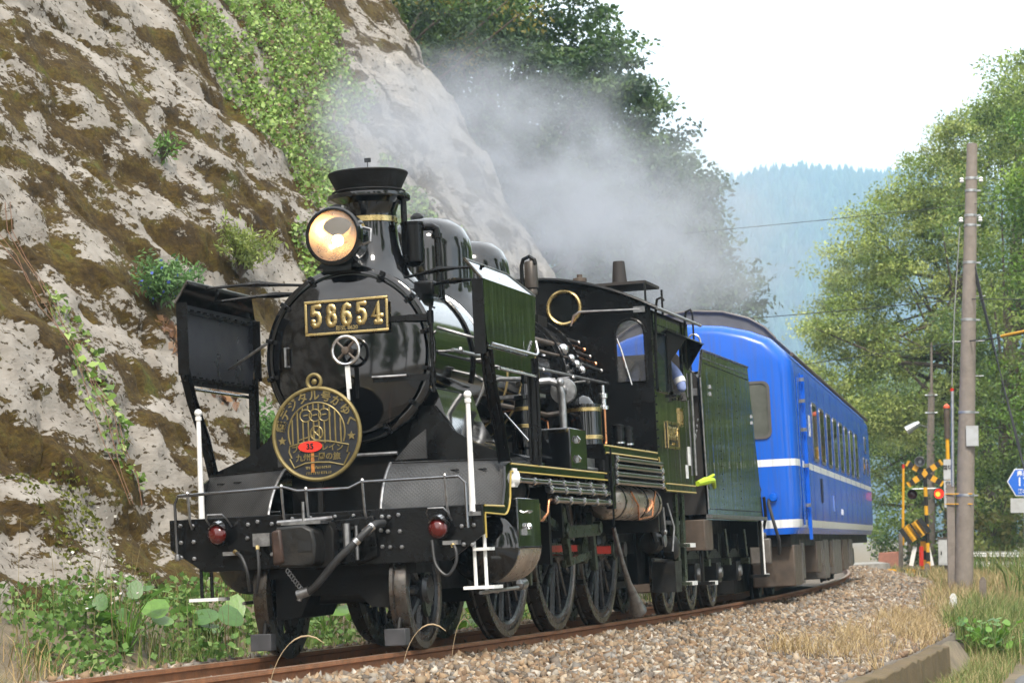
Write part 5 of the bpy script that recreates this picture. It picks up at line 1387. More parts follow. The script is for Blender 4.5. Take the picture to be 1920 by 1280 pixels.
# cab interior and roof
MB().box(-1.26, 1.26, 6.4, 8.2, 1.58, 1.62).build('cab_floor', mBlackM, L)
MB().box(-.62, .62, 6.38, 6.75, 1.62, 2.9).build('backhead', mBlackM, L)
rp = [(x, roofz(x) + .035) for x in np.linspace(-1.36, 1.36, 25)]
rf = MB().prism(rp + [(x, roofz(x) + .004) for x in np.linspace(1.36, -1.36, 25)], 'xz', 6.27, 8.52).build('cab_roof', M('sooty roof', (.03, .027, .025), .55, var=.4, scale=4, bump=.1), L)
for s in (1, -1): MB().tube([(s * 1.365, 6.27, roofz(1.36) + .012), (s * 1.365, 8.52, roofz(1.36) + .012)], .016, 6).build('eave_rail', mDull, rf)
MB().tube([(x, 6.262, roofz(x) + .012) for x in np.linspace(-1.36, 1.36, 25)], .018, 6).build('front_beading', mBlackS, rf)
vt = MB().box(.46, 1.06, 7.2, 7.9, 3.50, 3.53).lathe((.72, 7.5, 0), 'z', [(.085, 3.53), (.10, 3.535), (.10, 3.55), (.080, 3.56), (.062, 3.78), (.055, 3.785), (.05, 3.6)], 22).build('roof_ventilator', M('rusty vent', (.024, .019, .017), .7, var=.4), rf)
MB().box(.44, .46, 7.12, 7.14, 3.3, 3.5).box(1.06, 1.08, 7.12, 7.14, 3.2, 3.5).box(1.06, 1.08, 7.95, 7.97, 3.2, 3.5).build('vent_frame', mBlackM, vt)
MB().lathe((.36, 7.2, 0), 'z', [(.06, 3.48), (.06, 3.56), (.075, 3.565), (.075, 3.60), (.03, 3.61), (.03, 3.64), (0, 3.64)], 14).build('roof_valve', mBrownMetal, rf)
# under the cab: injectors, pipes, steps
for s in (1, -1):
    ug = MB().lathe((s * 1.02, 0, .80), 'y', [(0, 6.95), (.10, 6.96), (.12, 7.0), (.12, 7.12), (.08, 7.16), (0, 7.16)], 18).lathe((s * 1.15, 7.45, .74), 'x', [(0, -.08), (.12, -.07), (.125, .03), (.09, .06), (0, .07)], 20)
    ug.tube([(s * 1.1, 6.7, .62), (s * 1.1, 7.6, .60)], .02, 8).tube([(s * 1.0, 6.8, 1.3), (s * 1.05, 6.85, 1.0), (s * 1.1, 6.9, .8)], .03, 8).tube([(s * 1.1, 7.1, 1.25), (s * 1.12, 7.15, .85)], .022, 8).tube([(s * .9, 6.6, 1.2), (s * .9, 7.5, 1.1), (s * .9, 8.1, 1.0)], .03, 8)
    ug.box(min(s * .95, s * 1.2), max(s * .95, s * 1.2), 7.3, 7.6, .28, .60).box(min(s * .6, s * 1.2), max(s * .6, s * 1.2), 6.6, 6.66, .9, 1.3)
    ug.build('injector', mGrime, L)
    MB().tube([(s * 1.15, 7.3, 1.2), (s * 1.2, 7.35, .95), (s * 1.18, 7.3, .7)], .012, 6).tube([(s * 1.2, 6.85, 1.15), (s * 1.2, 6.9, .92)], .014, 6).sphere((s * 1.18, 6.95, .9), .035, 8).lathe((s * 1.15, 7.02, .82), 'x', [(.07, 0), (.075, .02), (.05, .03)], 14).build('injector_fittings', mDull, L)
    stp = MB().box(min(s * 1.05, s * 1.27), max(s * 1.05, s * 1.27), 7.62, 8.05, .34, .375).box(min(s * 1.05, s * 1.27), max(s * 1.05, s * 1.27), 7.62, 8.05, .74, .775).bar((s * 1.16, 7.66, 1.3), (s * 1.16, 7.68, .36), .03, .12, up=(0, 1, 0)).bar((s * 1.16, 8.0, 1.3), (s * 1.16, 7.98, .36), .03, .12, up=(0, 1, 0)).build('cab_steps', mRod, L)
    MB().box(min(s * 1.20, s * 1.275), max(s * 1.20, s * 1.275), 7.80, 8.055, .336, .38).box(min(s * 1.20, s * 1.275), max(s * 1.20, s * 1.275), 7.80, 8.055, .736, .78).build('step_edge', mWhite, stp)
    MB().tube([(s * .98, 5.55, .95), (s * 1.0, 5.75, .62), (s * 1.0, 6.0, .40), (s * 1.0, 6.20, .26), (s * 1.0, 6.34, .12)], [.02, .024, .03, .05, .09], 14).build('drain_funnel', mDull, L)
MB().box(-.4, .4, 8.05, 8.9, .7, 1.1).build('drawbar', mBlackM, L)
# ------------------------------------------------------------------ head mark
hm = empty('headmark', Lw(-.116, .25, 1.719), (0, -CANT, 0), 'round black and brass headmark with red oval hanging below the smokebox door', 'headmark')
HR = .362
mHM = M('headmark black', (.016, .017, .022), .35, var=.3, scale=10, bump=.05)
mHG = M('headmark gold', (.21, .165, .065), .45, metal=.45, var=.2, scale=16)
MB().lathe((0, 0, 0), 'y', [(0, .014), (HR - .01, .014), (HR - .01, 0), (0, 0)], 56).build('disc', mHM, hm)
MB().tube([((HR - .004) * math.cos(a), 0, (HR - .004) * math.sin(a)) for a in [2 * PI * k / 56 for k in range(56)]], .017, 8, closed=True).build('rim', mHG, hm)
MB().tube([(-.005 + .056 * math.cos(a), 0, HR + .048 + .056 * math.sin(a)) for a in [2 * PI * k / 24 for k in range(24)]], .015, 8, closed=True).sphere((-.005, .002, HR + .048), .024, 10, (1, .5, 1)).build('hanging_ring', mHG, hm)
g = MB()
def ftube(pts, r, closed=False): g.tube([(x, -.003, z) for x, z in pts], r, 6, closed=closed)
# inner arch
ftube([(.235 * math.cos(a), .235 * math.sin(a) + .01) for a in [-.35 + (PI + .7) * k / 30 for k in range(31)]], .0075)
for k in range(10):
    x = -.20 + .0445 * k
    zt = .01 + math.sqrt(max(0, .228 ** 2 - x * x))
    zb = -.075 if abs(x) > .06 else -.055
    segs = [(zb, zt)] if abs(x + .02) > .11 else [(zb, .10), (.185, zt)]
    for a, b in segs: ftube([(x, a), (x, b)], .0075)
for cx in (-.085, -.008, .070):
    ftube([(cx + .048 * math.cos(a), .145 + .048 * math.sin(a)) for a in [2 * PI * k / 18 for k in range(18)]], .006, True)
    ftube([(cx - .018, .145), (cx + .018, .15)], .007)
ftube([(.0 + .05 * math.cos(a), .005 + .055 * math.sin(a)) for a in [2 * PI * k / 18 for k in range(18)]], .007, True)
ftube([(-.035, -.03), (.03, .045)], .006); ftube([(-.03, .03), (.03, -.03)], .006); ftube([(-.15, -.045), (-.02, -.01)], .006)
# banner
ban = [(-.235, -.13), (-.225, -.085), (-.10, -.062), (.0, -.055), (.11, -.064), (.262, -.098), (.245, -.155), (.268, -.158), (.215, -.255), (.10, -.228), (0, -.222), (-.10, -.226), (-.195, -.258), (-.232, -.185), (-.215, -.18)]
ftube(ban, .0075, True)
ft = Matrix.Rotation(PI / 2, 4, 'X')
ring = '鐵デジタル号がゆく'
for i, ch_ in enumerate(ring):
    a = rad(165 - i * (150 / (len(ring) - 1)))
    a = rad(166 - i * 18.6)
    rr = .297
    Mx = Matrix.Translation((rr * math.cos(a), -.004, rr * math.sin(a))) @ Matrix.Rotation(-(a - PI / 2), 4, 'Y') @ ft
    add_text(g, ch_, .088, .004, Mx, .0022)
for i, ch_ in enumerate('ブルートレイン'): add_text(g, ch_, .062, .004, Matrix.Translation((-.185 + .062 * i, -.004, -.118 + .010 * math.cos((i - 3) * .5))) @ ft, .001)
for i, ch_ in enumerate('九州一周の旅'): add_text(g, ch_, .062, .004, Matrix.Translation((-.150 + .062 * i, -.004, -.188 + .008 * math.cos((i - 2.5) * .5))) @ ft, .001)
for row, zz, n, x0 in ((0, -.262, 14, -.10), (1, -.305, 12, -.095)):
    for i in range(n):
        x = x0 + i * (.2 / (n - 1)); z = zz - .03 * (abs(i - n / 2) / n) ** 2 * 0
        for q in range(2): ftube([(x + random.uniform(-.006, .006), z - .010), (x + random.uniform(-.006, .006), z + .010)], .0026)
        if i % 3: ftube([(x - .006, z + random.uniform(-.008, .008)), (x + .006, z + random.uniform(-.008, .008))], .0026)
for cx, cz in ((-.288, -.042), (.288, -.03)):
    pts = []
    for k in range(10):
        r_ = .036 if k % 2 == 0 else .015
        pts.append((cx + r_ * math.sin(2 * PI * k / 10), cz + r_ * math.cos(2 * PI * k / 10)))
    g.prism(pts, 'xz', -.008, 0)
g.build('lettering', mHG, hm)
ov = MB().prism([(-.055 + .098 * math.cos(a), -.098 + .043 * math.sin(a)) for a in [2 * PI * k / 28 for k in range(28)]], 'xz', -.014, 0).build('red_oval', M('bright red enamel', (.80, .035, .02), .35, var=.06), hm)
tmp = MB(); add_text(tmp, '35', .062, .002, Matrix.Translation((-.055, -.0165, -.098)) @ ft, .002); tmp.build('oval_number', mDark, ov)
MB().box(-.055, -.028, -.006, -.001, -.30, -.14).build('rust_stain', M('rust streak', (.38, .15, .03), .8, var=.5, scale=20), hm)
MB().box(-.135, -.095, .274, .31, 1.09, 2.05).box(-.3, .1, .27, .30, 1.70, 1.74).box(-.13, -.10, .27, .75, 2.02, 2.05).build('headmark_bracket', mBlackM, L)

# ------------------------------------------------------------------ engine driver leaning on the window sill
def skin_body(name, joints, edges, m, parent, sub=2, root=0):
    me = bpy.data.meshes.new(name)
    me.from_pydata([j[0] for j in joints], edges, [])
    o = bpy.data.objects.new(name, me); C.objects.link(o)
    sk = o.modifiers.new('skin', 'SKIN'); sk.use_smooth_shade = True
    ss = o.modifiers.new('sub', 'SUBSURF'); ss.levels = sub; ss.render_levels = sub
    for i, j in enumerate(joints):
        me.skin_vertices[0].data[i].radius = (j[1], j[1] if len(j) < 3 else j[2])
        me.skin_vertices[0].data[i].use_root = (i == root)
    dg_ = bpy.context.evaluated_depsgraph_get()
    em = bpy.data.meshes.new_from_object(o.evaluated_get(dg_))
    bpy.data.objects.remove(o)
    em.materials.clear()
    return link_mesh(name, em, m, parent)
mSleeve = M('pale blue work shirt', (.22, .28, .52), .85, var=.2, scale=14, bump=.4, bscale=22)
mGlove = M('dark work glove', (.03, .028, .026), .8, var=.3, scale=20, bump=.2)
mSkin = M('skin', (.48, .29, .20), .55, var=.1, scale=10)
pr = empty('person', Lw(1.02, 7.70, 1.62), (0, -CANT, 0), 'person in pale blue shirt resting a gloved arm on the cab window sill', 'person')
# local: x towards the window, y backwards, z up from the cab floor; seated
J = [((0, 0, .55), .17), ((0, 0, .72), .165), ((0, -.01, .92), .18), ((.0, -.01, 1.06), .165), ((0, -.02, 1.14), .07), ((0, -.03, 1.20), .062),
     ((.10, -.04, 1.06), .085), ((.20, -.10, .98), .070), ((.27, -.15, .90), .062), ((.305, -.17, .80), .052), ((.31, -.18, .735), .042),
     ((-.17, -.03, 1.05), .085), ((-.26, -.18, .85), .06), ((-.22, -.42, .76), .045), ((-.2, -.5, .76), .04),
     ((.11, -.05, .50), .10), ((.13, -.45, .47), .075), ((.13, -.48, .08), .055), ((.13, -.58, .05), .05),
     ((-.11, -.05, .50), .10), ((-.13, -.45, .47), .075), ((-.13, -.48, .08), .055), ((-.13, -.58, .05), .05)]
E_ = [(0, 1), (1, 2), (2, 3), (3, 4), (4, 5), (3, 6), (6, 7), (7, 8), (8, 9), (9, 10), (3, 11), (11, 12), (12, 13), (13, 14), (0, 15), (15, 16), (16, 17), (17, 18), (0, 19), (19, 20), (20, 21), (21, 22)]
skin_body('body', J, E_, mSleeve, pr)
hd = MB().sphere((0, -.04, 1.33), .105, 18, (.86, 1.0, 1.18)).sphere((0, -.145, 1.32), .022, 8).sphere((.092, -.03, 1.32), .028, 8, (.5, 1, 1.2)).sphere((-.092, -.03, 1.32), .028, 8, (.5, 1, 1.2)).build('head', mSkin, pr)
MB().sphere((.035, -.135, 1.345), .013, 8).sphere((-.035, -.135, 1.345), .013, 8).box(-.03, .03, -.138, -.13, 1.262, 1.27).build('face', mDark, hd)
MB().lathe((0, -.03, 0), 'z', [(.108, 1.37), (.112, 1.40), (.12, 1.45), (.10, 1.475), (0, 1.48)], 20).box(-.08, .08, -.20, -.10, 1.375, 1.39).build('cap', M('navy cap', (.02, .025, .05), .8), pr)
MB().lathe((.0, 0, 0), 'z', [(.058, -.03), (.062, -.02), (.062, .02), (.056, .03)], 16).build('white_armband', mWhite, pr)
ab = [o for o in pr.children if o.name.startswith('white_armband')][0]
ab.location = (.282, -.157, .86); ab.rotation_euler = Vector((.04, -.02, -.10)).to_track_quat('Z', 'Y').to_euler()
H = [((.49, -.15, .74), .038), ((.50, -.165, .70), .036, .022), ((.51, -.185, .665), .034, .018)]
HE = [(0, 1), (1, 2)]
for k, (dx, dy, ln) in enumerate(((.022, -.012, .055), (.010, -.026, .065), (-.004, -.032, .062), (-.018, -.028, .05))):
    b0 = len(H)
    H += [((.51 + dx, -.185 + dy * .5, .655), .010), ((.512 + dx * 1.1, -.185 + dy - ln * .4, .650), .009), ((.512 + dx * 1.1, -.185 + dy - ln * .7, .632), .008)]
    HE += [(2, b0), (b0, b0 + 1), (b0 + 1, b0 + 2)]
b0 = len(H)
H += [((.475, -.19, .68), .011), ((.462, -.215, .66), .010), ((.46, -.235, .648), .009)]
HE += [(1, b0), (b0, b0 + 1), (b0 + 1, b0 + 2)]
skin_body('gloved_hand', H, HE, mGlove, pr, 1).location = (-.18, -.03, 0)

# ------------------------------------------------------------------ tender
TY = 11.2
T = empty('tender', (xc(TY), TY, 0), (0, -CANT, -head(TY)), 'black tender with slab sides mirroring greenery coupled behind the cab', 'tender')
def ty(y): return y - TY
for s in (1, -1):
    pg = [(ty(9.20), 1.10), (ty(13.25), 1.10), (ty(12.62), 2.96), (ty(9.34), 2.94), (ty(9.10), 2.62)]
    sd = MB().prism(pg, 'yz', s * 1.205, s * 1.225).build('side_panel', mPanel, T)
    MB().tube([(s * 1.227, ty(9.10), 2.62), (s * 1.227, ty(9.34), 2.94), (s * 1.227, ty(12.62), 2.96)], .014, 6).tube([(s * 1.227, ty(9.22), 2.85), (s * 1.227, ty(12.60), 2.86)], .006, 5).build('top_beading', mBlackS, sd)
    rv = MB()
    for k in range(40): rv.sphere((s * 1.226, ty(9.3) + k * .098, 1.16), .008, 6)
    for k in range(36): rv.sphere((s * 1.226, ty(9.45) + k * .088, 2.80), .008, 6)
    for yy in (10.3, 11.6):
        for k in range(18): rv.sphere((s * 1.226, ty(yy), 1.22 + k * .088), .007, 6)
    tag(rv.build('rivets', mBlackS, sd), kind='stuff')
    MB().tube([(s * 1.232, ty(9.10), 2.62), (s * 1.232, ty(9.20), 1.15)], .010, 6).build('front_edge', mWhite if False else mDull, sd)
    MB().box(min(s * 1.20, s * 1.27), max(s * 1.20, s * 1.27), ty(9.2), ty(13.3), 1.055, 1.095).build('bottom_ledge', mDull, T)
    for z in (2.55, 2.47):
        MB().box(min(s * 1.225, s * 1.24), max(s * 1.225, s * 1.24), ty(9.75), ty(9.90), z - .02, z + .02).box(min(s * 1.225, s * 1.24), max(s * 1.225, s * 1.24), ty(12.72), ty(12.80), z - .22, z - .18).build('lamp_iron', mSteel, sd)
    MB().tube([(s * 1.02, ty(9.08), 2.34), (s * 1.02, ty(8.98), 2.34), (s * 1.10, ty(8.98), 2.34), (s * 1.10, ty(8.98), 2.62), (s * 1.02, ty(8.98), 2.64), (s * 1.02, ty(9.08), 2.64)], .016, 6).build('front_grab_handle', mWhite, T)
    tr = MB().tube([(s * 1.15, ty(9.3), 2.96), (s * 1.15, ty(9.3), 3.35)], .012, 6).build('fire_iron_hook', mBlackM, T)
    MB().tube([(s * 1.15 + .075 * math.cos(a), ty(9.3), 3.02 + .10 * math.sin(a)) for a in [2 * PI * k / 16 for k in range(16)]], .012, 6, closed=True).build('hook_ring', mDull, tr)
    ch2 = MB()
    for k in range(14):
        f = k / 13
        q = Vector((s * 1.18, ty(8.35) + .75 * f, 2.02 - .28 * math.sin(PI * min(1, f * .85)) + .25 * f))
        ch2.tube([q + Vector((.006 * math.sin(a) * (k % 2), .024 * math.cos(a), .016 * math.sin(a))) for a in [PI * 2 * i / 8 for i in range(8)]], .006, 5, closed=True)
    ch2.build('gangway_chain', mDull, T)
    MB().box(min(s * 1.16, s * 1.19), max(s * 1.16, s * 1.19), ty(8.52), ty(8.62), 1.66, 1.80).build('chain_tag', M('paper tag', (.6, .5, .4), .8), T)
    MB().box(min(s * .98, s * 1.22), max(s * .98, s * 1.22), ty(8.95), ty(9.45), .70, 1.04).build('step_box', mBrownMetal, T, bevel=.01)
    st_ = MB().box(min(s * 1.05, s * 1.26), max(s * 1.05, s * 1.26), ty(9.0), ty(9.35), .32, .355).bar((s * 1.15, ty(9.05), .75), (s * 1.15, ty(9.05), .33), .03, .08, up=(0, 1, 0)).build('tender_step', mBlackM, T)
    MB().box(min(s * 1.19, s * 1.265), max(s * 1.19, s * 1.265), ty(9.20), ty(9.36), .315, .36).build('step_edge', mWhite, st_)
    rs = MB().box(min(s * 1.05, s * 1.26), max(s * 1.05, s * 1.26), ty(13.05), ty(13.3), .34, .375).bar((s * 1.2, ty(13.1), 1.05), (s * 1.2, ty(13.1), .36), .03, .10, up=(0, 1, 0)).build('rear_step', mBlackM, T)
    MB().tube([(s * 1.235, ty(13.05), 1.0), (s * 1.235, ty(13.08), .38), (s * 1.25, ty(13.3), .37)], .012, 6).build('step_rail', mWhite, rs)
    # frame, axle boxes, springs
    MB().prism([(ty(9.1), 1.05), (ty(13.2), 1.05), (ty(13.2), .78), (ty(12.9), .52), (ty(9.6), .50), (ty(9.1), .72)], 'yz', s * .78, s * .80).build('tender_frame', mBlackM, T)
    for y in (9.75, 11.2, 12.65):
        w = wheel(.43, .125, 10, .12, .50, cw=False, name='tender_wheel', y=0, s=s); w.parent = T; w.location = (0, ty(y), .43)
        ab_ = MB().box(min(s * .78, s * .98), max(s * .78, s * .98), ty(y) - .13, ty(y) + .13, .32, .56).build('axle_box', mGrime, T, bevel=.02)
        MB().lathe((s * .98, ty(y), .44), 'x', [(.07, 0), (.06, s * .03), (0, s * .04)], 14).build('axle_box_cover', mDull, ab_)
        sp = MB()
        for k in range(6): sp.obox((s * .88, ty(y), .62 + k * .018), (.09, .95 - k * .13, .016))
        sp.bar((s * .88, ty(y) - .46, .63), (s * .88, ty(y) - .46, .90), .05, .06, up=(0, 1, 0)).bar((s * .88, ty(y) + .46, .63), (s * .88, ty(y) + .46, .90), .05, .06, up=(0, 1, 0))
        sp.build('leaf_spring', mGrime, T)
        MB().tube([(s * 1.0, ty(y) + .4, .95), (s * 1.02, ty(y) + .42, .62)], .016, 6).box(min(s * .95, s * 1.05), max(s * .95, s * 1.05), ty(y) + .32, ty(y) + .46, .52, .60).build('brake_hanger', mRod, T)
fr_ = [(-1.205, 1.10), (1.205, 1.10), (1.205, 2.60), (.95, 2.92), (-.95, 2.92), (-1.205, 2.60)]
MB().prism(fr_, 'xz', ty(9.18), ty(9.22)).build('front_bulkhead', M('soot brown bulkhead', (.028, .025, .024), .5, var=.3, scale=4), T)
MB().box(-.9, 1.19, ty(9.10), ty(9.14), 2.42, 2.50).build('bulkhead_rail', mDull, T)
tx = MB(); add_text(tx, '25.5t', .07, .002, Matrix.Translation((1.02, ty(9.165), 1.95)) @ Matrix.Rotation(PI / 2, 4, 'X')); add_text(tx, '17m³', .06, .002, Matrix.Translation((1.02, ty(9.165), 1.86)) @ Matrix.Rotation(PI / 2, 4, 'X')); tx.build('stencil', mDull, T)
MB().prism([(-1.205, 1.10), (1.205, 1.10), (1.205, 2.9), (-1.205, 2.9)], 'xz', ty(12.6), ty(12.64)).box(-1.2, 1.2, ty(9.2), ty(13.2), 1.04, 1.10).prism([(ty(12.62), 2.95), (ty(13.25), 1.10), (ty(12.62), 1.10)], 'yz', -1.20, 1.20).build('tank', mBlack, T)
MB().box(-.45, .45, ty(8.9), ty(13.9), .36, 1.05).box(-1.15, 1.15, ty(13.2), ty(13.35), .72, 1.06).build('tender_underframe_and_fill', mBlackM, T)  # centre block fills the space below so no light shows through
MB().box(-.9, .9, ty(8.4), ty(9.2), 1.0, 1.04).build('fall_plate', mDull, T)
coal = MB()
for k in range(150):
    c = (random.uniform(-1.0, 1.0), ty(random.uniform(9.5, 12.2)), 2.62 + random.uniform(-.05, .16)); r_ = random.uniform(.06, .13)
    coal.sphere(c, r_, 6, (random.uniform(.7, 1.2), random.uniform(.7, 1.2), random.uniform(.6, 1)))
tag(coal.build('coal', M('coal', (.012, .012, .013), .35, var=.5, scale=20, bump=.5), T, smooth=False), kind='stuff')
MB().box(-1.2, 1.2, ty(9.22), ty(12.6), 2.4, 2.6).build('bunker_floor', mBlackM, T)
tt_ = MB().tube([(1.20, ty(8.75), 1.43), (1.24, ty(9.0), 1.46), (1.30, ty(9.2), 1.47), (1.26, ty(9.5), 1.40)], [.03, .045, .03, .02], 8).tube([(1.22, ty(9.05), 1.47), (1.30, ty(9.25), 1.53)], .018, 6).build('lime_ribbon', M('lime green cloth', (.45, .62, .03), .7, var=.1), T)
MB().tube([(1.24, ty(13.3), 1.35), (1.24, ty(13.36), 1.1), (1.2, ty(13.4), .95)], .02, 8).lathe((1.15, ty(13.38), 1.40), 'z', [(.04, 0), (.05, .05), (.03, .12)], 10).build('rear_lamp_bracket', mBlackM, T)

# ------------------------------------------------------------------ blue coach
K = empty('passenger_coach', (-.109, 15.004, 0), (0, -CANT, .082), 'bright blue passenger coach with two white stripes behind the tender', 'railway coach')
def coach_mat():
    m, nt, n, l, b = new_mat('coach blue with white stripes')
    tc = n.new('ShaderNodeTexCoord'); sp = n.new('ShaderNodeSeparateXYZ'); l.new(tc.outputs['Object'], sp.inputs['Vector'])
    # flat painted stripes by height
    r = n.new('ShaderNodeValToRGB'); r.color_ramp.interpolation = 'CONSTANT'
    blue = (.001, .10, .56, 1); white = (.76, .78, .78, 1)
    mr = n.new('ShaderNodeMapRange'); mr.inputs['From Min'].default_value = 0; mr.inputs['From Max'].default_value = 4
    l.new(sp.outputs['Z'], mr.inputs['Value']); l.new(mr.outputs['Result'], r.inputs['Fac'])
    stops = [(0, blue), (.965 / 4, white), (1.065 / 4, blue), (1.79 / 4, white), (1.885 / 4, blue)]
    e = r.color_ramp.elements
    while len(e) < len(stops): e.new(.5)
    for k, (p, c) in enumerate(stops): e[k].position = p; e[k].color = c
    nz = n.new('ShaderNodeTexNoise'); nz.inputs['Scale'].default_value = 3; nz.inputs['Detail'].default_value = 8
    mp = n.new('ShaderNodeMapping'); mp.inputs['Scale'].default_value = (6, 3, .35)
    l.new(tc.outputs['Object'], mp.inputs['Vector']); l.new(mp.outputs['Vector'], nz.inputs['Vector'])
    g_ = ramp(n, [(.48, 0.0), (.75, .42)]); l.new(nz.outputs['Fac'], g_.inputs['Fac'])
    mx = n.new('ShaderNodeMix'); mx.data_type = 'RGBA'
    l.new(g_.outputs['Color'], mx.inputs[0]); l.new(r.outputs['Color'], mx.inputs[6]); mx.inputs[7].default_value = (.06, .075, .12, 1)
    l.new(mx.outputs[2], b.inputs['Base Color'])
    b.inputs['Roughness'].default_value = .26
    b.inputs['Specular IOR Level'].default_value = .4
    b.inputs['Coat Weight'].default_value = .10
    return m
mCoach = coach_mat()
mBlue = M('coach blue', (.001, .10, .56), .3, var=.1, scale=6, coat=.15, spec=.35)
mBlk0 = M('dark coach seam line', (.004, .03, .16), .6)  # dark blue for the body panel seams
HW, SB, GT = 1.40, .882, 3.36
def sect(inset, top=3.80):
    p = [(-1.33, SB), (1.33, SB), (1.385, 1.0), (HW, 1.3), (HW, 3.05)]
    ar = [(1.385, 3.22), (1.30, GT), (1.12, 3.54), (.85, 3.66), (.5, 3.75), (0, top)]
    p += ar + [(-a, b) for a, b in ar[-2::-1]] + [(-HW, 3.05), (-HW, 1.3), (-1.385, 1.0)]
    out = []
    for x, z in p:
        k = inset
        fz = max(0, min(1, (z - 2.9) / .8))
        out.append((x * (1 - k / HW), z - k * .85 * fz))
    return out
mb = MB(); rows = []
for y, i in [(0.0, .17), (.02, .11), (.06, .06), (.13, .025), (.24, .006), (.40, 0), (.75, 0), (5, 0), (10, 0), (15, 0), (20.4, 0)]:
    rows.append(len(mb.v)); mb.v.extend([(x, y, z) for x, z in sect(i)])
n = len(sect(0))
for a in range(len(rows) - 1):
    for k in range(n): mb.f.append((rows[a] + k, rows[a] + (k + 1) % n, rows[a + 1] + (k + 1) % n, rows[a + 1] + k))
mb.f.append(tuple(range(n))); mb.f.append(tuple(rows[-1] + k for k in range(n)))
bodyc = mb.build('body', mCoach, K)
# grey ribbed roof from just behind the front dome
rt = [(1.16, 3.56), (1.02, 3.72), (.80, 3.86), (.45, 3.97), (0, 4.01)]
rt = rt + [(-a, b) for a, b in rt[-2::-1]]
roofm = M('grey roof canvas', (.10, .10, .105), .6, var=.25, scale=5)
ro = MB().prism(rt + [(-1.0, 3.4), (1.0, 3.4)], 'xz', .62, 20.42).build('roof', roofm, K)
MB().tube([(a, .60, b) for a, b in rt], .022, 6).build('roof_edge', mGreyEq, ro)
MB().tube([(1.385, .4, 3.315), (1.392, 20.4, 3.315)], .028, 6).tube([(-1.385, .4, 3.315), (-1.392, 20.4, 3.315)], .028, 6).build('gutter', mBrownMetal, ro)
for y in (3.5, 6.5, 9.5, 12.5, 15.5, 18.5): MB().box(-.35, .35, y - .4, y + .4, 3.9, 4.05).build('roof_ventilator', roofm, ro, bevel=.05)
# end windows, gangway door
for s in (1, -1):
    w = MB().plate_holes(rrect(.60 if s > 0 else -1.09, 1.09 if s > 0 else -.60, 2.17, 2.95, .10), [rrect(.635 if s > 0 else -1.055, 1.055 if s > 0 else -.635, 2.205, 2.915, .08)], 'xz', -.025, .005).build('end_window', M('rubber seal', (.09, .085, .08), .5) if s > 0 else bpy.data.materials['rubber seal'], K)
    MB().prism(rrect(.63 if s > 0 else -1.06, 1.06 if s > 0 else -.63, 2.20, 2.92, .08), 'xz', -.012, -.002).build('pane', M('dusty end glass', (.10, .105, .09), .12, var=.3, scale=3) if s > 0 else bpy.data.materials['dusty end glass'], w)
MB().box(-.40, .40, -.12, 0, .95, 2.95).build('gangway_frame', mGreyEq, K, bevel=.02)
MB().box(-.33, .33, -.13, -.12, 1.0, 2.88).build('gangway_door', mBlue, K)
MB().tube([(1.0, -.02, 1.35), (1.0, -.10, 1.3), (1.05, -.20, 1.1), (1.12, -.16, .8), (1.1, -.05, .62)], .022, 8).build('jumper_cable', mRubber, K)
MB().box(.72, 1.0, -.18, -.02, .50, .84).box(.76, .80, -.2, -.02, .84, .92).box(.90, .94, -.2, -.02, .84, .92).build('jumper_box', mGreyEq, K, bevel=.02)
MB().lathe((1.06, -.01, 1.38), 'y', [(0, -.06), (.05, -.055), (.06, 0)], 14).build('hose_socket', mBlue, K)
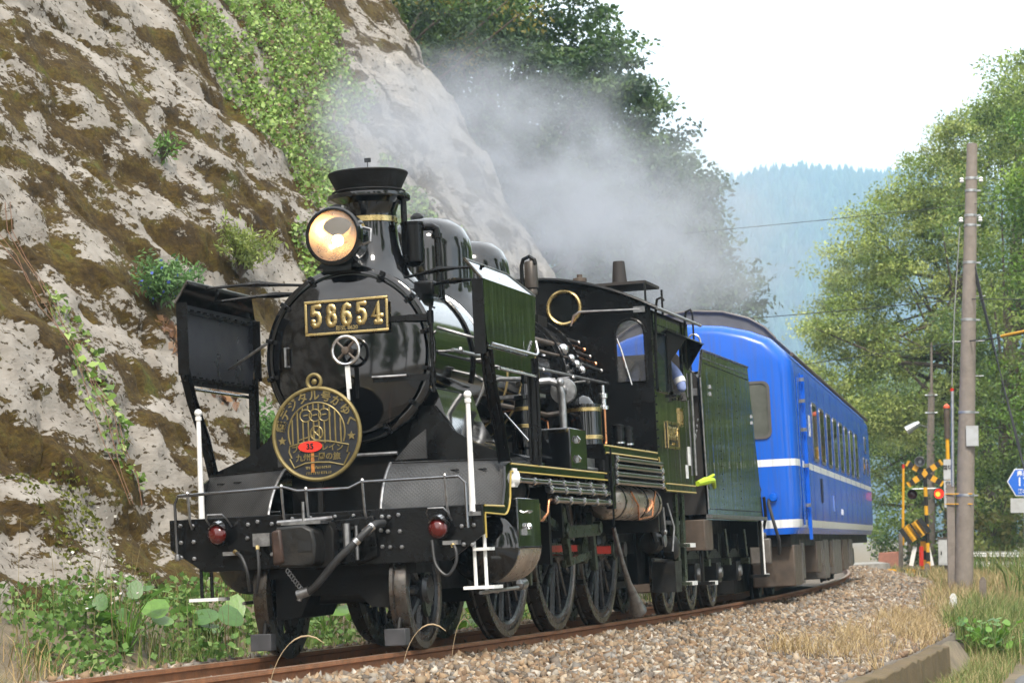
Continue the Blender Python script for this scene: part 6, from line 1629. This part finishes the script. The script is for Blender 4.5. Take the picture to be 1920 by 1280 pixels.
# windows along the side
for s in (1, -1):
    xs = s * 1.402
    lo, hi = min(xs, xs + s * .008), max(xs, xs + s * .008)
    for k in range(8):
        y0 = 3.35 + k * 1.62
        wn_ = MB().plate_holes(rrect(y0, y0 + .98, 1.95, 2.82, .09), [rrect(y0 + .04, y0 + .94, 1.99, 2.78, .07)], 'yz', lo, hi).build('side_window', mDull, K)
        MB().prism(rrect(y0 + .035, y0 + .945, 1.985, 2.785, .07), 'yz', lo + .001 * s, hi - .002).build('pane', mGlassD, wn_)
    for z0, z1, y0 in ((2.1, 2.45, 17.6), (2.1, 2.45, 18.9), (2.55, 2.9, 18.4)):
        wn_ = MB().prism(rrect(y0, y0 + .55, z0, z1, .05), 'yz', lo, hi).build('toilet_window', mDull, K)
        MB().prism(rrect(y0 + .05, y0 + .5, z0 + .05, z1 - .05, .04), 'yz', hi if s > 0 else lo, (hi + .003) if s > 0 else (lo - .003)).build('pane', mGlassD, wn_)
    d_ = MB().box(lo, hi, .62, .86, 1.0, 3.02).box(lo, hi, 1.34, 1.46, .96, 3.12).build('door_pillar', mBlue, K, bevel=.004)
    MB().box(min(xs + s * .008, xs + s * .05), max(xs + s * .008, xs + s * .05), 1.42, 1.52, .80, 3.10).build('open_door_edge', mBlue, d_)
    for z in (1.25, 1.8, 2.3, 2.7, 3.0): MB().box(min(xs, xs + s * .06), max(xs, xs + s * .06), 1.30, 1.36, z, z + .05).build('door_hinge', mDull, d_)
    MB().prism(rrect(.90, 1.28, 1.95, 2.85, .05), 'yz', lo, hi).build('door_window', mGlassD, K)
    for k in range(10):
        MB().box(min(xs - s * .004, xs + s * .002), max(xs - s * .004, xs + s * .002), 3.05 + k * 1.62, 3.062 + k * 1.62, 1.07, 3.2).build('panel_seam', mBlk0, K)
    lv = MB()
    for k in range(14): lv.box(min(xs, xs + s * .012), max(xs, xs + s * .012), 4.35, 4.85, 1.36 + k * .026, 1.373 + k * .026)
    lv.build('louvre', mBlackM, K)
    tmp = MB(); add_text(tmp, '日', .34, .002, Matrix.Identity(4), .012)
    MB().add([(s * 1.4045 + s * c, 2.75 + s * a * 1.2, 2.42 + b) for a, b, c in tmp.v], tmp.f).build('lettering', mWhite, K)
    tmp = MB(); add_text(tmp, 'スハフ 12', .13, .002, Matrix.Identity(4), .002)
    MB().add([(s * 1.4045 + s * c, 9.5 + s * a, 1.25 + b) for a, b, c in tmp.v], tmp.f).build('car_number', mWhite, K)
    MB().box(lo, hi, 7.2, 7.45, 1.25, 1.5).build('inspection_cover', M('pale blue cover', (.15, .25, .6), .3), K)
# underframe
MB().box(-1.25, 1.25, .1, 20.3, .72, .885).box(-.46, .46, .05, 20.2, .12, .72).build('underframe', mBlackM, K)  # deep centre block added to cut the light under the coach
for y0, y1, z0, z1, m_ in ((.25, 1.45, .18, .74, mBrownMetal), (1.75, 2.1, .25, .76, mGreyEq), (4.6, 5.5, .30, .78, mBrownMetal), (5.7, 6.0, .40, .78, mGreyEq), (6.3, 7.3, .18, .80, mGreyEq), (7.9, 8.2, .35, .78, mBrownMetal), (8.6, 10.6, .22, .80, mGreyEq), (11.2, 12.6, .25, .80, mBrownMetal), (13.2, 14.2, .30, .8, mGreyEq)):
    for s in (1, -1): MB().box(min(s * .70, s * 1.28), max(s * .70, s * 1.28), y0, y1, z0, z1).build('equipment_box', m_, K, bevel=.02)
for s in (1, -1):
    MB().tube([(s * 1.24, 1.55, .80), (s * 1.26, 1.58, .25)], .03, 8).box(min(s * 1.15, s * 1.3), max(s * 1.15, s * 1.3), 1.45, 1.70, .2, .24).bar((s * 1.22, 1.60, .88), (s * 1.22, 1.60, .22), .04, .08, up=(0, 1, 0)).build('coach_step', mGreyEq, K)
    MB().lathe((s * .95, 0, .50), 'y', [(0, 14.6), (.2, 14.62), (.22, 14.7), (.22, 15.6), (0, 15.65)], 18).build('air_reservoir', mGreyEq, K)
    for yb in (3.1, 17.3):
        MB().prism([(yb - 1.5, .62), (yb - 1.2, .72), (yb - .5, .62), (yb + .5, .62), (yb + 1.2, .72), (yb + 1.5, .62), (yb + 1.4, .40), (yb + .6, .36), (yb - .6, .36), (yb - 1.4, .40)], 'yz', s * .92, s * 1.0).build('bogie_frame', mBrownMetal, K)
        for dy in (-1.05, 1.05):
            w = MB().lathe((0, yb + dy, .43), 'x', [(.0, s * .50), (.455, s * .50), (.45, s * .535), (.43, s * .545), (.42, s * .62), (.36, s * .61), (.34, s * .58), (.1, s * .60), (0, s * .62)], 32).build('coach_wheel', mGrime, K)
            MB().box(min(s * .9, s * 1.06), max(s * .9, s * 1.06), yb + dy - .14, yb + dy + .14, .30, .56).lathe((s * .98, yb + dy - .26, 0), 'z', [(.07, .36), (.07, .62)], 12).lathe((s * .98, yb + dy + .26, 0), 'z', [(.07, .36), (.07, .62)], 12).build('axle_box', mGrime, K)
MB().box(-.15, .15, -.6, .3, .72, .95).build('coupler', mBlackM, K)
# ------------------------------------------------------------------ trackside things
mPole = M('weathered concrete pole', (.235, .20, .17), .9, var=.15, scale=6, bump=.2, bscale=40, dirt=(.14, .11, .085), dirt_amt=.5)
mGalv = M('galvanised steel', (.48, .49, .50), .4, metal=.8, var=.15, scale=20)
mYel = M('signal yellow paint', (.72, .36, .012), .5, var=.12, scale=8, dirt=(.30, .17, .04), dirt_amt=.4)
mBlk = M('black sign paint', (.014, .013, .012), .5, var=.2, scale=10)
mCab = M('grey cabinet paint', (.46, .47, .47), .5, var=.1, scale=6, dirt=(.28, .25, .2), dirt_amt=.4)
mWood = M('grey weathered timber', (.17, .14, .115), .9, var=.3, scale=9, bump=.4)
mWire = M('dark cable', (.03, .03, .032), .6)
# utility pole
UPX, UPY = 1.80, 32.3
up = empty('utility_pole', (UPX, UPY, -.2), label='tall grey concrete utility pole with steel bands and guy cables', cat='utility pole')
def U(z): return (.30 * (z / 9.0) - .06, 0, z)
MB().box(.06, .30, -.225, -.20, 2.9, 3.3).build('number_plate', mCab, up)
MB().tube([U(-.4), U(3), U(6), U(8.98)], [.195, .17, .14, .105], 20).build('shaft', mPole, up)
for z in (1.9, 3.55, 5.4, 6.55, 7.3, 7.5, 8.0, 8.25):
    p = U(z); r_ = .195 - .09 * z / 9
    MB().lathe((p[0], 0, z), 'z', [(r_ + .004, 0), (r_ + .012, .004), (r_ + .012, .05), (r_ + .004, .054)], 20, cap=False).box(p[0] + r_, p[0] + r_ + .08, -.02, .02, z + .01, z + .04).build('steel_band', mGalv, up)
for z, d in ((8.2, -1), (8.2, 1), (7.4, -1), (7.4, 1)): MB().lathe((U(z)[0] + d * .19, 0, z), 'z', [(.03, 0), (.05, .02), (.03, .05), (.05, .07), (.02, .1)], 10).build('insulator', mWhite, up)
for z, d in ((5.0, -1), (5.0, 1), (4.3, 1), (5.9, 1)): MB().cyl((U(z)[0] + d * .12, 0, z), (U(z)[0] + d * .32, 0, z), .010, 6).build('step_bolt', mGalv, up)
MB().tube([(-.235, -.06, 2.1), (-.215, -.06, 4.0)], .035, 10).build('cable_conduit', mGalv, up)
MB().tube([(-.225, -.06, 4.0), (-.215, -.06, 4.06)], .038, 10).build('conduit_cap', mRed, up)
MB().box(-.36, -.20, -.08, .08, -.3, 2.15).build('stub_post', mPole, up, bevel=.02)
for z in (1.75, 1.95): MB().tube([(-.38, -.09, z), (.16, -.17, z)], .012, 6).build('lashing', mYel, up)
MB().tube([(-.23, 0, 4.1), (-.16, 0, 5.6), (-.03, 0, 7.3)], .012, 6).build('ground_wire', mGalv, up)
# guy wires with yellow cover
gw = empty('guy_wire', (3.8, 30.6, -.6), label='slanting black guy cables running from the utility pole to the right', cat='cable')
top = Vector((UPX + .2, UPY, 6.6)); base = Vector((3.8, 30.6, -.6))
def rl(p): return tuple(Vector(p) - Vector((3.8, 30.6, -.6)))
for k in range(3): MB().tube([rl(top + Vector((0, .02 * k, -.15 * k))), rl(top.lerp(base, .5) + Vector((.02 * k, 0, -.3))), rl(base + Vector((-.12 * k, .1 * k, 0)))], .014, 5).build('cable', mWire, gw)
# overhead wires: each its own thing, from the pole across the valley and past it to the right
def wire(label, pts, r=.007, m=mWire):
    a = Vector(pts[0])
    w = MB(); P = []
    for i in range(len(pts) - 1):
        p, q = Vector(pts[i]), Vector(pts[i + 1])
        for k in range(9):
            f = k / 8
            P.append(p.lerp(q, f) + Vector((0, 0, -.22 * 4 * f * (1 - f))) - a)
    o = w.tube(P, r, 5).build('overhead_wire', m)
    o.location = a
    return tag(o, label, 'wire', 'overhead wires on the utility pole')
wire('thin overhead wire leaving the top bands of the utility pole', [(-24, 50, 8.9), (UPX + .2, UPY, 7.55), (10, 24, 8.0)])
wire('double overhead cable at mid height of the utility pole', [(-24, 52, 6.6), (UPX + .1, UPY, 5.65), (9, 24, 5.4)], .009)
wire('lowest overhead cable crossing behind the coach roof', [(-26, 56, 4.2), (UPX + .05, UPY, 4.80)], .008)
wire('slack cable with a yellow sleeve running right from the utility pole', [(UPX + .05, UPY, 4.80), (6.5, 26, 5.4)], .014)
yt = MB().tube([(UPX + .85, UPY - 1.1, 4.80), (UPX + 2.6, UPY - 3.4, 4.92)], .03, 8).build('cable_sleeve', mYel)
tag(yt, 'yellow protective sleeve on the cable right of the utility pole', 'cable cover')
# thin far pole
tp = empty('wooden_pole', (-2.70, 67.6, -.3), label='thin brown wooden pole behind the crossing signal', cat='utility pole')
MB().tube([(0, 0, -.3), (.05, 0, 4.5), (.10, 0, 6.1)], [.16, .13, .11], 14).build('shaft', mWood, tp)
MB().tube([(.10, 0, 6.0), (.12, 0, 7.8)], [.06, .03], 10).build('tip', mWood, tp)
for z in (5.4, 6.0): MB().tube([(-.12, 0, z), (.3, 0, z)], .03, 6).lathe((.08, 0, z), 'z', [(.14, -.02), (.14, .02)], 14).build('band', mGalv, tp)
# level crossing signal
cs0 = empty('crossing_signal', (-1.46, 55.6, -.36), (0, rad(-1.6), .10), 'level crossing signal with yellow and black crossbuck and one red lamp lit', 'crossing signal')
for k in range(12):
    z = .0 + k * .27
    MB().tube([(0, 0, z), (0, 0, z + .27)], .058, 14).build('post_band', mYel if k % 2 else mBlk, cs0)
for a in (rad(33), rad(-33)):
    d = Vector((math.cos(a), 0, math.sin(a)))
    for k in range(-3, 4):
        if k == 0 and a < 0: continue
        c = d * (k * .155) + Vector((0, -.09 - (.012 if a < 0 else 0), 3.10))
        MB().obox(c, (.155 if k % 2 == 0 else .153, .02, .17 if k % 2 == 0 else .165), (0, -a, 0)).build('board_band', mYel if k % 2 == 0 else mBlk, cs0)
    c = d * .56
    for sg in (1, -1): MB().obox(d * (sg * .555) + Vector((0, -.09, 3.10)), (.10, .02, .17), (0, -a, 0)).build('board_band', mYel if True else mBlk, cs0)
mLit = emit_mat('lit red lamp', (1.0, .02, .01), 2.6)
mLitC = emit_mat('lit lamp centre', (1.0, .42, .04), 1.3)
for x, lit in ((-.385, False), (.385, True)):
    b = MB().lathe((x, 0, 2.50), 'y', [(0, .08), (.10, .07), (.14, .0), (.148, -.06), (.148, -.10), (.138, -.10), (.13, -.04)], 24).build('lamp_housing', mBlk, cs0)
    MB().lathe((x, 0, 2.50), 'y', [(.136, -.05), (.10, -.07), (0, -.08)], 22).build('lamp_lens', mLit if lit else M('unlit red lens', (.05, .008, .008), .15), b)
    if lit: MB().lathe((x - .03, 0, 2.49), 'y', [(.075, -.074), (.05, -.084), (0, -.088)], 18).build('lamp_core', mLitC, b)
    MB().lathe((x, 0, 2.50), 'y', [(.150, -.05), (.150, -.28)], 18, .3, PI - .3, cap=False).build('lamp_hood', mBlk, b)
MB().tube([(-.385, 0, 2.66), (.385, 0, 2.66)], .018, 8).build('lamp_bracket', mGalv, cs0)
MB().lathe((-.13, 0, 3.45), 'y', [(0, .12), (.09, .08), (.13, -.08), (.15, -.2), (.14, -.2), (.05, .0)], 20).box(-.20, -.02, -.05, .1, 3.52, 3.60).build('warning_speaker', mDull, cs0)
# barrier machine with striped arm
bm_ = empty('barrier_machine', (-1.95, 55.9, -.34), (0, 0, .1), 'yellow and black striped barrier mechanism at the foot of the crossing signal', 'barrier')
for k in range(5):
    MB().obox((.05 + .09 * (k - 2), -.20, 1.05 + .05 * (k - 2)), (.16, .25, .36), (0, rad(-35), 0)).build('counterweight_band', mYel if k % 2 else mBlk, bm_)
for k in range(4): MB().box(.16, .32, -.10, .06, .02 + k * .2, .22 + k * .2).build('leg_band', mYel if k % 2 else mBlk, bm_)
for k in range(3): MB().obox((.0 + .18 * k, -.14, .50), (.09, .02, .42), (0, rad(12 - 12 * k), 0)).build('reflective_strip', (mWhite, mRed, mWhite)[k], bm_)
for k in range(7): MB().obox((-1.05 + .20 * k, -.35, .10), (.20, .26, .24), (0, rad(4), 0)).build('striped_curb', mYel if k % 2 else mBlk, bm_)
# grey cabinet on legs
cb = empty('control_cabinet', (-.18, 48.7, -.4), (0, 0, .12), 'pale grey control cabinet on brown legs beside the utility pole', 'cabinet')
MB().box(-.28, .20, -.15, .15, .55, 1.26).build('housing', mCab, cb, bevel=.012)
MB().box(-.31, .24, -.19, .18, 1.26, 1.29).build('lid', mBrownMetal, cb)
MB().box(-.25, .17, -.158, -.150, .60, 1.22).build('door', mCab, cb)
MB().box(-.22, -.19, -.17, -.158, .82, .92).build('handle', mBlk, cb)
for x in (-.02, .05): MB().tube([(x, 0, -.3), (x - .05, 0, .56)], .06, 8).build('leg', mWood, cb)
MB().box(.02, .22, -.05, .1, 1.29, 1.42).box(.12, .26, -.1, .12, .0, .6).build('junction_box', mCab, cb, bevel=.01)
# yellow pole with tall sensor
yp = empty('detector_pole', (.47, 42.5, -.3), (0, rad(-.5), 0), 'yellow pole with a brown cylinder and red tip beside the utility pole', 'signal pole')
MB().tube([(0, 0, -.2), (0, 0, 3.65)], .045, 12).build('shaft', mYel, yp)
MB().tube([(0, 0, 3.55), (0, 0, 4.28)], .072, 14).build('cylinder', mBrownMetal, yp)
MB().lathe((0, 0, 4.28), 'z', [(.085, 0), (.08, .05), (.03, .10), (0, .11)], 14).build('red_cap', M('orange red cap', (.62, .10, .04), .4), yp)
tmp = MB().box(-.10, .10, -.07, -.055, 1.9, 2.55).box(-.10, .10, -.07, -.055, 2.57, 3.05); tmp.build('notice_plate', mCab, yp)
tx = MB(); add_text(tx, '踏切', .13, .002, Matrix.Translation((0, -.074, 2.85)) @ Matrix.Rotation(PI / 2, 4, 'X'), .002)
for i, ch_ in enumerate('非常ボタ'): add_text(tx, ch_, .13, .002, Matrix.Translation((0, -.074, 2.46 - i * .15)) @ Matrix.Rotation(PI / 2, 4, 'X'), .002)
tx.build('lettering', mBlk, yp)
y2 = empty('barrier_rod', (-2.45, 57.5, -.35), (0, rad(1), 0), 'slim raised yellow rod with red tip beside the crossing signal', 'barrier')
MB().tube([(0, 0, 1.0), (0, 0, 3.3)], .04, 10).build('rod', mYel, y2)
MB().tube([(0, 0, 3.3), (0, 0, 3.42)], .045, 10).build('red_tip', mRed, y2)
MB().tube([(-.06, 0, -.2), (-.06, 0, 1.35)], .07, 10).build('stand', mPole, y2)
ls = empty('loudspeaker', (-2.0, 57.0, 4.15), label='small silver loudspeaker on the thin pole above the crossing signal', cat='loudspeaker')
MB().tube([(-.22, -.05, -.10), (.06, 0, .08), (.16, 0, .14)], [.14, .10, .06], 14).build('horn', mGalv, ls)
MB().tube([(.12, 0, .10), (.35, .3, .02)], .02, 6).build('bracket', mGalv, ls)
# reddish block behind the crossing
rb = empty('concrete_block', (-4.1, 67.4, -.38), label='reddish brown concrete block beside the level crossing', cat='block')
MB().prism([(-.34, 0), (.45, 0), (.36, .78), (-.30, .74)], 'xz', -.3, .3).build('block', M('red brown concrete', (.36, .16, .11), .9, var=.2, scale=6), rb, bevel=.03)
MB().box(-.05, .12, -.5, -.4, -.1, .3).build('stub', mWood, rb)
# level crossing deck
lc = MB()
for t0, t1, zt in ((-2.6, -.66, .0), (-.44, .44, .0), (.66, 2.2, -.02)):
    for i in range(1):
        a = [trk(t, y, z) for y in (58.5, 63.5) for t in (t0, t1) for z in (-.3, zt + .004)]
        lc.add(a, [(0, 2, 3, 1), (4, 5, 7, 6), (0, 1, 5, 4), (2, 6, 7, 3), (1, 3, 7, 5), (0, 4, 6, 2)])
tag(lc.build('level_crossing', mConcrete), kind='structure')
# white guard rail
gr = empty('guard_rail', (.2, 58.6, -.3), (0, 0, -.05), 'white roadside guard rail behind the utility pole', 'guard rail')
for z in (.38, .68): MB().prism([(-.03, z - .08), (.0, z - .03), (-.03, z), (0, z + .03), (-.03, z + .08), (-.05, z + .08), (-.02, z + .03), (-.05, z), (-.02, z - .03), (-.05, z - .08)], 'yz', -.9, 3.2).build('rail', mWhite, gr)
for x in (-.8, .6, 2.0, 3.1): MB().tube([(x, .03, -.2), (x, .03, .80)], .05, 10).build('post', mWhite, gr)
# route sign
rs_ = empty('route_sign', (2.20, 42.9, -1.16), (0, 0, .12), 'blue hexagonal route sign with white border at the right edge', 'road sign')
hexp = [(-.20, .27), (.20, .27), (.33, -.02), (.17, -.26), (-.17, -.26), (-.33, -.02)]
rs_.scale = (1.33, 1.33, 1.33)
bm_.scale = (1.35, 1.35, 1.35)
hexp = [(-.16, .25), (.16, .25), (.30, .02), (.15, -.24), (-.15, -.24), (-.30, .02)]
MB().prism([(a * 1.0, b + 2.52) for a, b in hexp], 'xz', -.02, 0).build('border', mWhite, rs_)
MB().prism([(a * .93, b * .93 + 2.52) for a, b in hexp], 'xz', -.026, -.02).build('face', M('route sign blue', (.02, .14, .62), .35, var=.08), rs_)
tx = MB()
for s_, z, q in (('県道', 2.68, .10), ('17', 2.53, .22), ('熊本', 2.36, .09)): add_text(tx, s_, q, .002, Matrix.Translation((-.02, -.029, z)) @ Matrix.Rotation(PI / 2, 4, 'X'), .003)
tx.build('lettering', mWhite, rs_)
MB().box(-.24, .24, -.02, -.005, 1.98, 2.24).build('lower_plate', mCab, rs_)
MB().tube([(.02, .03, -.3), (.02, .03, 2.8)], .03, 10).build('post', mGalv, rs_)
# small boundary posts in the grass
for lab, x, y, z, h, m_, r_ in (('short white capped boundary post in the dry grass', 2.52, 22.4, -.46, .40, mWhite, .055), ('dark weathered stake right of the utility pole', 2.8, 24.6, -.45, .62, mWood, .055), ('low dark stake in front of the control cabinet', -.9, 50.0, -.42, .55, mWood, .07)):
    p_ = empty('boundary_post', (x, y, z), label=lab, cat='post')
    MB().box(-r_, r_, -r_, r_, -.2, h).build('shaft', m_, p_, bevel=.012)
    MB().prism([(-r_, 0), (r_, 0), (r_ * .3, .06), (-r_ * .3, .06)], 'xz', -r_, r_).build('cap', m_, p_).location = (0, 0, h)
# arching grass stalks in front of the near rail
for lab, t0, y0, hh, ln in (('feathery grass stalk arching over the near rail, left of the pair', .75, -2.9, .42, .34), ('feathery grass stalk arching over the near rail, right of the pair', .85, -.6, .40, .30), ('thin upright grass stalk beside the near rail', .90, .4, .40, .12)):
    b0 = Vector((xc(y0) + t0, y0, ballast_z(t0)))
    pts = [Vector((ln * f ** 1.6, .1 * f, hh * (1 - (1 - f) ** 1.8) - .12 * f ** 4)) for f in [k / 10 for k in range(11)]]
    e = empty('grass_stalk', b0, label=lab, cat='grass')
    MB().tube(pts, [.0022] * 6 + [.005, .006, .006, .005, .002], 6).build('stem', M('straw stalk', (.40, .30, .18), .8) if 'straw stalk' not in bpy.data.materials else bpy.data.materials['straw stalk'], e)
# ------------------------------------------------------------------ smoke and haze
def smoke():
    m = bpy.data.materials.new('grey coal smoke'); m.use_nodes = True
    nt = m.node_tree; n = nt.nodes; l = nt.links
    n.clear()
    out = n.new('ShaderNodeOutputMaterial')
    pv = n.new('ShaderNodeVolumePrincipled')
    pv.inputs['Color'].default_value = (.66, .70, .78, 1)
    pv.inputs['Anisotropy'].default_value = .15
    tc = n.new('ShaderNodeTexCoord'); sp = n.new('ShaderNodeSeparateXYZ')
    l.new(tc.outputs['Object'], sp.inputs['Vector'])
    def mt(op, a, b=None, c=None, clamp=False):
        k = n.new('ShaderNodeMath'); k.operation = op; k.use_clamp = clamp
        for i, v in enumerate((a, b, c)):
            if v is None: continue
            if isinstance(v, (int, float)): k.inputs[i].default_value = v
            else: l.new(v, k.inputs[i])
        return k.outputs[0]
    X, Y, Z = sp.outputs
    def curve(pts, lo, hi):
        """piecewise value of Y (0..50) by a colour ramp, rescaled to lo..hi"""
        r = n.new('ShaderNodeValToRGB'); r.color_ramp.interpolation = 'B_SPLINE' if False else 'EASE'
        r.color_ramp.interpolation = 'LINEAR'
        e = r.color_ramp.elements
        while len(e) < len(pts): e.new(.5)
        for k, (y, v) in enumerate(pts):
            e[k].position = y / 50.0; g_ = (v - lo) / (hi - lo); e[k].color = (g_, g_, g_, 1)
        l.new(mt('MULTIPLY', Y, 1 / 50.0), r.inputs['Fac'])
        return mt('MULTIPLY_ADD', r.outputs['Color'], hi - lo, lo)
    cxn = curve(PCX, -12, 4); czn = curve(PCZ, 0, 12); rdn = curve(PR, 0, 6); den = curve(PD, 0, 3)
    nz = n.new('ShaderNodeTexNoise'); nz.inputs['Scale'].default_value = .85; nz.inputs['Detail'].default_value = 6; nz.inputs['Roughness'].default_value = .62; nz.inputs['Distortion'].default_value = .9
    mp = n.new('ShaderNodeMapping'); mp.inputs['Scale'].default_value = (1.0, .55, 1.2)
    l.new(tc.outputs['Object'], mp.inputs['Vector']); l.new(mp.outputs['Vector'], nz.inputs['Vector'])
    dx = mt('SUBTRACT', X, cxn); dz = mt('SUBTRACT', Z, czn)
    rr = mt('SQRT', mt('ADD', mt('MULTIPLY', dx, dx), mt('MULTIPLY', dz, dz)))
    q = mt('SUBTRACT', 1.0, mt('DIVIDE', rr, rdn))
    q = mt('ADD', q, mt('MULTIPLY', mt('SUBTRACT', nz.outputs['Fac'], .53), 4.2))
    q = mt('MULTIPLY', q, 1.5, clamp=True)
    q = mt('MULTIPLY', mt('MULTIPLY', q, q), den)
    # nothing below the boiler top or ahead of the chimney
    q = mt('MULTIPLY', q, mt('MULTIPLY_ADD', Y, 1.6, -.9, clamp=True))
    l.new(q, pv.inputs['Density'])
    l.new(pv.outputs[0], out.inputs['Volume'])
    return m
PCX = [(0, .0), (1.4, -.05), (4, -.6), (8, -1.2), (14, -2.0), (22, -2.9), (32, -3.6), (48, -6)]
PCZ = [(0, 4.3), (1.4, 4.35), (4, 4.7), (8, 5.0), (14, 5.45), (22, 6.2), (32, 7.0), (48, 7.6)]
PR = [(0, .5), (1.4, .62), (4, 1.0), (8, 1.3), (14, 1.65), (22, 2.1), (32, 2.6), (48, 3.2)]
PD = [(0, .55), (1.4, .50), (4, .30), (8, .22), (14, .18), (22, .14), (32, .09), (48, .03)]
mb = MB(); ny = 14; nn = 16; rows = []
for k in range(ny):
    f = k / (ny - 1); y = .55 + (48 - .55) * f ** 1.5
    cx = np.interp(y, *zip(*PCX)); cz = np.interp(y, *zip(*PCZ)); r = np.interp(y, *zip(*PR)) * 1.5
    rows.append(len(mb.v))
    mb.v.extend([(cx + r * math.cos(2 * PI * a / nn), y, cz + r * math.sin(2 * PI * a / nn)) for a in range(nn)])
for a in range(ny - 1):
    for k in range(nn): mb.f.append((rows[a] + k, rows[a] + (k + 1) % nn, rows[a + 1] + (k + 1) % nn, rows[a + 1] + k))
mb.f.append(tuple(range(nn))); mb.f.append(tuple(rows[-1] + k for k in range(nn)))
sm = mb.build('smoke', smoke())
tag(sm, 'drifting grey blue smoke trailing from the chimney over the train', 'smoke', kind='stuff')
# air between the camera and the hill
hz = bpy.data.materials.new('valley haze'); hz.use_nodes = True
n = hz.node_tree.nodes; n.clear()
o_ = n.new('ShaderNodeOutputMaterial'); pv = n.new('ShaderNodeVolumePrincipled')
pv.inputs['Color'].default_value = (.55, .80, 1.0, 1); pv.inputs['Density'].default_value = .00040; pv.inputs['Anisotropy'].default_value = .2
hz.node_tree.links.new(pv.outputs[0], o_.inputs['Volume'])
hb = MB().box(-2300, 2500, -115, 4100, -12, 470).build('haze', hz)
tag(hb, kind='stuff')
